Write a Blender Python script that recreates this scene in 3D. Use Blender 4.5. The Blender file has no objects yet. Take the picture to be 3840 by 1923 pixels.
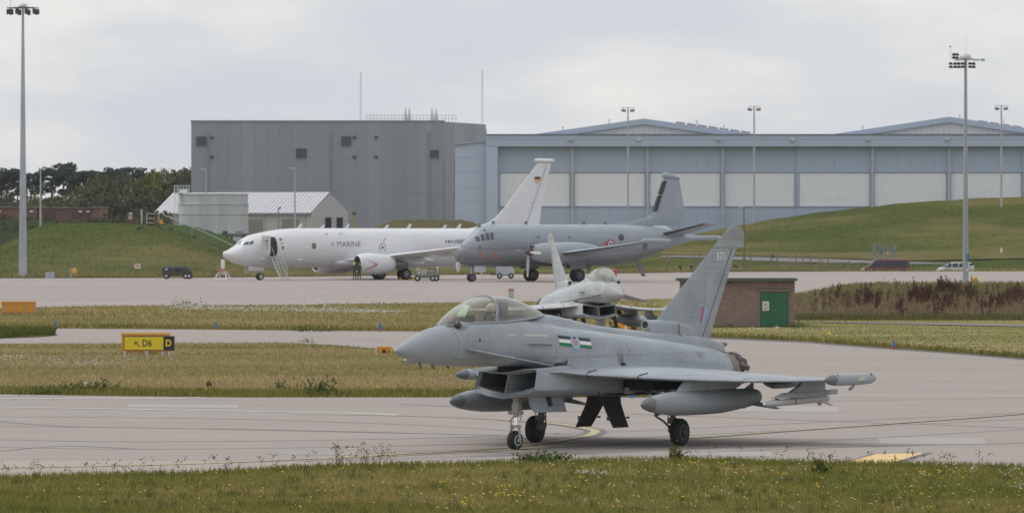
import bpy, math, random
import numpy as np

C = bpy.context.scene.collection
PI = math.pi
R = math.radians

# ------------------------------------------------------------------ camera, sky, sun, exposure
FOC = 200.0 / 36.0 * 3840.0        # focal length in photo pixels
VH = 900.0                         # photo row of the horizon
CAMZ = 5.05
sc = bpy.context.scene
cam = bpy.data.cameras.new('camera')
cam.lens = 200.0
cam.sensor_width = 36.0
cam.shift_y = -(961.5 - VH) / 3840.0
cam.clip_start = 1.0
cam.clip_end = 20000.0
camo = bpy.data.objects.new('camera', cam)
camo.location = (0, 0, CAMZ)
camo.rotation_euler = (R(90), 0, 0)
C.objects.link(camo)
sc.camera = camo
cam.dof.use_dof = True
cam.dof.focus_distance = 139.0
cam.dof.aperture_fstop = 6.3

SUN_EL, SUN_AZ = 52.0, -68.0      # azimuth from +Y (view direction), clockwise positive
wd = bpy.data.worlds.new('World')
sc.world = wd
wd.use_nodes = True
wn, wl = wd.node_tree.nodes, wd.node_tree.links
wn.clear()
out = wn.new('ShaderNodeOutputWorld')
bg = wn.new('ShaderNodeBackground')
bg.inputs['Strength'].default_value = 0.1
sky = wn.new('ShaderNodeTexSky')
sky.sky_type = 'NISHITA'
sky.sun_disc = False
sky.sun_elevation = R(SUN_EL)
sky.sun_rotation = R(SUN_AZ)
tcw = wn.new('ShaderNodeTexCoord')
mp = wn.new('ShaderNodeMapping')
mp.inputs['Scale'].default_value = (20, 20, 58)
mp.inputs['Location'].default_value = (3.1, 0.4, 2.3)
nz = wn.new('ShaderNodeTexNoise')
nz.inputs['Scale'].default_value = 1.0
nz.inputs['Detail'].default_value = 5.0
nz.inputs['Roughness'].default_value = 0.5
cr = wn.new('ShaderNodeValToRGB')
cr.color_ramp.elements[0].position = 0.36
cr.color_ramp.elements[0].color = (0.605, 0.635, 0.695, 1)
cr.color_ramp.elements[1].position = 0.66
cr.color_ramp.elements[1].color = (0.80, 0.785, 0.77, 1)
e = cr.color_ramp.elements.new(0.5)
e.color = (0.665, 0.685, 0.71, 1)
sx = wn.new('ShaderNodeSeparateXYZ')
mr = wn.new('ShaderNodeMapRange')      # overcast sky brightens towards the zenith
mr.inputs['From Min'].default_value = 0.0
mr.inputs['From Max'].default_value = 1.0
mr.inputs['To Min'].default_value = 10.6
mr.inputs['To Max'].default_value = 15.0
mu = wn.new('ShaderNodeVectorMath')
mu.operation = 'SCALE'
mix = wn.new('ShaderNodeMixRGB')
mix.inputs['Fac'].default_value = 0.94
wl.new(tcw.outputs['Generated'], mp.inputs['Vector'])
wl.new(mp.outputs['Vector'], nz.inputs['Vector'])
wl.new(nz.outputs['Fac'], cr.inputs['Fac'])
wl.new(tcw.outputs['Generated'], sx.inputs['Vector'])
wl.new(sx.outputs['Z'], mr.inputs['Value'])
wl.new(cr.outputs['Color'], mu.inputs[0])
wl.new(mr.outputs['Result'], mu.inputs['Scale'])
wl.new(sky.outputs['Color'], mix.inputs['Color1'])
wl.new(mu.outputs['Vector'], mix.inputs['Color2'])
wl.new(mix.outputs['Color'], bg.inputs['Color'])
wl.new(bg.outputs['Background'], out.inputs['Surface'])

sun = bpy.data.lights.new('sun', 'SUN')
sun.energy = 1.25
sun.angle = R(20)
sun.color = (1.0, 0.95, 0.88)
suno = bpy.data.objects.new('sun', sun)
_az, _el = R(SUN_AZ), R(SUN_EL)
from mathutils import Vector, Matrix
_d = Vector((math.sin(_az) * math.cos(_el), math.cos(_az) * math.cos(_el), math.sin(_el)))
suno.rotation_euler = _d.to_track_quat('Z', 'Y').to_euler()
C.objects.link(suno)

sc.view_settings.view_transform = 'Standard'
sc.view_settings.look = 'None'
sc.view_settings.gamma = 1.0
sc.view_settings.exposure = 0.0
sc.view_settings.use_curve_mapping = False
sc.cycles.max_bounces = 6
sc.cycles.transparent_max_bounces = 10

# ------------------------------------------------------------------ helpers
def lin(r, g, b):
    f = lambda c: (c / 255.0 / 12.92) if c / 255.0 <= 0.04045 else ((c / 255.0 + 0.055) / 1.055) ** 2.4
    return (f(r), f(g), f(b))

def pchip(x, y):
    x = np.asarray(x, float); y = np.asarray(y, float)
    h = np.diff(x); d = np.diff(y) / h
    m = np.zeros_like(y)
    m[0], m[-1] = d[0], d[-1]
    for i in range(1, len(x) - 1):
        if d[i - 1] * d[i] > 0:
            w1, w2 = 2 * h[i] + h[i - 1], h[i] + 2 * h[i - 1]
            m[i] = (w1 + w2) / (w1 / d[i - 1] + w2 / d[i])
    def f(q):
        q = np.clip(np.asarray(q, float), x[0], x[-1])
        i = np.clip(np.searchsorted(x, q) - 1, 0, len(x) - 2)
        t = (q - x[i]) / h[i]
        return ((1 + 2 * t) * (1 - t) ** 2 * y[i] + t * (1 - t) ** 2 * h[i] * m[i]
                + t * t * (3 - 2 * t) * y[i + 1] + t * t * (t - 1) * h[i] * m[i + 1])
    return f

_gz = pchip([0, 330, 410, 540, 583, 660, 720, 800, 1200, 20000], [0, 0, .35, .93, 1.0, 1.43, 1.6, 1.7, 2.0, 2.0])
def gz(Y):
    return _gz(Y)
_Ys = np.linspace(60, 900, 6000)
_Vs = VH + FOC * (CAMZ - gz(_Ys)) / _Ys
def Yv(v):
    return float(np.interp(-v, -_Vs, _Ys))
def G(u, v):
    Y = Yv(v)
    return ((u - 1920) * Y / FOC, Y, float(gz(Y)))
def W(u, v, Y):
    return ((u - 1920) * Y / FOC, Y, CAMZ - (v - VH) * Y / FOC)

def tag(o, label=None, cat=None, group=None, kind=None):
    if label: o['label'] = label
    if cat: o['category'] = cat
    if group: o['group'] = group
    if kind: o['kind'] = kind
    return o

def empty(name, loc, rz=0.0, label=None, cat=None, group=None):
    o = bpy.data.objects.new(name, None)
    o.location = loc
    o.rotation_euler = (0, 0, rz)
    o.empty_display_size = 0.3
    C.objects.link(o)
    return tag(o, label, cat, group)

class MB:
    """collects faces; build() links them as one mesh object"""
    def __init__(s):
        s.v = []; s.f = []; s.m = []; s.sm = []
    def add(s, vs, fs, m=0, smooth=False):
        b = len(s.v)
        s.v += [tuple(map(float, p)) for p in vs]
        for f in fs:
            s.f.append(tuple(b + i for i in f)); s.m.append(m); s.sm.append(smooth)
        return s
    def box(s, c, d, m=0, rz=0.0, ry=0.0, rx=0.0, taper=1.0):
        x, y, z = d[0] / 2, d[1] / 2, d[2] / 2
        t = taper
        vs = [(-x, -y, -z), (x, -y, -z), (x, y, -z), (-x, y, -z), (-x * t, -y * t, z), (x * t, -y * t, z), (x * t, y * t, z), (-x * t, y * t, z)]
        if rz or ry or rx:
            M = Matrix.Rotation(rz, 3, 'Z') @ Matrix.Rotation(ry, 3, 'Y') @ Matrix.Rotation(rx, 3, 'X')
            vs = [tuple(M @ Vector(p)) for p in vs]
        vs = [(p[0] + c[0], p[1] + c[1], p[2] + c[2]) for p in vs]
        return s.add(vs, [(0, 3, 2, 1), (4, 5, 6, 7), (0, 1, 5, 4), (1, 2, 6, 5), (2, 3, 7, 6), (3, 0, 4, 7)], m)
    def tube(s, pts, r, n=8, m=0, cap=True, smooth=True):
        P = [Vector(p) for p in pts]
        rr = r if isinstance(r, (list, tuple)) else [r] * len(P)
        rings = []
        for i, p in enumerate(P):
            t = (P[min(i + 1, len(P) - 1)] - P[max(i - 1, 0)]).normalized()
            a = Vector((0, 0, 1)) if abs(t.z) < .95 else Vector((1, 0, 0))
            u = t.cross(a).normalized(); w = t.cross(u)
            rings.append([tuple(p + u * (rr[i] * math.cos(2 * PI * k / n)) + w * (rr[i] * math.sin(2 * PI * k / n))) for k in range(n)])
        return s.loft(rings, m, cap, smooth)
    def loft(s, rings, m=0, cap=True, smooth=True, closed=True):
        n = len(rings[0]); vs = [p for r in rings for p in r]; fs = []
        for i in range(len(rings) - 1):
            for k in range(n if closed else n - 1):
                k2 = (k + 1) % n
                fs.append((i * n + k, i * n + k2, (i + 1) * n + k2, (i + 1) * n + k))
        s.add(vs, fs, m, smooth)
        if cap:
            b = len(s.v) - len(vs)
            s.f.append(tuple(b + k for k in range(n))[::-1]); s.m.append(m); s.sm.append(False)
            e_ = b + (len(rings) - 1) * n
            s.f.append(tuple(e_ + k for k in range(n))); s.m.append(m); s.sm.append(False)
        return s
    def lathe(s, prof, org, axis, n=20, m=0, cap=True):
        """prof: (distance along axis, radius)"""
        a = Vector(axis).normalized(); o = Vector(org)
        t = Vector((0, 0, 1)) if abs(a.z) < .95 else Vector((1, 0, 0))
        u = a.cross(t).normalized(); w = a.cross(u)
        rings = [[tuple(o + a * d + u * (max(r, 1e-4) * math.cos(2 * PI * k / n)) + w * (max(r, 1e-4) * math.sin(2 * PI * k / n))) for k in range(n)] for d, r in prof]
        return s.loft(rings, m, cap, True)
    def prism(s, poly, off, m=0):
        """poly: 3d points of one face, off: extrusion vector"""
        n = len(poly); o = Vector(off)
        vs = list(poly) + [tuple(Vector(p) + o) for p in poly]
        fs = [tuple(range(n))[::-1], tuple(range(n, 2 * n))] + [(i, (i + 1) % n, n + (i + 1) % n, n + i) for i in range(n)]
        return s.add(vs, fs, m)
    def ball(s, c, r, n=12, m=0, sc_=(1, 1, 1), z0=-1.0):
        k = max(4, n // 2)
        a0 = math.asin(z0)
        rings = []
        for i in range(k + 1):
            a = a0 + (PI / 2 - a0) * i / k
            rr = max(math.cos(a), 1e-3)
            rings.append([(c[0] + r * sc_[0] * rr * math.cos(2 * PI * j / n), c[1] + r * sc_[1] * rr * math.sin(2 * PI * j / n), c[2] + r * sc_[2] * math.sin(a)) for j in range(n)])
        return s.loft(rings, m, True, True)
    def build(s, name, mats, parent=None, loc=None, sharp=40):
        me = bpy.data.meshes.new(name)
        me.from_pydata(s.v, [], s.f)
        if not isinstance(mats, (list, tuple)): mats = [mats]
        for m in mats: me.materials.append(m)
        me.polygons.foreach_set('material_index', s.m)
        me.polygons.foreach_set('use_smooth', s.sm)
        if any(s.sm): me.set_sharp_from_angle(angle=R(sharp))
        o = bpy.data.objects.new(name, me)
        C.objects.link(o)
        if parent: o.parent = parent
        if loc: o.location = loc
        return o

def dup(o, parent=None):
    c = o.copy(); C.objects.link(c); c.parent = parent
    for ch in list(o.children): dup(ch, c)
    return c

def raw_mesh(name, verts, faces, mats, parent=None, smooth=False, mi=None):
    """numpy verts (n,3), faces (m,k) all of one size"""
    me = bpy.data.meshes.new(name)
    n, (m, k) = len(verts), faces.shape
    me.vertices.add(n); me.vertices.foreach_set('co', np.ascontiguousarray(verts, np.float32).ravel())
    me.loops.add(m * k); me.loops.foreach_set('vertex_index', np.ascontiguousarray(faces, np.int32).ravel())
    me.polygons.add(m); me.polygons.foreach_set('loop_start', np.arange(0, m * k, k, dtype=np.int32))
    if not isinstance(mats, (list, tuple)): mats = [mats]
    for q in mats: me.materials.append(q)
    if mi is not None: me.polygons.foreach_set('material_index', np.ascontiguousarray(mi, np.int32))
    me.polygons.foreach_set('use_smooth', np.full(m, smooth, bool))
    me.update(calc_edges=True)
    me.validate()
    o = bpy.data.objects.new(name, me); C.objects.link(o)
    if parent: o.parent = parent
    return o

def text_mesh(txt, size, fn, name, m, parent, bold=0.0, xs=1.0, align='CENTER'):
    """flat lettering; fn maps (x, y) of the lettering to a 3d point"""
    cu = bpy.data.curves.new(name, 'FONT')
    cu.body = txt; cu.size = size; cu.align_x = align; cu.align_y = 'CENTER'
    cu.offset = bold; cu.resolution_u = 3
    to = bpy.data.objects.new(name, cu); C.objects.link(to)
    dg = bpy.context.evaluated_depsgraph_get()
    me = bpy.data.meshes.new_from_object(to.evaluated_get(dg))
    bpy.data.objects.remove(to); bpy.data.curves.remove(cu)
    for v in me.vertices: v.co = fn(v.co.x * xs, v.co.y)
    me.materials.clear(); me.materials.append(m); me.name = name
    o = bpy.data.objects.new(name, me); C.objects.link(o)
    if parent: o.parent = parent
    return o

# ------------------------------------------------------------------ materials
def mat(name, col, rough=0.6, metal=0.0, var=0.0, scale=3.0, bump=0.0, stretch=(1, 1, 1), spec=0.5, alpha=None, coat=0.0):
    m = bpy.data.materials.new(name); m.use_nodes = True
    N, L = m.node_tree.nodes, m.node_tree.links
    p = N['Principled BSDF']
    p.inputs['Base Color'].default_value = (*col, 1)
    p.inputs['Roughness'].default_value = rough
    p.inputs['Metallic'].default_value = metal
    p.inputs['Specular IOR Level'].default_value = spec
    if coat: p.inputs['Coat Weight'].default_value = coat
    if var or bump:
        tc = N.new('ShaderNodeTexCoord'); mp_ = N.new('ShaderNodeMapping'); mp_.inputs['Scale'].default_value = stretch
        n = N.new('ShaderNodeTexNoise'); n.inputs['Scale'].default_value = scale; n.inputs['Detail'].default_value = 6; n.inputs['Roughness'].default_value = .6
        L.new(tc.outputs['Object'], mp_.inputs['Vector']); L.new(mp_.outputs['Vector'], n.inputs['Vector'])
        if var:
            r = N.new('ShaderNodeValToRGB')
            r.color_ramp.elements[0].position = .3; r.color_ramp.elements[1].position = .7
            r.color_ramp.elements[0].color = (*[c * (1 - var) for c in col], 1)
            r.color_ramp.elements[1].color = (*[min(1, c * (1 + var)) for c in col], 1)
            L.new(n.outputs['Fac'], r.inputs['Fac']); L.new(r.outputs['Color'], p.inputs['Base Color'])
        if bump:
            b = N.new('ShaderNodeBump'); b.inputs['Strength'].default_value = bump; b.inputs['Distance'].default_value = .02
            L.new(n.outputs['Fac'], b.inputs['Height']); L.new(b.outputs['Normal'], p.inputs['Normal'])
    return m

def blend_mat(name, cols, scales, rough=0.9, stretch=(1, 1, 1), joints=None, island=0.0, trans=0.0, ramp=(.35, .65), bump=0.0, spec=0.03):
    """ground and plant colour: three colours mixed by two noises in world space"""
    m = bpy.data.materials.new(name); m.use_nodes = True
    N, L = m.node_tree.nodes, m.node_tree.links
    p = N['Principled BSDF']; p.inputs['Roughness'].default_value = rough; p.inputs['Specular IOR Level'].default_value = spec
    ge = N.new('ShaderNodeNewGeometry')
    mp_ = N.new('ShaderNodeMapping'); mp_.inputs['Scale'].default_value = stretch
    L.new(ge.outputs['Position'], mp_.inputs['Vector'])
    prev = None
    for i in range(len(cols) - 1):
        n = N.new('ShaderNodeTexNoise'); n.inputs['Scale'].default_value = scales[i]; n.inputs['Detail'].default_value = 5; n.inputs['Roughness'].default_value = .62
        mo = N.new('ShaderNodeVectorMath'); mo.inputs[1].default_value = (13.7 * i, 5.1 * i, 2.2 * i)
        L.new(mp_.outputs['Vector'], mo.inputs[0]); L.new(mo.outputs[0], n.inputs['Vector'])
        r = N.new('ShaderNodeMapRange'); r.inputs['From Min'].default_value = ramp[0]; r.inputs['From Max'].default_value = ramp[1]
        L.new(n.outputs['Fac'], r.inputs['Value'])
        mx = N.new('ShaderNodeMixRGB')
        if prev is None: mx.inputs['Color1'].default_value = (*cols[0], 1)
        else: L.new(prev, mx.inputs['Color1'])
        mx.inputs['Color2'].default_value = (*cols[i + 1], 1)
        L.new(r.outputs['Result'], mx.inputs['Fac']); prev = mx.outputs['Color']
    if island:
        hs = N.new('ShaderNodeHueSaturation'); r = N.new('ShaderNodeMapRange')
        r.inputs['To Min'].default_value = 1 - island; r.inputs['To Max'].default_value = 1 + island
        L.new(ge.outputs['Random Per Island'], r.inputs['Value']); L.new(r.outputs['Result'], hs.inputs['Value'])
        L.new(prev, hs.inputs['Color']); prev = hs.outputs['Color']
    if joints:
        sxyz = N.new('ShaderNodeSeparateXYZ'); mpj = N.new('ShaderNodeMapping'); mpj.inputs['Rotation'].default_value = (0, 0, R(joints[2]))
        L.new(ge.outputs['Position'], mpj.inputs['Vector']); L.new(mpj.outputs['Vector'], sxyz.inputs['Vector'])
        fac = None
        for ax, per in (('X', joints[0]), ('Y', joints[1])):
            if not per: continue
            d = N.new('ShaderNodeMath'); d.operation = 'DIVIDE'; d.inputs[1].default_value = per; L.new(sxyz.outputs[ax], d.inputs[0])
            fr = N.new('ShaderNodeMath'); fr.operation = 'FRACT'; L.new(d.outputs[0], fr.inputs[0])
            lt = N.new('ShaderNodeMath'); lt.operation = 'LESS_THAN'; lt.inputs[1].default_value = .10 / per; L.new(fr.outputs[0], lt.inputs[0])
            if fac is None: fac = lt.outputs[0]
            else:
                mxm = N.new('ShaderNodeMath'); mxm.operation = 'MAXIMUM'; L.new(fac, mxm.inputs[0]); L.new(lt.outputs[0], mxm.inputs[1]); fac = mxm.outputs[0]
        ml = N.new('ShaderNodeMath'); ml.operation = 'MULTIPLY'; ml.inputs[1].default_value = joints[3]; L.new(fac, ml.inputs[0])
        mx = N.new('ShaderNodeMixRGB'); mx.inputs['Color2'].default_value = (.05, .05, .05, 1)
        L.new(ml.outputs[0], mx.inputs['Fac']); L.new(prev, mx.inputs['Color1']); prev = mx.outputs['Color']
    L.new(prev, p.inputs['Base Color'])
    if bump:
        n = N.new('ShaderNodeTexNoise'); n.inputs['Scale'].default_value = 2.0; n.inputs['Detail'].default_value = 8
        L.new(ge.outputs['Position'], n.inputs['Vector'])
        b = N.new('ShaderNodeBump'); b.inputs['Strength'].default_value = bump; b.inputs['Distance'].default_value = .15
        L.new(n.outputs['Fac'], b.inputs['Height']); L.new(b.outputs['Normal'], p.inputs['Normal'])
    if trans:
        t = N.new('ShaderNodeBsdfTranslucent'); L.new(prev, t.inputs['Color'])
        ms = N.new('ShaderNodeMixShader'); ms.inputs['Fac'].default_value = trans
        L.new(p.outputs[0], ms.inputs[1]); L.new(t.outputs[0], ms.inputs[2]); L.new(ms.outputs[0], N['Material Output'].inputs['Surface'])
    return m

def paint(name, col, lines_x=(), lines_z=(), rough=.55, var=.06, dark=.72, w=.010, panel=None, pvar=.035):
    """aircraft paint: skin panels with slightly different tone, seams, and weathering streaks"""
    m = bpy.data.materials.new(name); m.use_nodes = True
    N, L = m.node_tree.nodes, m.node_tree.links
    p = N['Principled BSDF']; p.inputs['Roughness'].default_value = rough; p.inputs['Specular IOR Level'].default_value = .35
    tc = N.new('ShaderNodeTexCoord'); s_ = N.new('ShaderNodeSeparateXYZ'); L.new(tc.outputs['Object'], s_.inputs['Vector'])
    prev = None
    if panel:
        cb = N.new('ShaderNodeCombineXYZ'); L.new(s_.outputs['X'], cb.inputs['X']); L.new(s_.outputs['Z'], cb.inputs['Y'])
        br = N.new('ShaderNodeTexBrick'); br.offset = .37; br.squash = .7; br.squash_frequency = 3
        br.inputs['Scale'].default_value = 1.0; br.inputs['Mortar Size'].default_value = panel[2]; br.inputs['Brick Width'].default_value = panel[0]; br.inputs['Row Height'].default_value = panel[1]
        br.inputs['Color1'].default_value = (*[c * (1 - pvar) for c in col], 1); br.inputs['Color2'].default_value = (*[min(1, c * (1 + pvar)) for c in col], 1); br.inputs['Mortar'].default_value = (*[c * dark for c in col], 1)
        L.new(cb.outputs['Vector'], br.inputs['Vector']); prev = br.outputs['Color']
    for k, (sc_, st, amt, lo, hi) in enumerate(((1.3, (.5, 1, 1.4), var, .32, .68), (5.0, (1.6, 1, .22), var * .8, .45, .75), (16.0, (1, 1, 1), var * .7, .55, .8))):
        mp_ = N.new('ShaderNodeMapping'); mp_.inputs['Scale'].default_value = st; L.new(tc.outputs['Object'], mp_.inputs['Vector'])
        n = N.new('ShaderNodeTexNoise'); n.inputs['Scale'].default_value = sc_; n.inputs['Detail'].default_value = 7; n.inputs['Roughness'].default_value = .62
        L.new(mp_.outputs['Vector'], n.inputs['Vector'])
        r = N.new('ShaderNodeMapRange'); r.inputs['From Min'].default_value = lo; r.inputs['From Max'].default_value = hi
        r.inputs['To Min'].default_value = 1 + (amt if k == 0 else 0); r.inputs['To Max'].default_value = 1 - amt * 1.5
        L.new(n.outputs['Fac'], r.inputs['Value'])
        mx = N.new('ShaderNodeVectorMath'); mx.operation = 'SCALE'
        if prev is None: mx.inputs[0].default_value = col
        else: L.new(prev, mx.inputs[0])
        L.new(r.outputs['Result'], mx.inputs['Scale']); prev = mx.outputs['Vector']
    fac = None
    for ax, vals in (('X', lines_x), ('Z', lines_z)):
        for v in vals:
            c = N.new('ShaderNodeMath'); c.operation = 'COMPARE'; c.inputs[1].default_value = v; c.inputs[2].default_value = w
            L.new(s_.outputs[ax], c.inputs[0])
            if fac is None: fac = c.outputs[0]
            else:
                a = N.new('ShaderNodeMath'); a.operation = 'MAXIMUM'; L.new(fac, a.inputs[0]); L.new(c.outputs[0], a.inputs[1]); fac = a.outputs[0]
    if fac is not None:
        ml = N.new('ShaderNodeMath'); ml.operation = 'MULTIPLY'; ml.inputs[1].default_value = 1 - dark; L.new(fac, ml.inputs[0])
        mx = N.new('ShaderNodeMixRGB'); mx.inputs['Color2'].default_value = (.03, .03, .03, 1)
        L.new(ml.outputs[0], mx.inputs['Fac']); L.new(prev, mx.inputs['Color1']); prev = mx.outputs['Color']
    L.new(prev, p.inputs['Base Color'])
    return m

def glass_mat(name, tint, fac, rough=.08, body=(.5, .5, .5)):
    m = bpy.data.materials.new(name); m.use_nodes = True
    N, L = m.node_tree.nodes, m.node_tree.links
    p = N['Principled BSDF']; p.inputs['Base Color'].default_value = (*body, 1); p.inputs['Roughness'].default_value = rough
    t = N.new('ShaderNodeBsdfTransparent'); t.inputs['Color'].default_value = (*tint, 1)
    ms = N.new('ShaderNodeMixShader')
    lw = N.new('ShaderNodeLayerWeight'); lw.inputs['Blend'].default_value = .5
    mr_ = N.new('ShaderNodeMapRange'); mr_.inputs['From Min'].default_value = .35; mr_.inputs['To Min'].default_value = fac; mr_.inputs['To Max'].default_value = min(1, fac + .6)
    L.new(lw.outputs['Facing'], mr_.inputs['Value']); L.new(mr_.outputs['Result'], ms.inputs['Fac'])
    L.new(t.outputs[0], ms.inputs[1]); L.new(p.outputs[0], ms.inputs[2]); L.new(ms.outputs[0], N['Material Output'].inputs['Surface'])
    return m

M = {}
M['black'] = mat('black rubber', (.018, .018, .019), .75, var=.2, scale=8)
M['dark'] = mat('dark recess', (.025, .026, .028), .8)
M['white'] = mat('white paint', (.78, .78, .77), .45, var=.04)
M['steel'] = mat('galvanised steel', (.42, .44, .46), .45, .35, var=.12, scale=2, stretch=(1, 1, .3))
M['chrome'] = mat('chrome', (.8, .8, .8), .15, 1)
M['orange'] = mat('orange enamel', (.72, .30, .015), .5, var=.08)
M['yellow'] = mat('sign yellow', (.74, .56, .02), .45, var=.03)
M['signblack'] = mat('sign black', (.022, .023, .028), .5)
M['blue'] = mat('marker blue', (.03, .16, .42), .5)
M['red'] = mat('marker red', (.50, .04, .03), .5)
M['palemetal'] = mat('pale metal', (.55, .57, .60), .5, var=.06)
M['lamp'] = mat('lamp glass', (.75, .75, .7), .2)
# ------------------------------------------------------------------ ground, pavements, banks
rng = np.random.default_rng(7)
PL = lambda pts: (lambda u: np.interp(u, [p[0] for p in pts], [p[1] for p in pts]))
V_GRASS = PL([(-500, 1806), (0, 1793), (330, 1782), (750, 1776), (1000, 1761), (1250, 1748), (1800, 1738), (2300, 1725), (2600, 1723), (3000, 1734), (3400, 1741), (3840, 1752), (4400, 1766)])
V_T1FAR = PL([(-500, 1474), (0, 1478), (600, 1486), (900, 1489), (2440, 1489), (4400, 1489)])
V_T2NEAR = PL([(-500, 1291), (0, 1289), (650, 1287), (1080, 1286), (1250, 1294), (1350, 1303), (1480, 1311), (1800, 1335), (2100, 1375), (2300, 1425), (2440, 1489.5), (4400, 1489.5)])
V_T2FAR = PL([(-500, 1226), (0, 1230), (700, 1235), (1080, 1239), (1620, 1243), (2200, 1252), (2677, 1266), (3020, 1281), (3280, 1302), (3540, 1320), (3840, 1345), (4400, 1395)])
V_APNEAR = PL([(-500, 1162), (0, 1155), (350, 1148), (700, 1145), (1080, 1144), (1250, 1140), (1620, 1136), (2300, 1126), (2500, 1121), (2975, 1108), (3200, 1106), (4400, 1106)])
V_APFAR = PL([(-500, 1045), (0, 1043), (730, 1041), (1200, 1036), (1700, 1030), (2400, 1024), (2600, 1020), (3000, 1018), (4400, 1017)])

M['soil'] = blend_mat('grass ground', [(0.203, 0.184, 0.060), (0.325, 0.257, 0.129), (0.155, 0.158, 0.046)], [.22, .09], rough=.95, stretch=(.7, 1.0, 1), bump=.4)
M['pave'] = blend_mat('taxiway concrete', [(0.332, 0.295, 0.269), (0.381, 0.342, 0.313), (0.291, 0.258, 0.236), (0.350, 0.312, 0.284)], [.5, .22, 1.3], rough=.85, stretch=(.06, .5, 1), joints=(None, 7.5, -4, .18), ramp=(.34, .66))
M['pavelight'] = blend_mat('shoulder concrete', [(0.360, 0.309, 0.270), (0.400, 0.345, 0.300)], [.6], rough=.85, stretch=(.12, .6, 1))
M['apron'] = blend_mat('apron concrete', [(0.348, 0.308, 0.285), (0.313, 0.280, 0.256), (0.378, 0.334, 0.309)], [.3, .11], rough=.85, stretch=(.10, .5, 1), joints=(None, 12, 3, .14), ramp=(.3, .7))
M['road'] = blend_mat('road tarmac', [(.20, .19, .185), (.23, .217, .21)], [.3], rough=.85)
M['linepaint'] = mat('worn yellow line', (.44, .355, .19), .7, var=.25, scale=3)
M['linedark'] = mat('dark line border', (.15, .14, .15), .85, var=.12, scale=2)
M['linewhite'] = mat('worn white line', (.56, .56, .56), .7, var=.14, scale=3)
M['crackseal'] = mat('joint sealant', (.19, .175, .17), .9)

Ys = np.concatenate([np.arange(15, 330, 15), np.arange(330, 820, 8), [850, 900, 1000, 1200, 1600, 2400, 4000, 8000, 16000]])
nc = 41
gv = np.array([[(t * (60 + .45 * Y)), Y, float(gz(Y)) - .03] for Y in Ys for t in np.linspace(-1, 1, nc)])
gf = np.array([[r * nc + c, r * nc + c + 1, (r + 1) * nc + c + 1, (r + 1) * nc + c] for r in range(len(Ys) - 1) for c in range(nc - 1)])
tag(raw_mesh('ground', gv, gf, M['soil'], smooth=True), kind='structure')

def sheet(name, vnear, vfar, m, dz, nrow=30, u0=-1500, u1=5400, du=60):
    us = np.arange(u0, u1 + 1, du); vs = []
    for u in us:
        a, b = Yv(float(vnear(u))), Yv(float(vfar(u)))
        for Y in np.linspace(a, b, nrow):
            vs.append(((u - 1920) * Y / FOC, Y, float(gz(Y)) + dz))
    n = nrow
    f = np.array([[i * n + j, (i + 1) * n + j, (i + 1) * n + j + 1, i * n + j + 1] for i in range(len(us) - 1) for j in range(n - 1)])
    return tag(raw_mesh(name, np.array(vs), f, m, smooth=True), kind='structure')

sheet('near_taxiway', V_GRASS, V_T1FAR, M['pave'], 0.0, 12)
sheet('far_taxiway', V_T2NEAR, V_T2FAR, M['pave'], 0.004, 14)
sheet('apron', V_APNEAR, V_APFAR, M['apron'], 0.0, 40)
sheet('taxiway_shoulder', PL([(-500, 1806), (0, 1793), (330, 1782), (750, 1776), (1000, 1761), (1250, 1748), (1600, 1741)]), PL([(-500, 1724), (0, 1726), (1250, 1731), (1450, 1734), (1600, 1740)]), M['pavelight'], .004, 4, u0=-1500, u1=1600, du=40)
sheet('grass_verge', PL([(-500, 1275), (0, 1269), (150, 1264), (215, 1257)]), PL([(-500, 1240), (0, 1250), (110, 1248), (190, 1250), (215, 1256)]), M['soil'], .05, 4, u0=-1500, u1=215, du=5)
sheet('path', PL([(3080, 1209), (3300, 1213), (3560, 1218), (3840, 1224), (4400, 1234)]), PL([(3080, 1207), (3300, 1208.5), (3560, 1211), (3840, 1217), (4400, 1226)]), M['road'], .01, 3, u0=3080, u1=5400, du=60)
sheet('pavement_edge', PL([(2480, 1264), (2677, 1270), (3020, 1285), (3280, 1306), (3540, 1324), (3840, 1349), (4400, 1399)]), PL([(2480, 1259), (2677, 1264.5), (3020, 1279.5), (3280, 1300.5), (3540, 1318.5), (3840, 1343.5), (4400, 1393.5)]), mat('dark tarmac edge', (.10, .092, .088), .9), .012, 3, u0=2480, u1=5400, du=60)

def strip(name, pts, w, m, dz, sub=10):
    P = [G(u, v) for u, v in pts]
    Q = []
    t = np.arange(len(P)); f = [pchip(t, [p[k] for p in P]) for k in range(2)]
    for q in np.linspace(0, len(P) - 1, (len(P) - 1) * sub + 1): Q.append(np.array([f[0](q), f[1](q)], float).ravel())
    vs = []
    for i, p in enumerate(Q):
        d = Q[min(i + 1, len(Q) - 1)] - Q[max(i - 1, 0)]; d /= np.linalg.norm(d); nn = np.array([-d[1], d[0]])
        ww = w[0] + (w[1] - w[0]) * i / (len(Q) - 1) if isinstance(w, tuple) else w
        for s in (-1, 1):
            x = p + nn * s * ww / 2; vs.append((x[0], x[1], float(gz(x[1])) + dz))
    f_ = np.array([[2 * i, 2 * i + 1, 2 * i + 3, 2 * i + 2] for i in range(len(Q) - 1)])
    return tag(raw_mesh(name, np.array(vs), f_, m), kind='structure')

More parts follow.
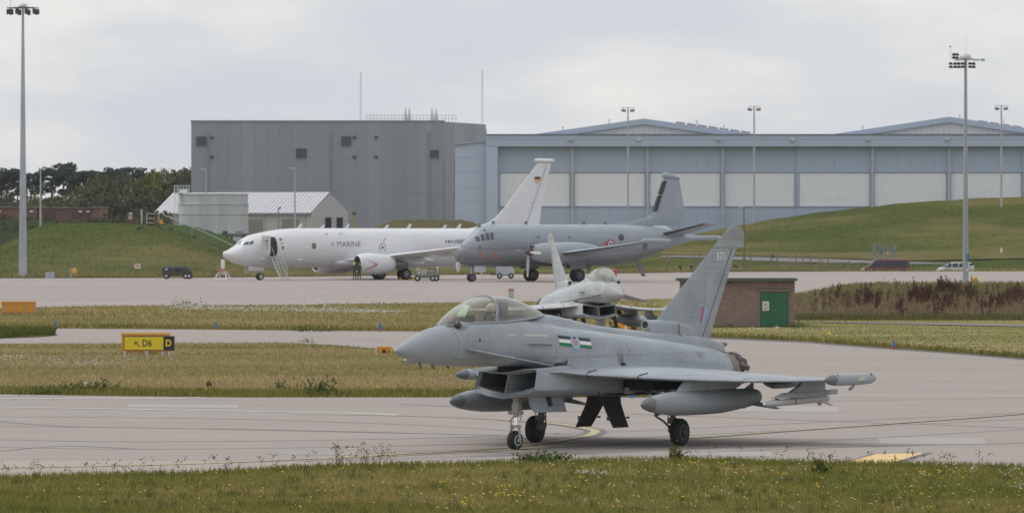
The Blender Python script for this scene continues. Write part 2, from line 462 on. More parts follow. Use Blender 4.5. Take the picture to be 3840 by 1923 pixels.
hook = [(1100, 1553), (1440, 1557), (1700, 1565), (1907, 1575), (2080, 1588), (2180, 1602), (2232, 1616), (2215, 1630), (2150, 1642), (2050, 1658), (1901, 1676), (1560, 1699), (1200, 1718.5), (700, 1740), (0, 1756)]
strip('taxiway_line_border', hook[3:12], .62, M['linedark'], .010)
strip('taxiway_line', hook, .24, M['linepaint'], .014)
strip('taxiway_line', [(1200, 1722), (1600, 1703), (1961, 1683), (2504, 1650), (2588, 1643), (3228, 1596.5), (3600, 1570), (3860, 1550), (4300, 1515)], .17, M['linepaint'], .018)
strip('taxiway_line_border', [(2588, 1643), (3228, 1596.5), (3600, 1570), (3860, 1550)], .34, M['linedark'], .012)
strip('runway_edge_line', [(-300, 1522), (0, 1526), (300, 1531), (650, 1537), (1000, 1543), (1300, 1549), (1500, 1556)], .42, M['linewhite'], .010)
strip('runway_edge_line', [(-300, 1490), (0, 1493), (350, 1493.5), (560, 1493), (760, 1491.5)], .55, M['linewhite'], .010)
strip('runway_edge_line', [(-300, 1480), (0, 1483), (130, 1483.5), (230, 1484.5)], .6, M['linewhite'], .012)
for pts in ([(-200, 1560), (300, 1600), (900, 1608), (1500, 1622), (2300, 1640)], [(-200, 1597), (500, 1603), (1200, 1617), (1900, 1632)], [(1500, 1515), (2600, 1560), (3900, 1606)], [(2600, 1520), (3300, 1500), (3900, 1492)],
            [(0, 1690), (250, 1672), (560, 1684)], [(2500, 1700), (3300, 1672), (3900, 1660)], [(700, 1250), (1300, 1268), (1500, 1290)], [(-100, 1110), (900, 1098), (1500, 1090)], [(-100, 1082), (800, 1074)], [(2900, 1052), (3500, 1040), (4000, 1037)]):
    strip('pavement_joint', pts, .12, M['crackseal'], .006)
M['tyre'] = mat('tyre marks', (.262, .238, .224), .85, var=.12, scale=1.5)
for pts, w in (([(-300, 1640), (500, 1655), (1300, 1648), (2200, 1622), (3000, 1585), (4000, 1540)], .30), ([(-300, 1668), (500, 1683), (1300, 1675), (2200, 1648), (3000, 1610), (4000, 1563)], .30), ([(900, 1735), (1600, 1715), (2400, 1690), (3200, 1645), (4000, 1600)], .26), ([(-300, 1560), (600, 1566), (1500, 1590), (2300, 1640)], .24), ([(2400, 1420), (3000, 1440), (3900, 1470)], .34), ([(2500, 1400), (3100, 1415), (3900, 1436)], .34), ([(-200, 1252), (800, 1257), (1500, 1278)], .4), ([(-200, 1090), (900, 1082), (1600, 1076)], .5), ([(-200, 1122), (900, 1114), (1600, 1106)], .5)):
    strip('tyre_mark', pts, w, M['tyre'], .005)
M['patch'] = mat('repair patch', (.322, .292, .273), .88, var=.07, scale=2); M['patch2'] = mat('pale repair patch', (.352, .320, .299), .88, var=.06, scale=2)
for k, (u0, u1, v0, v1) in enumerate(((2750, 3150, 1520, 1541), (1050, 1350, 1690, 1703), (3300, 3700, 1640, 1662), (2900, 3350, 1370, 1382), (480, 900, 1515, 1526), (3450, 3800, 1470, 1484), (2560, 2900, 1690, 1706))):
    cs = [G(u0, v1), G(u1, v1 + 3), G(u1 - 12, v0 + 2), G(u0 - 8, v0)]
    MB().add([(p[0], p[1], .0035) for p in cs], [(0, 1, 2, 3)]).build('repair_patch', M['patch'] if k % 2 else M['patch2'])['kind'] = 'structure'
blk = [G(3158, 1738), G(3287, 1703), G(3473, 1698), G(3335, 1738)]
dk = [G(3132, 1741), G(3268, 1701), G(3502, 1696.5), G(3352, 1741)]
MB().add([(p[0], p[1], .008) for p in dk], [(0, 1, 2, 3)]).build('surface_marking_border', M['linedark'])['kind'] = 'structure'
MB().add([(p[0], p[1], .014) for p in blk], [(0, 1, 2, 3)]).build('surface_marking', mat('surface marking yellow', (.66, .47, .20), .7, var=.1))['kind'] = 'structure'

# long grass bank behind the apron: the mound at one end, the hill at the other
V_CREST = PL([(-500, 945), (-200, 935), (0, 915), (60, 880), (100, 853), (193, 830), (290, 826), (363, 826), (440, 827), (524, 832), (590, 840), (645, 850), (725, 880), (846, 927), (930, 958), (1000, 982), (1300, 990), (1700, 986), (2000, 984), (2300, 965), (2400, 935), (2500, 905), (2600, 880), (2690, 862), (2788, 842), (2988, 808), (3142, 789), (3275, 774), (3430, 758), (3629, 746), (3840, 738), (4400, 734)])
_k = np.ones(9) / 9
def bank(u, t):
    Ye = Yv(float(V_APFAR(u))); b = float(np.interp(u, [1000, 2300], [0, 1]))
    Yc = Ye + 45 + 30 * b
    vc = float(np.mean(V_CREST(u + np.linspace(-30, 30, 9))))
    zc = CAMZ - (vc - VH) * Yc / FOC; z0 = float(gz(Ye)) + .06
    Y = Ye + (Yc - Ye) * t; ex = .92 + 1.0 * b
    z = z0 + (zc - z0) * t ** ex
    if u > 3060: z -= 1.25 * math.exp(-((t - .10) / .055) ** 2) * min(1, (u - 3060) / 60)
    if b < .5: z -= .55 * max(0, t - .8) ** 2 / .04 * .5
    return ((u - 1920) * Y / FOC, Y, z)
us = np.arange(-1300, 5201, 20); ts = np.linspace(0, 1, 22); bv = []
for u in us:
    for t in ts:
        x, y, z = bank(u, t)
        bv.append((x, y, z + .06 * math.sin(x * .9 + y * .31) * math.sin(x * .37 - y * .7) * min(1, t * 4)))
    x, y, z = bank(u, 1.0)
    bv.append((x * 1.01, y + 9, z - .5)); bv.append((x * 1.04, y + 45, min(z - 1, 1.2)))
n = len(ts) + 2
bf = np.array([[i * n + j, (i + 1) * n + j, (i + 1) * n + j + 1, i * n + j + 1] for i in range(len(us) - 1) for j in range(n - 1)])
M['bankgrass'] = blend_mat('bank grass', [(0.094, 0.104, 0.029), (0.145, 0.128, 0.049), (0.067, 0.085, 0.023)], [.16, .09], rough=.95, stretch=(.3, .6, 2.2), bump=.2, ramp=(.43, .57))
tag(raw_mesh('grass_bank', np.array(bv), bf, M['bankgrass'], smooth=True), kind='structure')

def bank_strip(name, vn, vf, m, u0, u1, dz):
    q = []
    for u in np.arange(u0, u1 + 1, 30):
        tt = np.linspace(0, 1, 200); pv = []
        for t in tt:
            x, y, z = bank(u, t); pv.append(VH + FOC * (CAMZ - z) / y)
        for v in (vn(u), vf(u)):
            t = float(np.interp(-v, -np.array(pv), tt)); x, y, z = bank(u, t); q.append((x, y, z + dz))
    k = len(q) // 2
    f = np.array([[2 * i, 2 * i + 2, 2 * i + 3, 2 * i + 1] for i in range(k - 1)])
    return tag(raw_mesh(name, np.array(q), f, m), kind='structure')
bank_strip('perimeter_road', PL([(2480, 966), (2640, 967), (2757, 976), (2910, 982), (3100, 986), (3410, 991), (3560, 993)]), PL([(2480, 959), (2640, 959), (2757, 963), (2910, 967), (3100, 972), (3260, 978), (3410, 983), (3560, 990)]), M['road'], 2480, 3560, .07)
bank_strip('dry_grass_band', PL([(2480, 958), (2757, 962), (3100, 971), (3410, 981), (3840, 972), (4300, 972)]), PL([(2480, 947), (2757, 949), (3100, 952), (3410, 946), (3840, 942), (4300, 940)]), blend_mat('dry grass', [(.16, .13, .055), (.11, .105, .035)], [.2], rough=.95, bump=.5), 2480, 4300, .14)

def hill(name, crest, Yc, Yb, zb, m, depth=25, ex=.9):
    us_ = np.arange(crest[0][0], crest[-1][0] + 1, 12); f = PL(crest); q = []
    tt = np.linspace(0, 1, 10)
    for u in us_:
        zc = CAMZ - (float(f(u)) - VH) * Yc / FOC
        for t in tt:
            Y = Yb + (Yc - Yb) * t; q.append(((u - 1920) * Y / FOC, Y, zb + (zc - zb) * t ** ex + .08 * math.sin(u * .13 + Y)))
        q.append(((u - 1920) * Yc / FOC, Yc + depth * .4, zc - .2)); q.append(((u - 1920) * Yc / FOC, Yc + depth, zb - .5))
    k = len(tt) + 2
    ff = np.array([[i * k + j, (i + 1) * k + j, (i + 1) * k + j + 1, i * k + j + 1] for i in range(len(us_) - 1) for j in range(k - 1)])
    return tag(raw_mesh(name, np.array(q), ff, m, smooth=True), kind='structure')
hill('green_hill', [(500, 850), (560, 845), (640, 841), (700, 846), (760, 858), (850, 888), (930, 930), (1010, 962), (1080, 985)], 685, 655, 1.4, blend_mat('fresh grass', [(.048, .078, .026), (.062, .09, .03)], [.3], rough=.95, bump=.5))
hill('covered_bunker', [(1400, 858), (1420, 848), (1450, 836), (1476, 826), (1500, 825), (1740, 825), (1760, 829), (1783, 839), (1830, 858)], 720, 700, 1.5, blend_mat('dry bunker grass', [(.12, .10, .05), (.095, .085, .04)], [.2], rough=.95, bump=.4), ex=.5)
hill('left_rise', [(-500, 800), (0, 822), (100, 826), (190, 832), (240, 852), (300, 880)], 668, 655, 2.0, blend_mat('scrub ground', [(.035, .048, .022), (.05, .06, .03)], [.4], rough=.95, bump=.5))

# weedy embankment at the near edge of the apron
V_BT = PL([(2950, 1112), (2984, 1106), (3040, 1096), (3098, 1086), (3150, 1076), (3202, 1068), (3300, 1065), (3620, 1065), (3840, 1063), (4400, 1063)])
q = []; us_ = np.arange(2950, 5201, 15)
for u in us_:
    yb = Yv(1198.0); yt = 386.0; zt = max(float(gz(yt)) + .05, CAMZ - (float(V_BT(u)) - VH) * yt / FOC - .25)
    for t in np.linspace(0, 1, 8):
        Y = yb + (yt - yb) * t; q.append(((u - 1920) * Y / FOC, Y, (zt) * (t * t * (3 - 2 * t)) + float(gz(Y)) * (1 - t)))
    q.append(((u - 1920) * 396 / FOC, 396, zt)); q.append(((u - 1920) * 412 / FOC, 412, float(gz(412)) - .02))
f = np.array([[i * 10 + j, (i + 1) * 10 + j, (i + 1) * 10 + j + 1, i * 10 + j + 1] for i in range(len(us_) - 1) for j in range(9)])
M['weedsoil'] = blend_mat('weed bank ground', [(0.135, 0.102, 0.049), (0.210, 0.160, 0.070), (0.090, 0.080, 0.035)], [.35, .2], rough=.95, bump=.5)
tag(raw_mesh('weed_bank', np.array(q), f, M['weedsoil'], smooth=True), kind='structure')
def weedbank(u, t):
    yb = Yv(1198.0); yt = 386.0; zt = max(float(gz(yt)) + .05, CAMZ - (float(V_BT(u)) - VH) * yt / FOC - .25)
    Y = yb + (yt - yb) * t
    return ((u - 1920) * Y / FOC, Y, zt * (t * t * (3 - 2 * t)) + float(gz(Y)) * (1 - t))

# ------------------------------------------------------------------ grass blades, weeds, flowers (nobody could count them)
def blades(name, P, h, w, m, lean=.5, hv=.5):
    n = len(P); P = np.asarray(P, float)
    a = rng.uniform(0, 2 * PI, n); hh = h * rng.uniform(1 - hv, 1 + hv, n); ww = w * rng.uniform(.6, 1.4, n)
    d = np.stack([np.cos(a) * ww / 2, np.sin(a) * ww / 2 * .35, np.zeros(n)], 1)
    b = rng.uniform(0, 2 * PI, n); l = rng.uniform(0, lean, n) * hh
    mid = P + np.stack([np.cos(b) * l * .35, np.sin(b) * l * .35, hh * .6], 1)
    tip = P + np.stack([np.cos(b) * l, np.sin(b) * l, hh], 1)
    V = np.stack([P - d, P + d, mid + d * .7, mid - d * .7, tip], 1).reshape(-1, 3)
    base = np.arange(n)[:, None] * 5
    F = np.concatenate([base + np.array([[0, 1, 2]]), base + np.array([[0, 2, 3]]), base + np.array([[3, 2, 4]])], 0)
    return tag(raw_mesh(name, V, F, m), kind='stuff')
def scatter(n, vnear, vfar, u0=-60, u1=3900, jit=0.0):
    u = rng.uniform(u0, u1, n); t = rng.uniform(0, 1, n); va, vb = vnear(u), vfar(u)
    v = va + (vb - va) * t
    Y = np.interp(-v, -_Vs, _Ys)
    return np.stack([(u - 1920) * Y / FOC, Y, gz(Y) - .03], 1), u, v

cg = [(0.230, 0.214, 0.055), (0.397, 0.304, 0.136), (0.175, 0.189, 0.041)]
M['blade'] = blend_mat('grass blades', cg, [.24, .12], rough=.8, stretch=(.8, 1, 1), island=.22, trans=.25, ramp=(.36, .64))
M['bladedry'] = blend_mat('dry grass blades', [(0.390, 0.320, 0.156), (0.227, 0.224, 0.082), (0.448, 0.339, 0.192)], [.13, .10], rough=.85, stretch=(.28, .9, 1), island=.2, trans=.2, ramp=(.40, .60))
M['bladefar'] = blend_mat('far grass blades', [(0.353, 0.287, 0.111), (0.454, 0.342, 0.180), (0.260, 0.239, 0.087)], [.07, .12], rough=.85, stretch=(.6, 1.2, 1), island=.18, trans=.2)
M['bladebank'] = blend_mat('bank blades', [(0.117, 0.131, 0.035), (0.188, 0.165, 0.064), (0.084, 0.105, 0.027)], [.16, .09], rough=.9, stretch=(.3, .6, 2.2), island=.10, trans=.3, ramp=(.43, .57))
P, _, _ = scatter(100000, lambda u: np.full_like(u, 1960.0), lambda u: V_GRASS(u) + 1, u0=-260, u1=4100)
blades('foreground_grass', P, .085, .022, M['blade'], lean=.9, hv=.5)
tc_, _, _ = scatter(420, lambda u: np.full_like(u, 1935.0), lambda u: V_GRASS(u) + 4)
P = np.repeat(tc_, 16, 0) + np.concatenate([rng.normal(0, .05, (len(tc_) * 16, 2)), np.zeros((len(tc_) * 16, 1))], 1)
blades('grass_tufts', P, .15, .022, blend_mat('tuft grass', [(.16, .17, .05), (.30, .25, .12), (.10, .125, .03)], [.9, .5], rough=.8, island=.25, trans=.25), lean=1.0, hv=.5)
P, _, _ = scatter(9000, lambda u: V_GRASS(u) + 7, lambda u: V_GRASS(u) - 1.5)
blades('taxiway_edge_grass', P, .115, .022, blend_mat('edge grass', [(0.143, 0.179, 0.036), (0.257, 0.227, 0.070)], [.5], rough=.8, island=.25, trans=.25), lean=.6, hv=.6)
P, u, v = scatter(60000, V_T1FAR, V_T2NEAR, u1=2425)
blades('island_grass', P[v > 1200], .11, .045, M['bladedry'], lean=.9)
P, u, v = scatter(9000, lambda u: V_T1FAR(u) + .5, lambda u: V_T1FAR(u) - 14, u1=2425)
blades('island_edge_grass', P, .20, .05, blend_mat('island edge grass', [(0.162, 0.169, 0.040), (0.257, 0.221, 0.064)], [.2], rough=.85, island=.2, trans=.2), lean=.7)
P, u, v = scatter(26000, V_T2FAR, V_APNEAR, u1=2480)
blades('verge_grass', P, .15, .07, M['bladefar'], lean=.9)
P, u, v = scatter(9000, V_T2FAR, lambda u: np.where(u < 2960, V_APNEAR(u), 1198.0), u0=2470)
blades('mown_grass', P[(v < 1206) | (v > 1222) | (u < 3080) | (rng.uniform(0, 1, len(u)) < .4)], .055, .04, blend_mat('mown grass', [(.155, .155, .05), (.205, .178, .075), (.125, .138, .042)], [.09, .14], rough=.85, stretch=(.3, 1.0, 1), island=.06, trans=.2), lean=1.0)
P, u, v = scatter(5000, V_T2FAR, lambda u: V_T2FAR(u) - 7)
blades('verge_edge_grass', P, .22, .08, blend_mat('verge edge grass', [(0.156, 0.163, 0.040), (0.247, 0.206, 0.066)], [.1], rough=.85, island=.2, trans=.2), lean=.7)
P, u, v = scatter(6000, lambda u: np.where(u < 215, 1269 - u * .05, 1257), lambda u: 1250 + 0 * u, u1=205)
blades('sliver_grass', P + np.array([0, 0, .05]), .30, .08, blend_mat('sliver grass', [(.09, .11, .028), (.13, .14, .038)], [.1], rough=.85, island=.25, trans=.2), lean=.6)
def bank_points(n, u0, u1, t0=0.0, t1=1.0):
    out_ = []
    for u, t in zip(rng.uniform(u0, u1, n), rng.uniform(t0, t1, n)): out_.append(bank(u, t))
    return np.array(out_)
blades('bank_blades', np.concatenate([bank_points(9000, -60, 950, .02, 1.0), bank_points(13000, 2300, 3900, .02, 1.0)]), .09, .10, M['bladebank'], lean=1.2, hv=.6)
blades('apron_edge_grass', np.concatenate([bank_points(6000, -60, 3900, 0, .05)]), .30, .10, M['bladefar'], lean=.6)
# weeds on the embankment
def weedrow(n, t0, t1): return np.array([weedbank(u, t) for u, t in zip(rng.uniform(2960, 3900, n), rng.uniform(t0, t1, n))])
blades('weed_grass', weedrow(10000, .50, 1.08), .34, .08, blend_mat('weed grass', [(.34, .275, .15), (.25, .21, .10), (.20, .195, .08)], [.3, .2], rough=.9, stretch=(.5, 1, 1), island=.2, trans=.2), lean=.7, hv=.6)
blades('brown_weeds', weedrow(11000, .08, .66), .36, .09, blend_mat('brown weeds', [(.26, .195, .13), (.19, .155, .09), (.30, .235, .14)], [.5, .3], rough=.9, stretch=(.5, 1, 1), island=.3, trans=.2), lean=.6, hv=.6)
blades('low_weeds', weedrow(3000, -.02, .16), .26, .09, blend_mat('low weeds', [(.17, .155, .06), (.13, .14, .04)], [.4], rough=.9, island=.2, trans=.2), lean=.6, hv=.6)
def spikes(name, pts, h, m, per=44, r=.085):
    V, F = [], []
    for p in pts:
        H_ = h * rng.uniform(.6, 1.25); lx, ly = rng.normal(0, .12, 2) * H_
        for k in range(per):
            t = rng.uniform(.25, 1.0); c = np.array(p) + np.array([lx * t, ly * t, H_ * t]) + rng.normal(0, r * (1.15 - t * .7), 3) * np.array([1, 1, .4])
            s = rng.uniform(.035, .075); a = rng.normal(0, 1, 3); b_ = rng.normal(0, 1, 3)
            i = len(V); V += [c + a / np.linalg.norm(a) * s, c + b_ / np.linalg.norm(b_) * s, c + np.array([0, 0, s * 1.4])]; F.append((i, i + 1, i + 2))
        i = len(V); V += [np.array(p) + [-.02, 0, 0], np.array(p) + [.02, 0, 0], np.array(p) + [lx, ly, H_]]; F.append((i, i + 1, i + 2))
    return tag(raw_mesh(name, np.array(V), np.array(F), m), kind='stuff')
dm = blend_mat('dock seed heads', [(0.079, 0.037, 0.030), (0.116, 0.063, 0.046)], [.8], rough=.95, island=.35)
cl = [weedbank(rng.uniform(3040, 3890), float(np.clip(rng.normal(.46, .13), .1, .85))) for _ in range(55)]
for (uc, tc_, k, su) in [(3145, .55, 9, 14), (3205, .42, 8, 18), (3250, .5, 20, 22), (3285, .42, 12, 12), (3375, .2, 10, 16), (3430, .55, 26, 22), (3475, .5, 34, 26), (3530, .7, 34, 30), (3570, .72, 24, 26), (3560, .4, 20, 30), (3610, .6, 14, 20), (3640, .5, 12, 20), (3700, .3, 16, 30), (3760, .45, 26, 40), (3810, .55, 26, 30), (3850, .5, 20, 20), (3520, .2, 12, 40)]:
    for _ in range(k): cl.append(weedbank(uc + rng.normal(0, su * .55), float(np.clip(tc_ + rng.normal(0, .08), 0, 1))))
spikes('dock_weeds', cl, .85, dm)
spikes('dock_weeds', [G(781, 1457), G(790, 1457)], .26, mat('rusty dock', (.17, .075, .04), .9), per=26, r=.03)
hm = blend_mat('green weeds', [(0.075, 0.109, 0.030), (0.120, 0.145, 0.042)], [.6], rough=.9, island=.3, trans=.15)
def clump(name, spec, m=hm):
    V, F = [], []
    for (u, v, w_, h_, k) in spec:
        p = np.array(G(u, v)) if not isinstance(u, tuple) else np.array(u)
        for _ in range(int(k * 2.2)):
            c = p + np.array([rng.normal(0, w_ * .4), rng.normal(0, w_ * .3), abs(rng.normal(0, .5)) * h_])
            a = rng.normal(0, 1, 3); b_ = rng.normal(0, 1, 3); s = h_ * .10 + .02
            i = len(V); V += [c + a / np.linalg.norm(a) * s, c + b_ / np.linalg.norm(b_) * s, c + np.array([rng.normal(0, .05), 0, s * 1.6])]; F.append((i, i + 1, i + 2))
    return tag(raw_mesh(name, np.array(V), np.array(F), m), kind='stuff')
clump('green_weeds', [(330, 1476, 1.6, .35, 260), (190, 1480, 1.4, .25, 160), (1205, 1486, .9, .45, 160), (1050, 1462, .3, .25, 40), (1500, 1482, .6, .25, 60), (1750, 1484, .8, .2, 60), (2535, 1725, .16, .25, 110), (2000, 1735, .5, .22, 120), (2090, 1733, .4, .2, 90), (3080, 1775, .3, .3, 60), (410, 1229, .9, .25, 60), (460, 1229, .8, .25, 60), (1150, 1243, 1.0, .35, 90), (1230, 1243, 1.0, .3, 80), (1150, 1284, .5, .22, 30), (2990, 1226, .8, .35, 90), (700, 1146, 1.6, .4, 60), (3010, 1175, 1.2, .8, 160), (110, 1258, 1.2, .30, 160), (3400, 1140, 2.6, 1.1, 300), (3340, 1125, 2.0, .9, 200), (3560, 1150, 3.5, .9, 260), (3700, 1150, 2.5, .7, 160)])
# stalks with seed heads at the grass edge
V, F = [], []
for k in range(150):
    u = float(rng.choice([rng.uniform(0, 1250), rng.uniform(1240, 1460), rng.uniform(2500, 3700)], p=[.42, .36, .22]))
    p = np.array(G(u, float(V_GRASS(u)) + rng.uniform(0, 6))); h_ = rng.uniform(.14, .42) * (1.15 if 1240 < u < 1460 else .8)
    l = rng.normal(0, .08, 2); tip = p + np.array([l[0], l[1], h_]); i = len(V)
    V += [p + [-.005, 0, 0], p + [.005, 0, 0], tip]; F.append((i, i + 1, i + 2))
    for _ in range(int(rng.integers(3, 9))):
        c = tip + rng.normal(0, .035, 3); s = .022; i = len(V); V += [c + [-s, 0, 0], c + [s, 0, .004], c + [0, s * .5, s]]; F.append((i, i + 1, i + 2))
tag(raw_mesh('seed_stalks', np.array(V), np.array(F), blend_mat('seed stalks', [(.13, .11, .05), (.09, .075, .04)], [1.0], rough=.9, island=.3)), kind='stuff')
# flowers
fw = [mat('white flower heads', (.46, .45, .42), .8), mat('yellow flower heads', (.66, .45, .02), .8)]
V, F, MI = [], [], []
def flower(p, s, mi, h):
    i = len(V); c = np.array(p) + [0, 0, h]
    for k in range(6):
        a = 2 * PI * k / 6; V.append(c + [s * math.cos(a), s * .8 * math.sin(a), s * .25 * math.sin(a * 2)])
    V.append(c + [0, 0, s * .55])
    for k in range(6): F.append((i + k, i + (k + 1) % 6, i + 6)); MI.append(mi)
def flowers(n, ur, vr, s, mi, h, clusters=None):
    for _ in range(n):
        if clusters: cu, cv, su, sv = clusters[int(rng.integers(len(clusters)))]; u, v = rng.normal(cu, su), rng.normal(cv, sv)
        else: u, v = rng.uniform(*ur), rng.uniform(*vr)
        if 1200 < v < 1500 and not (V_T2NEAR(u) + 2 < v < V_T1FAR(u) - 1 or V_APNEAR(u) < v < V_T2FAR(u) - 1): continue
        if v > 1700 and v < V_GRASS(u) + 8: continue
        flower(G(u, v), s * rng.uniform(.6, 1.4), mi, h)
flowers(230, (-20, 3860), (1740, 1925), .026, 1, .10)
flowers(120, (1500, 3860), (1745, 1925), .024, 0, .10)
flowers(130, None, None, .024, 0, .10, [(3620, 1765, 45, 8), (3800, 1780, 40, 14), (2190, 1785, 20, 4), (2260, 1790, 20, 4), (2100, 1745, 80, 5), (2400, 1745, 90, 5), (3820, 1830, 30, 10)])
flowers(70, None, None, .028, 1, .10, [(2560, 1752, 40, 6), (2730, 1765, 30, 8), (1900, 1870, 60, 12), (1740, 1905, 30, 8), (2900, 1786, 60, 8), (3520, 1790, 40, 10)])
flowers(180, (-20, 2300), (1300, 1480), .03, 0, .14)
flowers(150, None, None, .028, 1, .14, [(640, 1425, 220, 10), (1500, 1450, 80, 16), (900, 1430, 200, 12), (1420, 1462, 60, 8), (300, 1470, 120, 5)])
flowers(330, None, None, .036, 0, .16, [(120, 1365, 130, 8), (320, 1372, 60, 8), (40, 1350, 50, 6), (1540, 1365, 16, 4), (480, 1350, 90, 18)])
flowers(900, None, None, .055, 0, .28, [(1050, 1174, 110, 5), (1250, 1178, 90, 5), (1400, 1182, 70, 4), (850, 1170, 80, 5), (720, 1165, 60, 5)])
flowers(120, (0, 1500), (1150, 1228), .045, 0, .18)
flowers(40, (500, 1500), (1150, 1232), .05, 1, .18)
flowers(110, None, None, .045, 0, .18, [(2840, 1244, 26, 3), (2915, 1238, 10, 2), (3210, 1243, 40, 4), (3080, 1245, 60, 5), (2340, 1160, 40, 4)])
flowers(45, None, None, .045, 1, .18, [(3108, 1263, 7, 3), (2750, 1250, 60, 8), (3000, 1255, 120, 10)])
tag(raw_mesh('wildflowers', np.array(V), np.array(F), fw, mi=np.array(MI)), kind='stuff')
V, F, MI = [], [], []
for _ in range(120):
    u = rng.uniform(2800, 3850); flower(bank(u, rng.uniform(.3, .95)), rng.uniform(.06, .15), 0, .2)
tag(raw_mesh('hill_flowers', np.array(V), np.array(F), mat('pale hill flowers', (.27, .27, .22), .9)), kind='stuff')
# ------------------------------------------------------------------ buildings
def part(mb, name, m, root):
    o = mb.build(name, m, root)
    o.matrix_parent_inverse = Matrix.Identity(4)
    o.location = root.matrix_basis.inverted() @ Vector((0, 0, 0)) if False else (-root.location[0], -root.location[1], -root.location[2])
    return o
Zv = lambda v, Y: CAMZ - (v - VH) * Y / FOC
Xu = lambda u, Y: (u - 1920) * Y / FOC

# grey block
gcol = [mat('grey cladding', (.275, .29, .335), .6, var=.04), mat('grey cladding lighter', (.295, .31, .355), .6, var=.04), mat('grey cladding darker', (.262, .276, .32), .6, var=.04)]
gdark = mat('grey louvre', (.10, .105, .12), .6)
YB = 850.0
xa, xb, zt, zg = Xu(717, YB), Xu(1665, YB), Zv(456.5, YB), 1.7
Yc = FOC * (zt - CAMZ) / (VH - 467); xc = Xu(1822, Yc)
gb = empty('grey_hangar_block', ((xa + xb) / 2, YB, zg), label='tall windowless grey clad building with square louvres behind the white airliner', cat='building')
core = MB()
core.prism([(xa, YB + .12, zg - 3), (xb, YB + .12, zg - 3), (xc - .1, Yc + .1, zg - 3), (xc, Yc + 30, zg - 3), (xa, YB + 34, zg - 3)], (0, 0, zt - zg + 2.7))
part(core, 'core', gcol[0], gb)
zs = Zv(725, YB)
NP = 20
def on_front(v, u): return Xu(u, YB), Zv(v, YB)
cut = [(718.0 + k * (1665 - 717) / NP) for k in range(NP + 1)]
for k in range(NP):
    x0, x1 = xa + (xb - xa) * k / NP, xa + (xb - xa) * (k + 1) / NP
    for (z0, z1) in ((zs + .012, zt), (zg - 2, zs - .012)):
        part(MB().box(((x0 + x1) / 2, YB, (z0 + z1) / 2), (x1 - x0 - .014, .2, z1 - z0)), 'cladding_panel', gcol[[0, 0, 2, 0, 1, 0, 0, 2, 0, 0, 0, 2, 0, 0, 1, 0, 2, 0, 1, 0][k]], gb)
for k in range(4):
    p0 = Vector((xb, YB, 0)).lerp(Vector((xc, Yc, 0)), k / 4); p1 = Vector((xb, YB, 0)).lerp(Vector((xc, Yc, 0)), (k + 1) / 4)
    d = (p1 - p0).normalized() * .008
    for (z0, z1) in ((Zv(598, YB), zt), (zg - 2, Zv(820, YB))) if k == 0 else ((zg - 2, zt),):
        part(MB().prism([(p0.x + d.x, p0.y + d.y, z0), (p1.x - d.x, p1.y - d.y, z0), (p1.x - d.x, p1.y - d.y, z1), (p0.x + d.x, p0.y + d.y, z1)], (-.08, .14, 0)), 'cladding_panel', gcol[1 if k % 2 else 2], gb)
p1 = Vector((xb, YB, 0)).lerp(Vector((xc, Yc, 0)), .25)
part(MB().prism([(xb + .05, YB + .1, Zv(820, YB)), (p1.x, p1.y + .1, Zv(820, YB)), (p1.x, p1.y + .1, Zv(598, YB)), (xb + .05, YB + .1, Zv(598, YB))], (-.08, .14, 0)), 'glazing', mat('dark glazing', (.05, .06, .085), .15), gb)
part(MB().box(((xa + xb) / 2, YB - .02, zt + .08), (xb - xa + .2, .4, .22)), 'parapet', gcol[2], gb)
C3 = lambda x, y: (680 + x / 2.1115, 380 + y / 2.1115)
for (x0, y0, x1, y1) in [(118, 278, 203, 358), (907, 373, 995, 455), (1265, 278, 1347, 355), (1967, 386, 2040, 453), (228, 278, 258, 302), (226, 430, 257, 457), (1355, 275, 1387, 300), (1355, 430, 1387, 455), (1528, 275, 1558, 298), (1530, 430, 1558, 455)]:
    (u0, v0), (u1, v1) = C3(x0, y0), C3(x1, y1)
    X0, X1, Z1, Z0 = Xu(u0, YB), Xu(u1, YB), Zv(v0, YB), Zv(v1, YB)
    fr = MB(); t = .07
    fr.box(((X0 + X1) / 2, YB - .16, Z1), (X1 - X0 + t, .14, t)); fr.box(((X0 + X1) / 2, YB - .16, Z0), (X1 - X0 + t, .14, t))
    fr.box((X0, YB - .16, (Z0 + Z1) / 2), (t, .14, Z1 - Z0 - t)); fr.box((X1, YB - .16, (Z0 + Z1) / 2), (t, .14, Z1 - Z0 - t))
    f_ = part(fr, 'louvre_frame', gcol[2], gb)
    sl = MB(); nn_ = max(3, int((Z1 - Z0) / .22))
    for i in range(nn_): sl.box(((X0 + X1) / 2, YB - .115, Z0 + (i + .5) * (Z1 - Z0) / nn_), (X1 - X0 - .08, .03, (Z1 - Z0) / nn_ * .8), rx=.0)
    s_ = sl.build('louvre_slats', gdark, f_); s_['kind'] = 'stuff'
    bk = MB().box(((X0 + X1) / 2, YB - .108, (Z0 + Z1) / 2), (X1 - X0 - .06, .01, Z1 - Z0 - .06)); bk.build('louvre_back', M['dark'], f_)
for x, y1 in ((218, 725), (1185, 1000), (1960, 1000)):
    u, _ = C3(x, 0); X = Xu(u, YB)
    part(MB().tube([(X, YB - .2, Zv(C3(0, 258)[1], YB)), (X, YB - .2, Zv(C3(0, y1)[1], YB) if y1 < 900 else zg - 2)], .11, 6).box((X, YB - .2, Zv(C3(0, 255)[1], YB)), (.4, .2, .3)), 'downpipe', gcol[2], gb)
rl = MB()
for k in range(26):
    u = C3(1465, 0)[0] + k * (C3(2175, 0)[0] - C3(1465, 0)[0]) / 25; X = Xu(u, YB + 6)
    rl.tube([(X, YB + 6, zt), (X, YB + 6, zt + 1.1)], .035, 4)
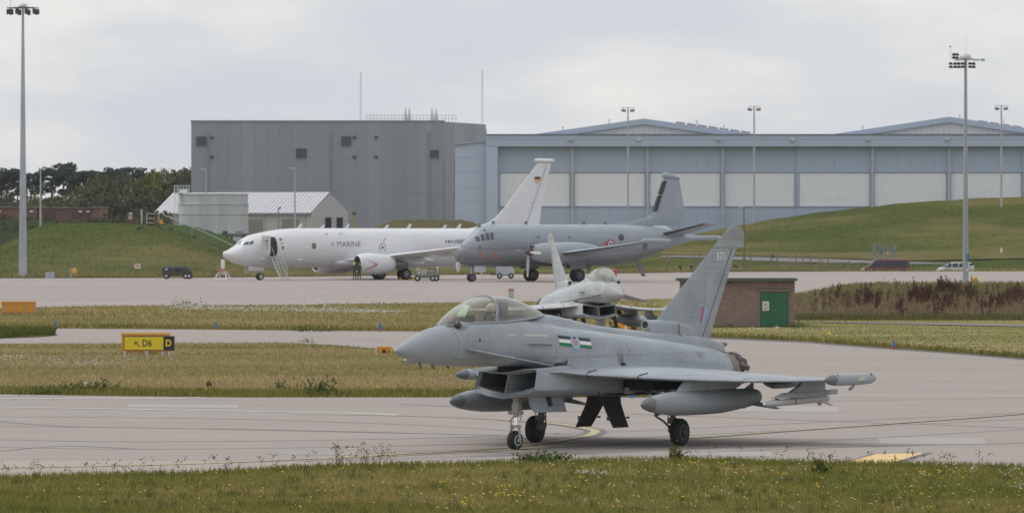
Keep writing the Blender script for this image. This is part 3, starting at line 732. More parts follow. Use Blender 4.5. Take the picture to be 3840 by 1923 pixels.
for h in (.6, 1.1): rl.tube([(Xu(C3(1465, 0)[0], YB + 6), YB + 6, zt + h), (Xu(C3(2175, 0)[0], YB + 6), YB + 6, zt + h)], .03, 4)
part(rl, 'roof_railing', M['steel'], gb)
for x in (1775, 1805, 1985, 2018):
    X = Xu(C3(x, 0)[0], YB + 8)
    part(MB().lathe([(0, .30), (1.0, .25), (2.2, .10), (2.5, .02)], (X, YB + 8, zt - .2), (0, 0, 1), 8), 'roof_finial', M['palemetal'], gb)
for (u, vt, lab) in ((1352, 271, 'thin lattice radio mast on the grey roof beside the roof railing'), (1808, 261, 'tall thin radio mast above the corner of the grey roof nearest the hangar')):
    am = MB(); Y = 880.0; X = Xu(u, Y); z0, z1 = zt - .4, Zv(vt, Y)
    for a in range(3):
        dx, dy = .18 * math.cos(a * 2.09), .18 * math.sin(a * 2.09)
        am.tube([(dx, dy, 0), (dx * .4, dy * .4, z1 - z0)], .035, 4)
    nb = 22
    for k in range(nb):
        a = k * 2.09; b_ = (k + 1) * 2.09; h0, h1 = (z1 - z0) * k / nb, (z1 - z0) * (k + 1) / nb; s0, s1 = .18 * (1 - .6 * k / nb), .18 * (1 - .6 * (k + 1) / nb)
        am.tube([(s0 * math.cos(a), s0 * math.sin(a), h0), (s1 * math.cos(b_), s1 * math.sin(b_), h1)], .022, 3)
    tag(am.build('radio_mast', M['palemetal'], None, (X, Y, z0)), lab, 'mast', 'radio masts on the grey building')

# hangar
YH = 750.0; zh = 1.65
hb = empty('hangar', (Xu(2900, YH), YH, zh), label='long blue grey hangar with pale translucent doors and twin gabled roof', cat='hangar')
m_f = mat('hangar fascia', (.43, .50, .61), .5, var=.03); m_f2 = mat('hangar fascia light', (.47, .535, .64), .5, var=.03)
m_d = mat('hangar door cladding', (.41, .475, .585), .55, var=.03); m_w = mat('translucent wall', (.80, .81, .825), .45, var=.04, scale=1.5, stretch=(3, 1, .4)); m_rib = mat('translucent wall rib', (.88, .88, .88), .5)
m_wg = mat('gable sheet', (.66, .67, .66), .5, var=.04)
m_st = mat('hangar steel', (.50, .52, .54), .5, var=.05)
u_end = 4400
def hbox(u0, u1, v0, v1, y0, y1, mb=None):
    mb = mb or MB(); x0, x1 = Xu(u0, YH), Xu(u1, YH); z1, z0 = Zv(v0, YH), (Zv(v1, YH) if v1 else zh - 1)
    return mb.box(((x0 + x1) / 2, (y0 + y1) / 2, (z0 + z1) / 2), (x1 - x0, y1 - y0, z1 - z0))
part(hbox(1866, u_end, 512, None, YH + 1.6, YH + 60), 'core', m_d, hb)
part(hbox(1822, u_end, 507, 549.5, YH - .3, YH + 1.4), 'fascia', m_f, hb)
part(hbox(1822, u_end, 503.5, 506.5, YH - .45, YH + 2.0), 'fascia_coping', mat('coping', (.16, .17, .19), .5), hb)
part(hbox(1822, u_end, 521, 522.3, YH - .35, YH - .31), 'fascia_seam', m_f2, hb)
part(hbox(1822, 1866, 550, None, YH - .25, YH + 3), 'pier', m_f2, hb)
x0, x1 = Xu(1707, YH + 1), Xu(1821, YH + 1)
part(MB().prism([(x0, YH + 1, zh - 1), (x1, YH + 1, zh - 1), (x1, YH + 1, Zv(531, YH)), (x0, YH + 1, Zv(545, YH))], (0, 25, 0)), 'annex_wall', m_f2, hb)
part(MB().prism([(x0 - .2, YH + .7, Zv(545, YH)), (x1, YH + .7, Zv(531, YH)), (x1, YH + .7, Zv(525, YH)), (x0 - .2, YH + .7, Zv(539.5, YH))], (0, 25.6, 0)), 'annex_gutter', mat('annex gutter', (.36, .42, .48), .5), hb)
for k in range(5):
    zz = Zv(590 + k * 55, YH); part(MB().box(((x0 + x1) / 2, YH + .98, zz), (x1 - x0 - .1, .03, .06)), 'annex_seam', m_f, hb)
cols = [1866, 2146, 2428, 2710, 2990, 3272, 3560, 3842, 4122, 4400]
for i in range(len(cols) - 1):
    a, b_ = cols[i] + 8, cols[i + 1] - 8; dy = 0.0 if i != 3 else .22
    for k in range(6):
        q0, q1 = a + (b_ - a) * k / 6 - (10 if k == 0 else 0), a + (b_ - a) * (k + 1) / 6 + (10 if k == 5 else 0)
        part(hbox(q0 + .2, q1 - .2, 549.6, 643.5, YH + 1.05 + dy, YH + 1.3 + dy), 'cladding_panel', m_d, hb)
        part(hbox(q0 + .2, q1 - .2, 777, None, YH + 1.05 + dy, YH + 1.3 + dy), 'cladding_panel', m_d, hb)
    fr = MB(); hbox(cols[i], cols[i + 1], 643.8, 647, YH + .95 + dy, YH + 1.32 + dy, fr); hbox(cols[i], cols[i + 1], 774.5, 776.5, YH + .95 + dy, YH + 1.32 + dy, fr); hbox(cols[i], a - .2, 647.5, 774, YH + .95 + dy, YH + 1.3 + dy, fr); hbox(b_ + .2, cols[i + 1], 647.5, 774, YH + .95 + dy, YH + 1.3 + dy, fr)
    part(fr, 'door_frame', m_d, hb)
    for c in range(3):
        for r in range(4):
            q0, q1 = a + (b_ - a) * c / 3, a + (b_ - a) * (c + 1) / 3; r0, r1 = 647.5 + 126.5 * r / 4, 647.5 + 126.5 * (r + 1) / 4
            part(hbox(q0 + 1.4, q1 - 1.4, r0 + .9, r1 - .9, YH + 1.12 + dy, YH + 1.25 + dy), 'translucent_panel', m_w, hb)
    rb = MB()
    for c in range(1, 3): hbox(a + (b_ - a) * c / 3 - 1.3, a + (b_ - a) * c / 3 + 1.3, 647.5, 774, YH + 1.14 + dy, YH + 1.24 + dy, rb)
    for r in range(1, 4): hbox(a, b_, 647.5 + 126.5 * r / 4 - .8, 647.5 + 126.5 * r / 4 + .8, YH + 1.145 + dy, YH + 1.235 + dy, rb)
    part(rb, 'panel_rails', m_rib, hb)
    if i > 0 and i != 4:
        X = Xu(cols[i], YH)
        part(MB().tube([(X, YH + .55, zh - 1), (X, YH + .55, Zv(550, YH))], .13, 6).box((X + .22, YH + .55, (zh + Zv(550, YH)) / 2), (.07, .07, Zv(550, YH) - zh)), 'door_post', m_st, hb)
for (ul, ua, ur, va) in ((1955, 2415, 2875, 444), (3078, 3560, 4042, 437)):
    Yg = YH + 3; zb = Zv(509, YH); za = Zv(va, YH); xl, xm, xr = Xu(ul, Yg), Xu(ua, Yg), Xu(ur, Yg)
    part(MB().prism([(xl, Yg, zb), (xr, Yg, zb), (xm, Yg, za - .5)], (0, .3, 0)), 'gable_wall', m_wg, hb)
    rbm = MB()
    for k in range(1, 46):
        X = xl + (xr - xl) * k / 46; h = (za - .8 - zb) * (1 - abs(X - xm) / ((xr - xl) / 2))
        if h > .25: rbm.box((X, Yg - .03, zb + h / 2), (.05, .05, h - .1))
    part(rbm, 'gable_ribs', mat('gable rib', (.54, .55, .55), .5), hb)['kind'] = 'stuff'
    for (p, q_) in (((xl - 1, zb - .15), (xm, za)), ((xm, za), (xr + 1, zb - .15))):
        part(MB().prism([(p[0], Yg - .5, p[1] - .72), (q_[0], Yg - .5, q_[1] - .72), (q_[0], Yg - .5, q_[1]), (p[0], Yg - .5, p[1])], (0, .46, 0)), 'barge_board', m_f, hb)
        part(MB().prism([(p[0], Yg - .02, p[1] - .3), (q_[0], Yg - .02, q_[1] - .3), (q_[0], Yg - .02, q_[1] + .02), (p[0], Yg - .02, p[1] + .02)], (0, 58, 0)), 'roof', m_f2, hb)
    for (fu, hgt) in ((.17, .5), (.55 if ua > 3000 else .36, .6), (.72, .8), (.83, .7)):
        X = xl + (xr - xl) * fu; z = zb + (za - zb) * (1 - abs(X - xm) / ((xr - xl) / 2))
        part(MB().tube([(X, Yg + 4, z - .2), (X, Yg + 4, z + hgt)], .1, 6).box((X, Yg + 4, z + hgt), (.3, .3, .1)), 'roof_vent', M['palemetal'], hb)
    sk = MB()
    for k in range(7):
        X = xm + (xr - xm) * (.32 + k * .09); z = zb + (za - zb) * (1 - (X - xm) / (xr - xm)); sk.box((X, Yg + 12, z + .42), (1.2, .8, .25), ry=.16)
    part(sk, 'roof_walkway', mat('roof walkway', (.35, .30, .30), .7), hb)
for u in (2140, 2395, 2695, 2972, 3255, 3552):
    X = Xu(u, YH); part(MB().box((X, YH - .55, Zv(525, YH)), (.5, .4, .14)).box((X, YH - .38, Zv(526, YH)), (.12, .16, .3)), 'wall_light', M['white'] if u in (2395, 2972) else M['palemetal'], hb)

# pale shed with tall pitched roof
ys, psi = 738.0, R(-28)
sh = empty('pale_shed', (Xu(868, ys), ys, 1.6), psi * 0, label='pale sheet metal shed with white pitched roof behind the round tank', cat='shed')
zr, ze = Zv(725, ys), Zv(798, ys)
A = Vector((Xu(565, ys), ys + 8, 0)); Bq = Vector((Xu(1172, ys), ys - 2, 0)); off = Vector((Xu(1300, ys) - Xu(1172, ys), 8.0, 0))
m_sw = mat('shed wall', (.47, .465, .46), .6, var=.04); m_sr = mat('shed roof', (.49, .49, .515), .5, var=.07, scale=1)
def P3(p, z): return (p.x, p.y, z)
bd = MB()
bd.add([P3(A, .5), P3(Bq, .5), P3(Bq + off, .5), P3(A + off, .5), P3(A, ze), P3(Bq, ze), P3(Bq + off, ze), P3(A + off, ze), P3(A + off / 2, zr - .1), P3(Bq + off / 2, zr - .1)],
       [(0, 1, 5, 4), (1, 2, 6, 9, 5), (2, 3, 7, 6), (3, 0, 4, 8, 7), (4, 5, 9, 8), (6, 7, 8, 9)])
part(bd, 'wall', m_sw, sh)
NR = 40
for k in range(NR):
    a0, a1 = A.lerp(Bq, k / NR) , A.lerp(Bq, (k + .86) / NR)
    for sgn in (0, 1):
        e0, e1 = (a0 - off * .03, a1 - off * .03) if sgn == 0 else (a0 + off * 1.03, a1 + off * 1.03)
        r0, r1 = a0 + off / 2, a1 + off / 2
        if sgn == 0 or k % 8 == 0:
            b1 = r1 if sgn == 0 else r0 + (Bq - A) * (7.9 / NR) ; c1 = e1 if sgn == 0 else e0 + (Bq - A) * (7.9 / NR)
            part(MB().prism([P3(e0, ze - .12), P3(c1, ze - .12), P3(b1, zr + .05), P3(r0, zr + .05)], (0, 0, .14)), 'roof_sheet', m_sr, sh)
part(MB().prism([P3(A - off * .045, ze - .3), P3(Bq - off * .045, ze - .3), P3(Bq - off * .045, ze - .12), P3(A - off * .045, ze - .12)], (0, -.15, 0)), 'gutter', mat('dark gutter', (.16, .16, .17), .6), sh)
dr = mat('shutter door', (.26, .25, .235), .65)
def shed_door(u0, u1, vtop):
    f = lambda u: A + (Bq - A) * ((u - 565) / (1172 - 565))
    p, q_ = f(u0), f(u1); d = MB().prism([P3(p + Vector((0, -.05, 0)), 1), P3(q_ + Vector((0, -.05, 0)), 1), P3(q_ + Vector((0, -.05, 0)), Zv(vtop, ys)), P3(p + Vector((0, -.05, 0)), Zv(vtop, ys))], (0, .03, 0))
    z = 1.2
    while z < Zv(vtop, ys) - .3:
        d.box(((p.x + q_.x) / 2, (p.y + q_.y) / 2 - .06, z), (q_.x - p.x - .1, .03, .06), rz=math.atan2(q_.y - p.y, q_.x - p.x)); z += .4
    part(d, 'shutter_door', dr, sh)
shed_door(929, 985, 823); shed_door(1056, 1124, 823); shed_door(612, 660, 823)
for f0 in (.36, .68):
    p = Bq + off * f0; q_ = Bq + off * (f0 + .16); d = Vector((.06, -.03, 0))
    part(MB().prism([P3(p + d, 1), P3(q_ + d, 1), P3(q_ + d, Zv(815, ys)), P3(p + d, Zv(815, ys))], (.03, -.01, 0)), 'dark_doorway', M['dark'], sh)
for k in range(1, 5):
    p = A.lerp(Bq, .62 + k * .085); part(MB().box((p.x, p.y - .04, (ze + 1) / 2), (.06, .04, ze - 1.2)), 'wall_seam', mat('seam', (.33, .33, .32), .6), sh)

# round tank
yt_ = 712.0; rt = (930 - 672) / 2 * yt_ / FOC; xt = Xu(801, yt_); ztop = Zv(727, yt_)
tk = empty('storage_tank', (xt, yt_, 1.5), label='round galvanised storage tank of ribbed steel rings in front of the pale shed', cat='tank')
m_t = mat('tank galvanised', (.50, .52, .535), .5, .15, var=.12, scale=1.6, stretch=(1.0, 1.0, .05))
zz = [1.2, 2.4, 3.6, 4.8, 6.0, Zv(801, yt_), Zv(765, yt_), ztop]
for i in range(len(zz) - 1):
    r_ = rt + (.06 if i % 2 else 0)
    part(MB().lathe([(0, r_), (zz[i + 1] - zz[i] - .13, r_), (zz[i + 1] - zz[i] - .12, r_ + .09), (zz[i + 1] - zz[i], r_ + .09)], (xt, yt_, zz[i]), (0, 0, 1), 48, cap=True), 'tank_ring', m_t, tk)
pf = MB(); Xp0, Xp1 = Xu(657, yt_), Xu(712, yt_); Zp = ztop + .05
pf.box(((Xp0 + Xp1) / 2, yt_ - 1.5, Zp), (Xp1 - Xp0, 1.6, .08))
part(pf, 'platform', M['palemetal'], tk)
pr = MB()
for k in range(6):
    X = Xp0 + (Xp1 - Xp0) * k / 5; pr.tube([(X, yt_ - 2.3, Zp), (X, yt_ - 2.3, Zp + .95)], .025, 4); pr.tube([(X, yt_ - .7, Zp), (X, yt_ - .7, Zp + .95)], .025, 4)
for h in (.5, .95):
    pr.tube([(Xp0, yt_ - 2.3, Zp + h), (Xp1, yt_ - 2.3, Zp + h)], .025, 4); pr.tube([(Xp0, yt_ - .7, Zp + h), (Xp1, yt_ - .7, Zp + h)], .025, 4)
part(pr, 'platform_railing', M['palemetal'], tk)
part(MB().box((Xu(690, yt_), yt_ - 1.4, Zp + .3), (1.0, .8, .45)), 'platform_hatch', M['white'], tk)
ld = MB()
for s in (-.22, .22): ld.tube([(Xp0 + .3 + s, yt_ - 2.4, 1.5), (Xp0 + .3 + s, yt_ - 2.4, Zp + .9)], .03, 4)
for k in range(26): ld.tube([(Xp0 + .08, yt_ - 2.4, 1.8 + k * .33), (Xp0 + .52, yt_ - 2.4, 1.8 + k * .33)], .018, 3)
part(ld, 'ladder', M['palemetal'], tk)

# long brown brick building behind the mound
yb_ = 780.0
bb = empty('brown_brick_building', (Xu(190, yb_), yb_, 1.7), label='long low red brown brick building with flat roof behind the grass mound', cat='building')
m_bk = mat('red brown brick', (.165, .098, .084), .85, var=.12, scale=2, stretch=(1, 1, 4)); m_bk2 = mat('red brown render', (.16, .095, .08), .85, var=.06); m_cop = mat('pale coping', (.34, .30, .29), .7)
def bbox(u0, u1, v0, v1, y0, y1): return MB().box(((Xu(u0, yb_) + Xu(u1, yb_)) / 2, (y0 + y1) / 2, (Zv(v0, yb_) + (Zv(v1, yb_) if v1 else 1)) / 2), (Xu(u1, yb_) - Xu(u0, yb_), y1 - y0, Zv(v0, yb_) - (Zv(v1, yb_) if v1 else 1)))
part(bbox(-300, 140, 778, None, yb_ - 4, yb_ + 12), 'wall', m_bk, bb); part(bbox(141, 349, 780, None, yb_, yb_ + 12), 'wall', m_bk, bb); part(bbox(350, 380, 777.5, None, yb_ - 2, yb_ + 12), 'wall', m_bk2, bb)
part(bbox(-300, 142, 776, 778, yb_ - 4.3, yb_ + 12), 'coping', m_cop, bb); part(bbox(142.5, 349, 778, 780, yb_ - .3, yb_ + 12), 'coping', m_cop, bb); part(bbox(350, 383, 775.5, 777.5, yb_ - 2.3, yb_ + 12), 'coping', m_cop, bb)
for (u0, u1, v0) in ((170, 208, 797), (270, 305, 797), (210, 262, 796)):
    part(bbox(u0, u1, v0, None, yb_ - .12, yb_ - .02), 'recessed_door', m_bk2 if u0 == 210 else mat('brown door', (.10, .06, .055), .7), bb)
for u in (8, 128, 302, 331): part(MB().box((Xu(u, yb_), yb_ - (4.2 if u < 140 else .2), Zv(793, yb_)), (.5, .3, .25), taper=.7), 'wall_light', M['palemetal'], bb)

# ------------------------------------------------------------------ trees
def crown(name, lobes, nleaf, size, m, parent, flat=.5):
    L_ = len(lobes); wts = np.array([l[3] ** 2 for l in lobes]); wts = wts / wts.sum()
    idx = rng.choice(L_, nleaf, p=wts); lb = np.array([[*l[:3], l[3], l[4]] for l in lobes])[idx]
    d = rng.normal(0, 1, (nleaf, 3)); d /= np.linalg.norm(d, axis=1)[:, None]
    rr = lb[:, 3] * rng.uniform(.35, 1.08, nleaf) ** .6
    Cn = lb[:, :3] + d * rr[:, None] * np.stack([np.ones(nleaf), np.ones(nleaf), lb[:, 4]], 1)
    a = rng.normal(0, 1, (nleaf, 3)); a /= np.linalg.norm(a, axis=1)[:, None]; b_ = np.cross(a, rng.normal(0, 1, (nleaf, 3))); b_ /= np.linalg.norm(b_, axis=1)[:, None]
    s = size * rng.uniform(.5, 1.3, nleaf)[:, None]
    V = np.stack([Cn + a * s, Cn + b_ * s * .6, Cn - a * s * .8, Cn - b_ * s * .6], 1).reshape(-1, 3)
    F = np.arange(nleaf * 4).reshape(-1, 4)
    return raw_mesh(name, V, F, m, parent)
def leafmat(n, a, b_): return blend_mat(n, [a, b_], [.35], rough=.8, island=.3, trans=.15, ramp=(.4, .6))
m_bark = mat('pine bark', (.085, .06, .045), .9, var=.2)
m_pine = leafmat('pine needles', (0.063, 0.080, 0.071), (0.086, 0.100, 0.081))
m_leaf = [leafmat('dark leaves', (0.086, 0.106, 0.066), (0.118, 0.125, 0.068)), leafmat('olive leaves', (0.122, 0.132, 0.066), (0.143, 0.143, 0.078)), leafmat('brown green leaves', (0.136, 0.122, 0.071), (0.108, 0.123, 0.071)), leafmat('yellow green leaves', (0.186, 0.194, 0.053), (0.143, 0.157, 0.056))]
def pine(h, seed):
    r_ = random.Random(seed); root = empty('pine_tree', (0, 0, 0))
    bend = r_.uniform(-.8, .8); tr = MB()
    pts = [(bend * (t ** 2), .3 * math.sin(t * 3 + seed), h * t * .93) for t in (0, .25, .5, .75, 1)]
    tr.tube(pts, [.28, .24, .2, .14, .06], 6)
    lob = []
    for k in range(r_.randint(4, 7)):
        t = r_.uniform(.74, .98); a = r_.uniform(0, 2 * PI); ln = r_.uniform(.9, 2.6) * (1.25 - t * .6)
        b0 = (bend * t * t, 0, h * t * .93); e = (b0[0] + ln * math.cos(a), ln * math.sin(a), b0[2] + r_.uniform(.1, .9))
        tr.tube([b0, e], [.1, .04], 4)
        for j in range(2): lob.append((e[0] + r_.uniform(-.9, .9), e[1] + r_.uniform(-.9, .9), e[2] + r_.uniform(-.1, .7), r_.uniform(.5, 1.1), r_.uniform(.30, .45)))
    for k in range(3): lob.append((bend + r_.uniform(-1.0, 1.0), r_.uniform(-1, 1), h * r_.uniform(.93, 1.02), r_.uniform(.8, 1.3), .42))
    tr.build('trunk', m_bark, root); crown('crown', lob, 1100, .24, m_pine, root)
    return root
def bushy(h, w_, seed, m):
    r_ = random.Random(seed); root = empty('broadleaf_tree', (0, 0, 0)); tr = MB()
    tr.tube([(0, 0, 0), (.1, 0, h * .4), (0, .1, h * .8)], [.25, .18, .06], 6)
    for k in range(5):
        a = r_.uniform(0, 6.28); tr.tube([(.05, 0, h * .35), (w_ * .3 * math.cos(a), w_ * .3 * math.sin(a), h * .7)], [.12, .04], 4)
    lob = []
    for k in range(15):
        a = r_.uniform(0, 6.28); q_ = r_.uniform(.0, .42) * w_; z = h * r_.uniform(.12, .86)
        lob.append((q_ * math.cos(a), q_ * math.sin(a), z, w_ * r_.uniform(.13, .27) * (1.15 - .4 * z / h), r_.uniform(.7, 1.1)))
    lob.append((0, 0, h * .88, w_ * .2, .9))
    tr.build('trunk', m_bark, root); crown('crown', lob, 3000, .34, m, root)
    return root
pines = [pine(13, 3), pine(12, 11), pine(13.5, 23), pine(11.5, 37)]
bushes = [bushy(9, 8, 5, m_leaf[0]), bushy(8.5, 9, 6, m_leaf[1]), bushy(9, 7.5, 8, m_leaf[2]), bushy(9, 8, 9, m_leaf[3]), bushy(8, 8, 12, m_leaf[0])]
used = set()
def put(proto, key, x, y, z, sc_, rz, label, cat, group):
    o = proto if key not in used else dup(proto)
    used.add(key); o.location = (x, y, z); o.scale = (sc_[0], sc_[0], sc_[1]); o.rotation_euler = (0, 0, rz)
    tag(o, label, cat, group)
nth = ['first', 'second', 'third', 'fourth', 'fifth', 'sixth', 'seventh', 'eighth', 'ninth', 'tenth', 'eleventh', 'twelfth', 'thirteenth', 'fourteenth', 'fifteenth', 'sixteenth', 'seventeenth', 'eighteenth', 'nineteenth', 'twentieth', 'twenty first', 'twenty second', 'twenty third', 'twenty fourth', 'twenty fifth', 'twenty sixth', 'twenty seventh', 'twenty eighth', 'twenty ninth', 'thirtieth', 'thirty first', 'thirty second']
ptop = [(-30, 632), (8, 630), (30, 640), (62, 636), (108, 650), (150, 628), (185, 622), (205, 640), (238, 612), (275, 625), (300, 648), (325, 645), (358, 640), (405, 628), (390, 650), (455, 640), (480, 628), (512, 630), (545, 645), (565, 650), (690, 640), (706, 634)]
for i, (u, v) in enumerate(ptop):
    k = i % 4; Y = 930 + (i * 37 % 50); h0 = (13, 12, 13.5, 11.5)[k]; z0 = 2.0; zt_ = Zv(v, Y)
    put(pines[k], 'p%d' % k, Xu(u, Y), Y, z0, (1.0 + .12 * ((i * 7) % 3), (zt_ - z0) / (h0 * 1.03)), i * 2.1, f'flat topped pine on the skyline, {nth[i]} from the tall mast end', 'pine', 'pines on the skyline')
btop = [(-40, 730, 4), (20, 742, 0), (75, 752, 0), (120, 738, 1), (165, 748, 0), (210, 738, 2), (255, 740, 0), (300, 718, 1), (345, 702, 2), (385, 668, 1), (430, 672, 0), (470, 665, 4), (505, 690, 1), (540, 676, 0), (580, 648, 3), (610, 645, 3), (640, 655, 1), (665, 662, 2), (700, 650, 1), (735, 655, 0)]
for i, (u, v, k) in enumerate(btop):
    Y = 885 + (i * 23 % 30); h0 = (9, 8.5, 9, 9, 8)[k]; zt_ = Zv(v, Y)
    put(bushes[k], 'b%d' % k, Xu(u, Y), Y, 1.8, (1.05, (zt_ - 1.8) / h0), i * 1.3, f'{["dark green", "olive green", "brownish green", "yellow green", "deep green"][k]} broadleaf tree below the pines, {nth[i]} from the tall mast end', 'tree', 'broadleaf trees in the belt')
ftop = [(0, 770, 0), (60, 762, 4), (130, 765, 1), (200, 758, 0), (270, 750, 2), (330, 745, 0), (390, 738, 4), (440, 748, 1), (490, 742, 2), (540, 735, 0), (590, 725, 1), (640, 735, 2), (690, 720, 4)]
for i, (u, v, k) in enumerate(ftop):
    Y = 850 + (i * 11 % 16); h0 = (9, 8.5, 9, 9, 8)[k]; zt_ = Zv(v, Y)
    put(bushes[k], 'b%d' % k, Xu(u, Y), Y, 1.7, (1.0, (zt_ - 1.7) / h0), i * 2.3, f'{["dark green", "olive green", "brownish green", "yellow green", "deep green"][k]} low tree just behind the brown building, {nth[i]} from the mast end', 'tree', 'front row trees behind the brown building')
# scrub beside the mound
sp = []
for _ in range(1500):
    u = rng.uniform(-60, 640); Y = rng.uniform(664, 700) if u < 260 else rng.uniform(700, 740)
    vt = np.interp(u, [-60, 190, 260, 380, 470, 560, 640], [826, 832, 846, 826, 815, 806, 812]); z1 = Zv(vt, Y); z = rng.uniform(2, z1 + .3)
    sp.append((Xu(u, Y), Y, z, rng.uniform(.4, .8), .8))
tag(crown('scrub', sp, 9000, .30, leafmat('scrub leaves', (0.064, 0.079, 0.044), (0.094, 0.089, 0.054)), None), kind='stuff')
# ------------------------------------------------------------------ fighter jets
S0 = 8.0
def J(s, l, z): return (S0 - s, l, z)

def loft_secs(secs, ss, smooth=True):
    """secs: list of (s, [(l, z), ...] from top centre to bottom centre) -> half sections at stations ss"""
    st = [q[0] for q in secs]; n = len(secs[0][1])
    fl = [pchip(st, [q[1][k][0] for q in secs]) for k in range(n)]; fz = [pchip(st, [q[1][k][1] for q in secs]) for k in range(n)]
    out_ = []
    for s in ss:
        p = np.array([(float(fl[k](s)), float(fz[k](s))) for k in range(n)])
        if smooth:
            q = []
            for i in range(n - 1):
                p0 = p[i - 1] if i > 0 else np.array([-p[1][0], p[1][1]]); p3 = p[i + 2] if i + 2 < n else np.array([-p[n - 2][0], p[n - 2][1]])
                for t in (0, 1 / 3, 2 / 3):
                    q.append(.5 * (2 * p[i] + (p[i + 1] - p0) * t + (2 * p0 - 5 * p[i] + 4 * p[i + 1] - p3) * t * t + (3 * p[i] - p0 - 3 * p[i + 1] + p3) * t ** 3))
            q.append(p[-1]); p = np.array(q)
        p[0, 0] = 0; p[-1, 0] = 0
        out_.append((s, p))
    return out_
def ring(half, s, skew=None):
    pts = [(l, z) for l, z in half] + [(-l, z) for l, z in half[-2:0:-1]]
    return [J(s + (skew(l, z) if skew else 0), l, z) for l, z in pts]

def circ(zc, r, n=9):
    return [(r * math.sin(PI * k / (n - 1)), zc + r * math.cos(PI * k / (n - 1))) for k in range(n)]
NOSE = [(.18, circ(2.45, .008)), (.30, circ(2.455, .075)), (.55, circ(2.47, .165)), (.9, circ(2.49, .262)), (1.3, circ(2.52, .352)), (1.75, circ(2.543, .43)), (2.2, circ(2.552, .482))]
BODY = [(2.2, circ(2.552, .482)),
 (3.0, [(0, 3.06), (.2, 3.07), (.38, 3.07), (.5, 2.98), (.575, 2.8), (.6, 2.55), (.53, 2.3), (.33, 2.1), (0, 2.04)]),
 (4.0, [(0, 3.07), (.25, 3.08), (.46, 3.08), (.58, 3.0), (.67, 2.8), (.70, 2.55), (.63, 2.3), (.4, 2.1), (0, 2.03)]),
 (5.0, [(0, 3.10), (.25, 3.11), (.45, 3.12), (.62, 2.99), (.74, 2.8), (.79, 2.55), (.74, 2.3), (.5, 2.1), (0, 2.0)]),
 (6.0, [(0, 3.12), (.2, 3.12), (.36, 3.07), (.6, 2.96), (.80, 2.78), (.88, 2.5), (.88, 2.2), (.72, 1.98), (0, 1.9)]),
 (7.0, [(0, 2.94), (.2, 2.94), (.38, 2.93), (.62, 2.885), (.84, 2.73), (.94, 2.45), (.97, 2.1), (.98, 1.8), (0, 1.7)]),
 (8.5, [(0, 2.81), (.2, 2.81), (.4, 2.81), (.66, 2.765), (.90, 2.61), (1.0, 2.35), (1.03, 2.05), (1.04, 1.75), (0, 1.65)]),
 (10.0, [(0, 2.67), (.2, 2.67), (.42, 2.68), (.68, 2.645), (.93, 2.49), (1.04, 2.25), (1.07, 2.0), (1.08, 1.7), (0, 1.6)]),
 (12.0, [(0, 2.46), (.2, 2.47), (.45, 2.50), (.70, 2.465), (.93, 2.34), (1.05, 2.12), (1.08, 1.9), (1.07, 1.65), (0, 1.5)]),
 (13.6, [(0, 2.27), (.2, 2.29), (.48, 2.335), (.70, 2.30), (.90, 2.18), (1.01, 1.98), (1.04, 1.8), (1.02, 1.55), (0, 1.45)]),
 (14.15, [(0, 2.04), (.2, 2.13), (.50, 2.235), (.68, 2.205), (.84, 2.10), (.95, 1.92), (.98, 1.76), (.95, 1.55), (0, 1.42)])]
TRUNK = [(5.0, [(0, 1.85), (.4, 1.885), (.78, 1.945), (.82, 1.90), (.84, 1.68), (.86, 1.45), (.80, 1.405), (.45, 1.30), (0, 1.235)]),
 (5.6, [(0, 1.9), (.45, 1.95), (.86, 1.985), (.90, 1.95), (.92, 1.7), (.93, 1.44), (.86, 1.39), (.5, 1.28), (0, 1.235)]),
 (7.0, [(0, 1.9), (.5, 2.0), (.93, 2.05), (.98, 1.98), (1.02, 1.68), (1.01, 1.43), (.92, 1.34), (.6, 1.26), (0, 1.25)]),
 (9.0, [(0, 1.9), (.5, 2.0), (1.0, 1.98), (1.05, 1.9), (1.08, 1.62), (1.04, 1.38), (.94, 1.30), (.6, 1.25), (0, 1.25)]),
 (12.0, [(0, 1.9), (.5, 1.95), (1.0, 1.9), (1.05, 1.85), (1.06, 1.6), (1.0, 1.38), (.9, 1.30), (.6, 1.26), (0, 1.27)]),
 (14.15, [(0, 1.7), (.5, 1.8), (.93, 1.75), (.96, 1.7), (.93, 1.52), (.82, 1.36), (.7, 1.30), (.5, 1.27), (0, 1.38)])]
_bodyf = {}
def side_l(s, z):
    """half breadth of the fuselage skin at station s and height z"""
    k = round(s, 2)
    if k not in _bodyf: _bodyf[k] = loft_secs(BODY, [k])[0][1]
    p = _bodyf[k]; best = 0
    for i in range(len(p) - 1):
        z0, z1 = p[i][1], p[i + 1][1]
        if (z0 - z) * (z1 - z) <= 0 and z0 != z1:
            t = (z - z0) / (z1 - z0); best = max(best, p[i][0] + (p[i + 1][0] - p[i][0]) * t)
    return best
def skin(s, z, eps=.006, side=1): return J(s, side * (side_l(s, z) + eps), z)

AIR = [(0, 0), (.008, .22), (.03, .42), (.10, .70), (.25, .95), (.40, 1.0), (.62, .80), (.85, .36), (1.0, .03)]
def wing_rings(st):
    """st: (l, sLE, sTE, zLE, zTE, half thickness)"""
    rs = []
    for (l, a, b, za, zb, h) in st:
        up = [(a + (b - a) * x, za + (zb - za) * x + h * t) for x, t in AIR]; lo = [(a + (b - a) * x, za + (zb - za) * x - h * t * .75) for x, t in AIR[-1:0:-1]]
        rs.append([J(s, l, z) for s, z in up + lo])
    return rs

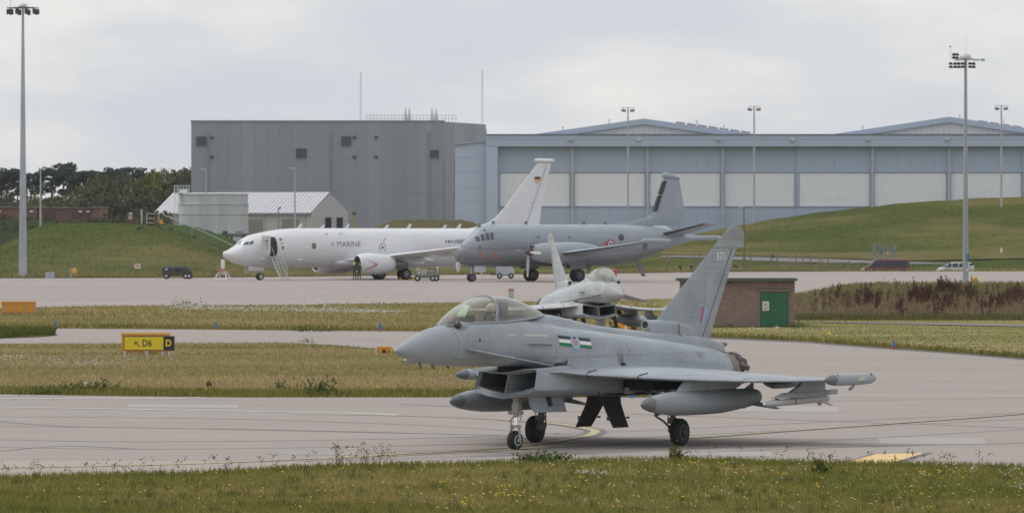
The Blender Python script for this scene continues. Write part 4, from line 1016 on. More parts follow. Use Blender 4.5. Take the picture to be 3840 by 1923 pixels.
def decal(name, s0, s1, zf, h, m, parent, n=10, rows=3, side=1, eps=.006):
    mb = MB(); vs = []
    for i in range(n + 1):
        s = s0 + (s1 - s0) * i / n; zc = zf(s)
        for j in range(rows + 1): vs.append(skin(s, zc + h * (j / rows - .5), eps, side))
    mb.add(vs, [(i * (rows + 1) + j, (i + 1) * (rows + 1) + j, (i + 1) * (rows + 1) + j + 1, i * (rows + 1) + j + 1) for i in range(n) for j in range(rows)], 0, True)
    return mb.build(name, m, parent)
def disc_decal(name, s, z, r, m, parent, side=1, eps=.008, n=20, sq=1.0):
    mb = MB(); vs = [skin(s, z, eps, side)] + [skin(s + r * sq * math.cos(2 * PI * k / n), z + r * math.sin(2 * PI * k / n), eps, side) for k in range(n)]
    mb.add(vs, [(0, 1 + k, 1 + (k + 1) % n) for k in range(n)]); return mb.build(name, m, parent)

def build_jet(X, Y, th, label, K):
    root = empty('fighter_jet', (X, Y, 0.0), math.atan2(-math.sin(th), -math.cos(th)), label, 'fighter jet', 'delta winged fighter jets on the taxiways')
    pa, pd = K['paint'], K['dark']
    # radome, fuselage
    hs = loft_secs(NOSE, list(np.linspace(.18, 2.2, 22)), True)
    MB().loft([ring(p, s) for s, p in hs], 0, True).build('radome', K['radome'], root)
    hs = loft_secs(BODY, list(np.linspace(2.215, 14.15, 62)), True)
    MB().loft([ring(p, s) for s, p in hs], 0, True).build('fuselage', pa, root, sharp=50)
    ss = [5.0, 5.15, 5.3] + list(np.linspace(5.5, 14.15, 30))
    hs = loft_secs(TRUNK, ss, False)
    sk = lambda l, z: (z - 1.6) * .38
    mb = MB(); rings = [ring(p, s, sk if i == 0 else (lambda l, z, f=max(0, 1 - i / 3.0): (z - 1.6) * .38 * f)) for i, (s, p) in enumerate(hs)]
    mb.loft(rings, 0, False)
    inn = [(0, 1.80), (.4, 1.835), (.745, 1.885), (.775, 1.86), (.785, 1.68), (.795, 1.55), (.755, 1.515), (.45, 1.425), (0, 1.365)]
    intake = mb.build('air_intake', pa, root, sharp=35)
    mb = MB(); mb.loft([ring(inn, 5.10, sk), ring([(l * .95, z) for l, z in inn], 5.6), ring([(l * .8, 1.6 + (z - 1.6) * .8) for l, z in inn], 6.6)], 0, False, True)
    mb.add(ring([(l * .8, 1.6 + (z - 1.6) * .8) for l, z in inn], 6.6), [tuple(range(16))], 1)
    mb.build('intake_duct', [K['duct'], M['dark']], intake)
    mb = MB()
    mb.loft([[J(4.95, .008, 1.33), J(4.95, -.008, 1.33), J(5.16, -.02, 1.83), J(5.16, .02, 1.83)], [J(5.5, .10, 1.26), J(5.5, -.10, 1.26), J(5.5, -.10, 1.88), J(5.5, .10, 1.88)], [J(6.5, .3, 1.28), J(6.5, -.3, 1.28), J(6.5, -.3, 1.86), J(6.5, .3, 1.86)]], 0, True, False)
    mb.build('intake_splitter', pa, intake)
    MB().loft([rings[0], ring(inn, 5.10, sk)], 0, False, False).build('intake_lip', pa, intake)
    pl = MB(); e = [(l, 1.865 + .09 * abs(l / .8) ** 1.6) for l in np.linspace(-.80, .80, 11)]
    pl.loft([[J(4.60 + .25 * (1 - abs(l) / .8) * 0, l * .92, z + .0) for l, z in e] + [J(4.60, l * .92, z - .012) for l, z in e[::-1]], [J(5.5, l, z + .03) for l, z in e] + [J(5.5, l, z - .012) for l, z in e[::-1]]], 0, True, False)
    pl.build('intake_ramp', pa, intake)
    MB().box(J(5.2, 0, 1.985), (.75, .20, .19)).box(J(5.6, 0, 1.97), (.5, .6, .14)).build('diverter', M['dark'], root)
    # spine
    sp = [(5.75, .36, 3.17, 3.02), (6.48, .30, 3.262, 2.95), (7.4, .27, 3.172, 2.85), (8.94, .24, 2.965, 2.75), (10.3, .22, 2.852, 2.6), (11.5, .20, 2.772, 2.5), (13.0, .185, 2.70, 2.3), (14.2, .165, 2.60, 2.15), (14.9, .145, 2.49, 2.12), (15.22, .13, 2.425, 2.20)]
    f = [pchip([q_[0] for q_ in sp], [q_[k] for q_ in sp]) for k in (1, 2, 3)]; rs = []
    for s in np.linspace(5.75, 15.22, 46):
        w_, zt, zb = float(f[0](s)), float(f[1](s)), float(f[2](s)); hh = min(.3, zt - zb)
        rs.append([J(s, l, z) for l, z in [(0, zt), (w_ * .5, zt - .016), (w_ * .85, zt - .06), (w_, zt - .13), (w_ * 1.12, zt - .23), (w_ * 1.25, zb), (-w_ * 1.25, zb), (-w_ * 1.12, zt - .23), (-w_, zt - .13), (-w_ * .85, zt - .06), (-w_ * .5, zt - .016)]])
    spine = MB().loft(rs, 0, True).build('spine', pa, root, sharp=60)
    MB().lathe([(0, .055), (.28, .055), (.30, .045)], J(15.20, 0, 2.385), (-1, 0, 0), 12).build('fuel_jettison_pipe', K['warm'], spine)
    # cockpit glazing
    cp = [(2.19, 3.035, 3.03, .14), (2.53, 3.245, 3.06, .275), (2.97, 3.44, 3.08, .38), (3.47, 3.607, 3.085, .45), (3.98, 3.70, 3.09, .485), (4.43, 3.713, 3.105, .495), (5.08, 3.656, 3.14, .47), (5.73, 3.50, 3.185, .40), (6.2, 3.36, 3.225, .29), (6.5, 3.255, 3.235, .16)]
    f = [pchip([q_[0] for q_ in cp], [q_[k] for q_ in cp]) for k in (1, 2, 3)]
    def arch(s, t, o=0.0):
        zt, zs, w_ = float(f[0](s)), float(f[1](s)), float(f[2](s)); a = PI * t
        c, s_ = math.cos(a), math.sin(a); ex = .82
        return J(s, (w_ + o) * math.copysign(abs(c) ** ex, c), zs + (zt - zs + o) * abs(s_) ** ex)
    def glaze(name, s0, s1, n):
        rs = [[arch(s, t) for t in np.linspace(0, 1, 25)] for s in np.linspace(s0, s1, n)]
        return MB().loft(rs, 0, False, True, False).build(name, K['glass'], root, sharp=80)
    def bow_s(t): return 4.05 - .22 * (1 - math.sin(PI * t))
    rs1 = [[arch(2.19 + (bow_s(t) - 2.19) * q_, t) for t in np.linspace(0, 1, 25)] for q_ in np.linspace(0, 1, 18)]
    MB().loft(rs1, 0, False, True, False).build('windscreen', K['glass'], root, sharp=80)
    rs2 = [[arch(bow_s(t) + (6.5 - bow_s(t)) * q_, t) for t in np.linspace(0, 1, 25)] for q_ in np.linspace(0, 1, 22)]
    can = MB().loft(rs2, 0, False, True, False).build('canopy', K['glass'], root, sharp=80)
    MB().tube([arch(bow_s(t), t, .012) for t in np.linspace(0, 1, 25)], .036, 6).build('canopy_bow', pa, can)
    mb = MB()
    for sd in (0, 1): mb.tube([arch(s, sd, .004) for s in np.linspace(2.19, 6.45, 24)], .028, 6)
    mb.build('canopy_sill', pa, root)
    mb = MB(); vs = []
    for s in np.linspace(2.5, 6.2, 12): vs += [J(s, -float(f[2](s)) * .93, float(f[1](s)) + .035), J(s, float(f[2](s)) * .93, float(f[1](s)) + .035)]
    mb.add(vs, [(2 * i, 2 * i + 2, 2 * i + 3, 2 * i + 1) for i in range(11)]); mb.build('cockpit_floor', K['cockpit'], root)
    MB().box(J(2.95, 0, 3.15), (.75, .5, .16), taper=.7).box(J(3.2, 0, 3.2), (.25, .44, .14)).build('instrument_coaming', K['cockpit'], root)
    hb_ = MB().prism([J(3.05, -.12, 3.2), J(3.05, .12, 3.2), J(3.30, .11, 3.50), J(3.30, -.11, 3.50)], (.02, 0, .012)).build('head_up_display', K['hud'], root)
    seat = MB().box(J(4.62, 0, 3.2), (.22, .46, .3)).box(J(4.72, 0, 3.45), (.26, .38, .34), taper=.85).box(J(4.86, .12, 3.6), (.1, .08, .1)).box(J(4.86, -.12, 3.6), (.1, .08, .1)).build('ejection_seat', K['seat'], root)
    MB().box(J(5.3, .05, 3.2), (.5, .3, .12)).build('equipment_shelf', K['seat'], root)
    # infrared sensor ball beside the windscreen
    MB().loft([[J(s, .33 + r * .9 * math.cos(a), zc + r * math.sin(a)) for a in np.linspace(0, 2 * PI, 12, endpoint=False)] for s, r, zc in [(2.42, .06, 3.03), (2.5, .105, 3.02), (2.7, .11, 3.0), (3.0, .09, 2.95), (3.4, .02, 2.86)]], 0, True).build('sensor_fairing', pa, root)
    MB().ball(J(2.40, .33, 3.045), .09, 12).build('sensor_ball', mat('sensor glass', (.06, .055, .05), .1), root)
    # wings, foreplanes
    for sd in (1, -1):
        st = [(.9, 5.55, 13.9, 1.86, 1.78, .10), (1.08, 5.85, 13.85, 1.865, 1.76, .15), (1.4, 6.35, 13.8, 1.80, 1.73, .155), (1.84, 7.0, 13.7, 1.755, 1.71, .15), (2.55, 8.0, 13.6, 1.685, 1.67, .13), (3.25, 9.0, 13.48, 1.635, 1.64, .105), (3.96, 10.0, 13.36, 1.60, 1.62, .08), (4.6, 10.93, 13.25, 1.595, 1.61, .06), (5.25, 11.85, 13.15, 1.605, 1.605, .045)]
        wg = MB().loft(wing_rings([(q_[0] * sd, *q_[1:]) for q_ in st]), 0, True).build('wing', pa, root, sharp=50)
        for (l0, a0) in ((1.42, 6.38), (2.2, 7.5), (3.8, 9.78)):
            zz_ = np.interp(l0, [q_[0] for q_ in st], [q_[3] for q_ in st]); h_ = np.interp(l0, [q_[0] for q_ in st], [q_[5] for q_ in st])
            MB().tube([J(a0 + .5, l0 * sd, zz_ + h_ * .72), J(a0 + .12, l0 * sd, zz_ + h_ * .45), J(a0 - .012, l0 * sd, zz_), J(a0 + .2, l0 * sd, zz_ - h_ * .42)], .012, 4).build('slat_gap', M['dark'], wg)
        st = [(.48 * sd, 2.40, 3.92, 2.49, 2.27, .04), (.62 * sd, 2.5, 3.93, 2.46, 2.25, .036), (1.4 * sd, 3.1, 3.96, 2.27, 2.145, .020), (2.08 * sd, 3.62, 4.0, 2.105, 2.05, .009)]
        MB().loft(wing_rings(st), 0, True).build('foreplane', pa, root, sharp=50)
        # wing tip pod
        mb = MB(); mb.lathe([(0, .004), (.05, .045), (.15, .085), (.33, .125), (.42, .135)], J(11.10, 5.38 * sd, 1.62), (-1, 0, 0), 16, 1, False)
        mb.lathe([(.42, .136), (.8, .147), (1.8, .146), (2.3, .125)], J(11.10, 5.38 * sd, 1.62), (-1, 0, 0), 16, 0, False)
        mb.lathe([(2.3, .124), (2.42, .09), (2.5, .03), (2.52, .004)], J(11.10, 5.38 * sd, 1.62), (-1, 0, 0), 16, 1, False)
        pod = mb.build('wing_tip_pod', [K['pod'], pd], root)
        for s_, dz in ((11.62, .12), (13.30, .12)): MB().ball(J(s_, (5.38 + .06) * sd, 1.62 + dz - .03), .055, 10).build('antenna_blister', pd, pod)
        MB().tube([J(12.55, 5.40 * sd, 1.5), J(12.45, 5.40 * sd, 1.40), J(12.33, 5.40 * sd, 1.385)], [.03, .04, .042], 8).build('cooling_scoop', K['pod'], pod)
        MB().box(J(12.7, (5.38 + .145) * sd, 1.63), (.34, .012, .09)).box(J(12.75, (5.38 + .13) * sd, 1.70), (.3, .012, .05)).build('pod_placard', mat('pale placard', (.52, .52, .48), .6), pod)
        # drop tank on its pylon
        lt = 2.75 * sd
        prof = [(6.80, 1.085, .004), (6.84, 1.085, .06), (6.95, 1.085, .115), (7.2, 1.085, .18), (7.6, 1.085, .24), (8.2, 1.085, .288), (8.9, 1.085, .305), (9.8, 1.085, .305), (10.5, 1.09, .298), (11.2, 1.115, .268), (11.8, 1.14, .232), (12.2, 1.155, .20), (12.28, 1.158, .18), (12.33, 1.16, .10), (12.34, 1.16, .004)]
        rs = [[J(s_, lt + r * math.cos(a), zc + r * math.sin(a)) for a in np.linspace(0, 2 * PI, 24, endpoint=False)] for s_, zc, r in prof]
        mb = MB(); mb.loft(rs[:4], 1, False); mb.loft(rs[3:], 0, True)
        tank = mb.build('drop_tank', [K['tank'], pd], root)
        MB().prism([J(11.60, lt - .012, 1.32), J(12.16, lt - .012, 1.33), J(12.16, lt - .012, 1.50), J(12.08, lt - .012, 1.51)], (0, .024, 0)).build('tail_fin', K['tank'], tank)
        for q_ in (1, -1):
            MB().prism([J(11.55, lt + .12 * q_, .98), J(12.15, lt + .12 * q_, 1.03), J(12.62, lt + .50 * q_, .85), J(12.40, lt + .50 * q_, .85)], (0, 0, .02)).build('tail_fin', K['tank'], tank)
        rs = []
        for z in np.linspace(1.33, 1.66, 7):
            t = (z - 1.33) / .33; a0 = 8.42 + .46 * t ** 1.6; a1 = 11.15 + .85 * t
            rs.append([J(a0 + (a1 - a0) * x, lt + .085 * h_ * k, z) for x, h_, k in [(0, 0, 1), (.03, .6, 1), (.10, 1, 1), (.6, 1, 1), (.9, .5, 1), (1, .06, 1), (.9, .5, -1), (.6, 1, -1), (.10, 1, -1), (.03, .6, -1)]])
        py = MB().loft(rs, 0, True).build('tank_pylon', pa, root, sharp=35)
        MB().box(J(9.75, lt + .087 * sd, 1.46), (.07, .006, .05)).build('warning_mark', M['red'], py)
        # missile on its launch rail
        lm = 4.25 * sd
        mb = MB(); rs = []
        for z, a0, a1, w_ in ((1.17, 10.42, 13.05, .075), (1.225, 10.62, 13.05, .085), (1.27, 10.85, 13.05, .085), (1.30, 10.98, 13.05, .07)):
            rs.append([J(a0, lm, z), J(a0 + .3, lm + w_, z), J(a1, lm + w_, z), J(a1, lm - w_, z), J(a0 + .3, lm - w_, z)])
        mb.loft(rs, 0, True, False); rail = mb.build('launch_rail', pa, root)
        MB().box(J(13.32, lm, 1.27), (.56, .13, .12)).build('rail_tail', pa, rail); MB().box(J(13.62, lm, 1.275), (.06, .12, .12)).build('rail_cap', pd, rail)
        MB().prism([J(11.35, lm - .05, 1.30), J(13.05, lm - .05, 1.30), J(13.05, lm - .05, 1.60), J(12.0, lm - .05, 1.58), J(11.75, lm - .05, 1.44)], (0, .10, 0)).build('missile_pylon', pa, root)
        mz = lambda s_: 1.045 + (s_ - 10.08) * .022
        ml = MB(); pf_ = [(0, .01), (.02, .035), (.10, .055), (.25, .075), (.45, .084), (3.05, .084), (3.15, .078), (3.18, .005)]
        ml.loft([[J(10.08 + d_, lm + r * math.cos(a), mz(10.08 + d_) + r * math.sin(a)) for a in np.linspace(0, 2 * PI, 14, endpoint=False)] for d_, r in pf_], 0, True)
        ms = ml.build('missile', K['missile'], root)
        MB().ball(J(10.085, lm, 1.045), .04, 10).build('seeker_window', M['chrome'], ms)
        for d_, r, mm in ((1.42, .0856, mat('navy band', (.02, .03, .12), .5)), (1.05, .0852, mat('pink band', (.55, .42, .40), .6))):
            MB().loft([[J(10.08 + d_ + e_, lm + r * math.cos(a), mz(10.08 + d_) + r * math.sin(a)) for a in np.linspace(0, 2 * PI, 14, endpoint=False)] for e_ in (0, .05)], 0, False).build('band', mm, ms)
        for k in range(4):
            a = PI / 4 + k * PI / 2; c, s_ = math.cos(a), math.sin(a); zc = mz(12.95)
            MB().prism([J(12.75, lm + .07 * c, zc + .07 * s_), J(13.1, lm + .07 * c, zc + .07 * s_), J(13.2, lm + .24 * c, zc + .24 * s_), J(13.08, lm + .24 * c, zc + .24 * s_)], (0, -.012 * s_, .012 * c)).build('missile_fin', K['missile'], ms)
        for s_ in (10.72, 11.45, 12.1, 12.7): MB().box(J(s_, lm, mz(s_) + .10), (.12, .05, .06)).build('missile_hanger', M['dark'], rail)
        # flap track fairing
        rs = [[J(s_, 3.3 * sd + .09 * math.cos(a) * q_, 1.53 - d_ * .5 + d_ * .5 * math.sin(a)) for a in np.linspace(0, 2 * PI, 10, endpoint=False)] for s_, d_, q_ in ((11.7, .02, .2), (11.9, .10, .8), (12.2, .17, 1), (12.9, .17, 1), (13.4, .14, .6))]
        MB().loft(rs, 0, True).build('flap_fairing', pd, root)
    # fin with rudder
    def hinge(z): return 14.25 + (z - 2.63) * (1.48 / 2.18)
    def le(z): return 12.07 + (z - 3.06) * (3.09 / 2.01)
    def te(z): return 14.66 + (z - 2.54) * (1.39 / 2.34)
    FA = [(0, 0), (.02, .25), (.08, .5), (.25, .8), (.5, 1.0), (1.0, .72)]
    rs = []
    for z in list(np.linspace(2.55, 4.84, 9)):
        a, b = le(z), hinge(z); h_ = .075 - .035 * (z - 2.55) / 2.3
        rs.append([J(a + (b - a) * x, h_ * t, z) for x, t in FA] + [J(a + (b - a) * x, -h_ * t, z) for x, t in FA[-1:0:-1]])
    for z, b in ((4.865, 16.36), (5.05, 16.375)):
        a = le(z); h_ = .038; rs2_ = [J(a + (b - a) * x, h_ * t, z) for x, t in FA] + [J(a + (b - a) * x, -h_ * t, z) for x, t in FA[-1:0:-1]]
        if z < 5: top = [rs2_]
        else: top.append(rs2_)
    mb = MB(); mb.loft(rs, 0, True); mb.loft(top, 0, True); fin = mb.build('tail_fin', K['fin'], root, sharp=50)
    cap_ = [(5.056, 15.135, 16.385), (5.16, 15.27, 16.39), (5.24, 15.40, 16.37), (5.32, 15.55, 16.30), (5.375, 15.72, 16.18), (5.40, 15.9, 16.02)]
    MB().loft([[J(a + (b - a) * x, .038 * t, z) for x, t in FA] + [J(a + (b - a) * x, -.038 * t, z) for x, t in FA[-1:0:-1]] for z, a, b in cap_], 0, True).build('fin_cap', K['cap'], fin)
    rs = []
    for z in np.linspace(2.56, 4.855, 6):
        a, b = hinge(z) + .035, te(z); h_ = .052 - .025 * (z - 2.55) / 2.3
        rs.append([J(a, h_, z), J(a + (b - a) * .5, h_ * .55, z), J(b, .006, z), J(b, -.006, z), J(a + (b - a) * .5, -h_ * .55, z), J(a, -h_, z)])
    MB().loft(rs, 0, True).build('rudder', K['fin'], root)
    for sd in (1, -1):
        MB().tube([J(hinge(z) + .017, sd * (.050 - .022 * (z - 2.55) / 2.3), z) for z in (2.6, 3.7, 4.82)], .016, 4).build('rudder_hinge', K['rust'], fin)
    ds = [(11.50, 2.935, .115), (11.7, 2.93, .125), (12.2, 2.92, .13), (12.9, 2.9, .13), (13.5, 2.85, .10), (13.9, 2.8, .05)]
    rs = [[J(s_, max(-1, min(1, 1.35 * math.cos(a))) * r, zc + r * math.sin(a) - (.12 * (1 - math.sin(a)) if i > 0 else 0)) for a in np.linspace(0, 2 * PI, 18, endpoint=False)] if i else [J(s_, r * math.cos(a), zc + r * math.sin(a)) for a in np.linspace(0, 2 * PI, 18, endpoint=False)] for i, (s_, zc, r) in enumerate(ds)]
    mb = MB(); mb.loft(rs, 0, False); inr = [J(11.50, .088 * math.cos(a), 2.935 + .088 * math.sin(a)) for a in np.linspace(0, 2 * PI, 18, endpoint=False)]
    mb.loft([rs[0], inr], 0, False, False); mb.loft([inr, [(p[0] - .4, p[1], p[2]) for p in inr]], 1, True, False)
    mb.build('cooling_duct', [pa, M['dark']], fin, sharp=40)
    MB().tube([J(12.93, .137, 2.94), J(12.93, .137, 2.72), J(12.98, .145, 2.66), J(13.06, .17, 2.56)], .014, 4).build('duct_seal', K['rust'], fin)
    # nozzles
    for sd in (1, -1):
        l0 = .475 * sd
        mb = MB(); mb.lathe([(-.5, .50), (0, .492), (.12, .485)], J(14.10, l0, 1.745), (-1, 0, 0), 28, 0, False); mb.lathe([(.12, .478), (.34, .462), (.62, .435)], J(14.10, l0, 1.745), (-1, 0, 0), 28, 1, False)
        noz = mb.build('exhaust_ring', [K['metal'], K['burnt']], root)
        np_ = 12
        for k in range(np_):
            a0, a1 = 2 * PI * k / np_, 2 * PI * (k + .86) / np_; vs = []
            for (s_, r, zc) in ((14.70, .45, 1.745), (14.97, .44, 1.735), (15.24, .375, 1.725)):
                for q_ in (0, .5, 1):
                    a = a0 + (a1 - a0) * q_; rr = r + (.035 if q_ == .5 else -.01); vs.append(J(s_, l0 + rr * math.cos(a), zc + rr * math.sin(a)))
                for q_ in (1, .5, 0):
                    a = a0 + (a1 - a0) * q_; vs.append(J(s_ - .02, l0 + (r - .03) * math.cos(a), zc + (r - .03) * math.sin(a)))
            mb = MB(); mb.loft([vs[0:6], vs[6:12], vs[12:18]], 0, True, True); mb.build('nozzle_petal', K['petal'], noz, sharp=30)
        MB().lathe([(0, .40), (.42, .30)], J(14.70, l0, 1.735), (-1, 0, 0), 20).build('nozzle_inside', M['dark'], noz)
    # small fuselage details (both sides)
    for sd in (1, -1):
        decal('formation_strip', 4.72, 5.64, lambda s_: 2.78 - (s_ - 4.72) * .03, .055, K['strip'], root, 8, 1, sd)
        decal('service_text', 3.95, 4.38, lambda s_: 2.79, .055, K['whitemark'], root, 1, 1, sd, .005) if False else None
        zz_ = lambda s_: 2.56 - (s_ - 4.72) * .02
        mb = MB(); mb.prism([skin(4.70, 2.56, -.02, sd), skin(4.95, 2.56, .10, sd), skin(5.60, 2.545, .10, sd), skin(5.83, 2.54, -.02, sd)], (0, 0, .02)); mb.build('strake', pa, root)
        for k in range(9): MB().box(skin(5.97 + k * .045, 2.085, .004, sd), (.022, .012, .12), ry=-.3).build('louvre', M['dark'], root)
        MB().box(skin(2.95, 2.68, .01, sd), (.03, .02, .06)).build('air_data_probe', M['dark'], root)
        vp = skin(8.68, 2.0, .0, sd)
        MB().ball((vp[0] - .05, vp[1], vp[2]), .075, 10, 0, (1.7, .35, .75)).build('exhaust_vent', M['dark'], root)
    for s_, h_ in ((1.15, .12), (1.7, .13), (2.35, .14)):
        MB().prism([J(s_, -.006, 2.52 - float(np.interp(s_, [.9, 1.3, 1.75, 2.2], [.262, .352, .43, .482])) + .05), J(s_ + .16, -.006, 2.52 - float(np.interp(s_ + .16, [.9, 1.3, 1.75, 2.2], [.262, .352, .43, .482])) + .05), J(s_ + .2, -.006, 2.06 - h_ * .4), J(s_ + .12, -.006, 2.06 - h_ * .4)], (0, .012, 0)).build('blade_aerial', pd, root)
    MB().prism([J(1.0, -.07, 2.18), J(1.55, -.07, 2.12), J(1.5, -.30, 2.08), J(1.15, -.30, 2.10)], (0, .0, .012)).build('canard_mark', pd, root) if False else None
    # undercarriage
    def wheel(s_, l, r, w_, rim_m, steer=0.0):
        pr_ = [(-w_ / 2, r * .58), (-w_ / 2, r * .80), (-w_ * .40, r * .93), (-w_ * .2, r * .995), (0, r), (w_ * .2, r * .995), (w_ * .40, r * .93), (w_ / 2, r * .80), (w_ / 2, r * .58)]
        c = J(s_, l, r - .012)
        ax = (math.sin(steer), math.cos(steer), 0)
        hub = empty('wheel', (0, 0, 0)); hub.parent = root
        mb = MB(); mb.lathe(pr_, c, ax, 28, 0, True)
        mb.v = [(p[0], p[1], max(p[2], .004)) for p in mb.v]
        mb.build('tyre', M['black'], hub)
        for q_ in (-1, 1):
            o = (c[0] + ax[0] * q_ * w_ * .38, c[1] + ax[1] * q_ * w_ * .38, c[2])
            MB().lathe([(0, r * .60), (.03, r * .58), (.035, r * .46), (.012, r * .42), (.012, r * .20), (.05, r * .18), (.055, r * .02)], o, (ax[0] * q_, ax[1] * q_, 0), 20).build('rim', rim_m, hub)
        return hub
    wheel(5.43, .0, .235, .19, K['rimlight'], .10)
    leg = MB(); leg.tube([J(5.50, 0, 1.3), J(5.49, 0, .78)], .075, 10).tube([J(5.47, -.2, .885), J(5.47, .2, .885)], .045, 8).tube([J(5.49, 0, 1.15), J(6.3, 0, 1.3)], .05, 8).tube([J(5.42, 0, .82), J(5.22, 0, .70), J(5.36, 0, .50)], .022, 6).tube([J(5.47, .09, .58), J(5.43, .13, .40), J(5.43, .13, .22)], .035, 8).tube([J(5.47, -.09, .58), J(5.43, -.13, .40), J(5.43, -.13, .22)], .035, 8).box(J(5.46, 0, .56), (.14, .24, .06)).box(J(5.5, 0, 1.02), (.15, .17, .2)).tube([J(5.56, .1, 1.25), J(5.54, .1, .7)], .016, 5)
    leg.build('nose_leg', K['gear'], root)
    MB().tube([J(5.485, 0, .78), J(5.47, 0, .57)], .05, 10).build('oleo', M['chrome'], root)
    MB().prism([J(5.48, .34, 1.30), J(7.02, .34, 1.28), J(7.12, .40, .875), J(5.66, .40, .89), J(5.52, .37, 1.05)], (0, .025, 0)).build('nose_gear_door', pa, root)
    MB().prism([J(6.23, .372, 1.27), J(6.42, .372, 1.27), J(6.48, .408, 1.03), J(6.30, .408, 1.03)], (0, .022, 0)).build('door_patch', mat('dark bluish patch', (.035, .04, .055), .5), root)
    for sd in (1, -1):
        wheel(9.67, 2.1 * sd, .345, .25, K['rimdark'])
        g = MB(); li = 2.1 * sd - .18 * sd
        g.tube([J(9.55, 1.75 * sd, 1.62), J(9.62, li, .80)], .085, 10).tube([J(9.62, li, .85), J(9.66, li, .34)], .06, 10).tube([J(9.67, li, .335), J(9.67, 2.1 * sd, .335)], .055, 8)
        g.tube([J(9.50, 1.55 * sd, 1.05), J(9.30, 1.62 * sd, .74), J(9.45, 1.78 * sd, .60)], .03, 6).tube([J(9.30, 1.62 * sd, .74), J(9.5, li, .92)], .035, 6).tube([J(9.45, 1.78 * sd, .60), J(9.55, li, .42)], .03, 6)
        g.tube([J(9.75, li - .05 * sd, 1.25), J(9.85, li - .03 * sd, .40)], .018, 5).tube([J(9.45, li, 1.2), J(9.40, li, .5)], .014, 5).box(J(9.62, li, .62), (.2, .16, .14)).box(J(9.66, li, .42), (.26, .14, .18)).tube([J(9.1, 1.1 * sd, 1.5), J(9.58, li, 1.05)], .04, 8)
        g.build('main_leg', K['gear2'], root)
        MB().tube([J(9.64, li, .62), J(9.655, li, .50)], .045, 8).build('oleo', M['chrome'], root)
        # wheel bay seen under the wing and its doors
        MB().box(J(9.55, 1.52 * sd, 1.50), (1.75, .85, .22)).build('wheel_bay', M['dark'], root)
        b_ = MB().tube([J(8.95, 1.25 * sd, 1.60), J(9.35, 1.7 * sd, 1.30)], .035, 6).tube([J(9.75, 1.62 * sd, 1.66), J(9.78, 1.75 * sd, 1.25)], .05, 6).box(J(8.8, 1.2 * sd, 1.36), (.3, .12, .16)); b_.build('bay_brace', K['gear'], root)
        d = MB(); hs_ = [(.06, 1.24), (.12, 1.0), (.26, .72), (.42, .43)]
        rs = []
        for (lo_, z) in hs_:
            t = (1.24 - z) / .81; a0 = 9.08 + .30 * t * 0; a1 = 9.96 - .18 * t
            rs.append([J(a0, (lo_ + .0) * sd + (.12 if sd > 0 else -.10), z), J(a1, lo_ * sd + (.12 if sd > 0 else -.10), z), J(a1, (lo_ + .035) * sd + (.12 if sd > 0 else -.10), z), J(a0, (lo_ + .035) * sd + (.12 if sd > 0 else -.10), z)])
        d.loft(rs, 0, True, False); dd = d.build('main_gear_door', K['door'], root)
        MB().box(J(9.06, (.30 + .12) * sd, .66), (.06, .06, .10)).box(J(9.98, (.30 + .12) * sd, .66), (.08, .05, .05)).build('door_latch', K['gear2'], dd)
    MB().box(J(8.2, .93, 1.305), (.42, .015, .05)).box(J(7.75, .95, 1.32), (.05, .015, .06)).build('belly_panel', K['rust'], root)
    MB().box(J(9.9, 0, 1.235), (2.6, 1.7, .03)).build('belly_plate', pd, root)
    return root, fin

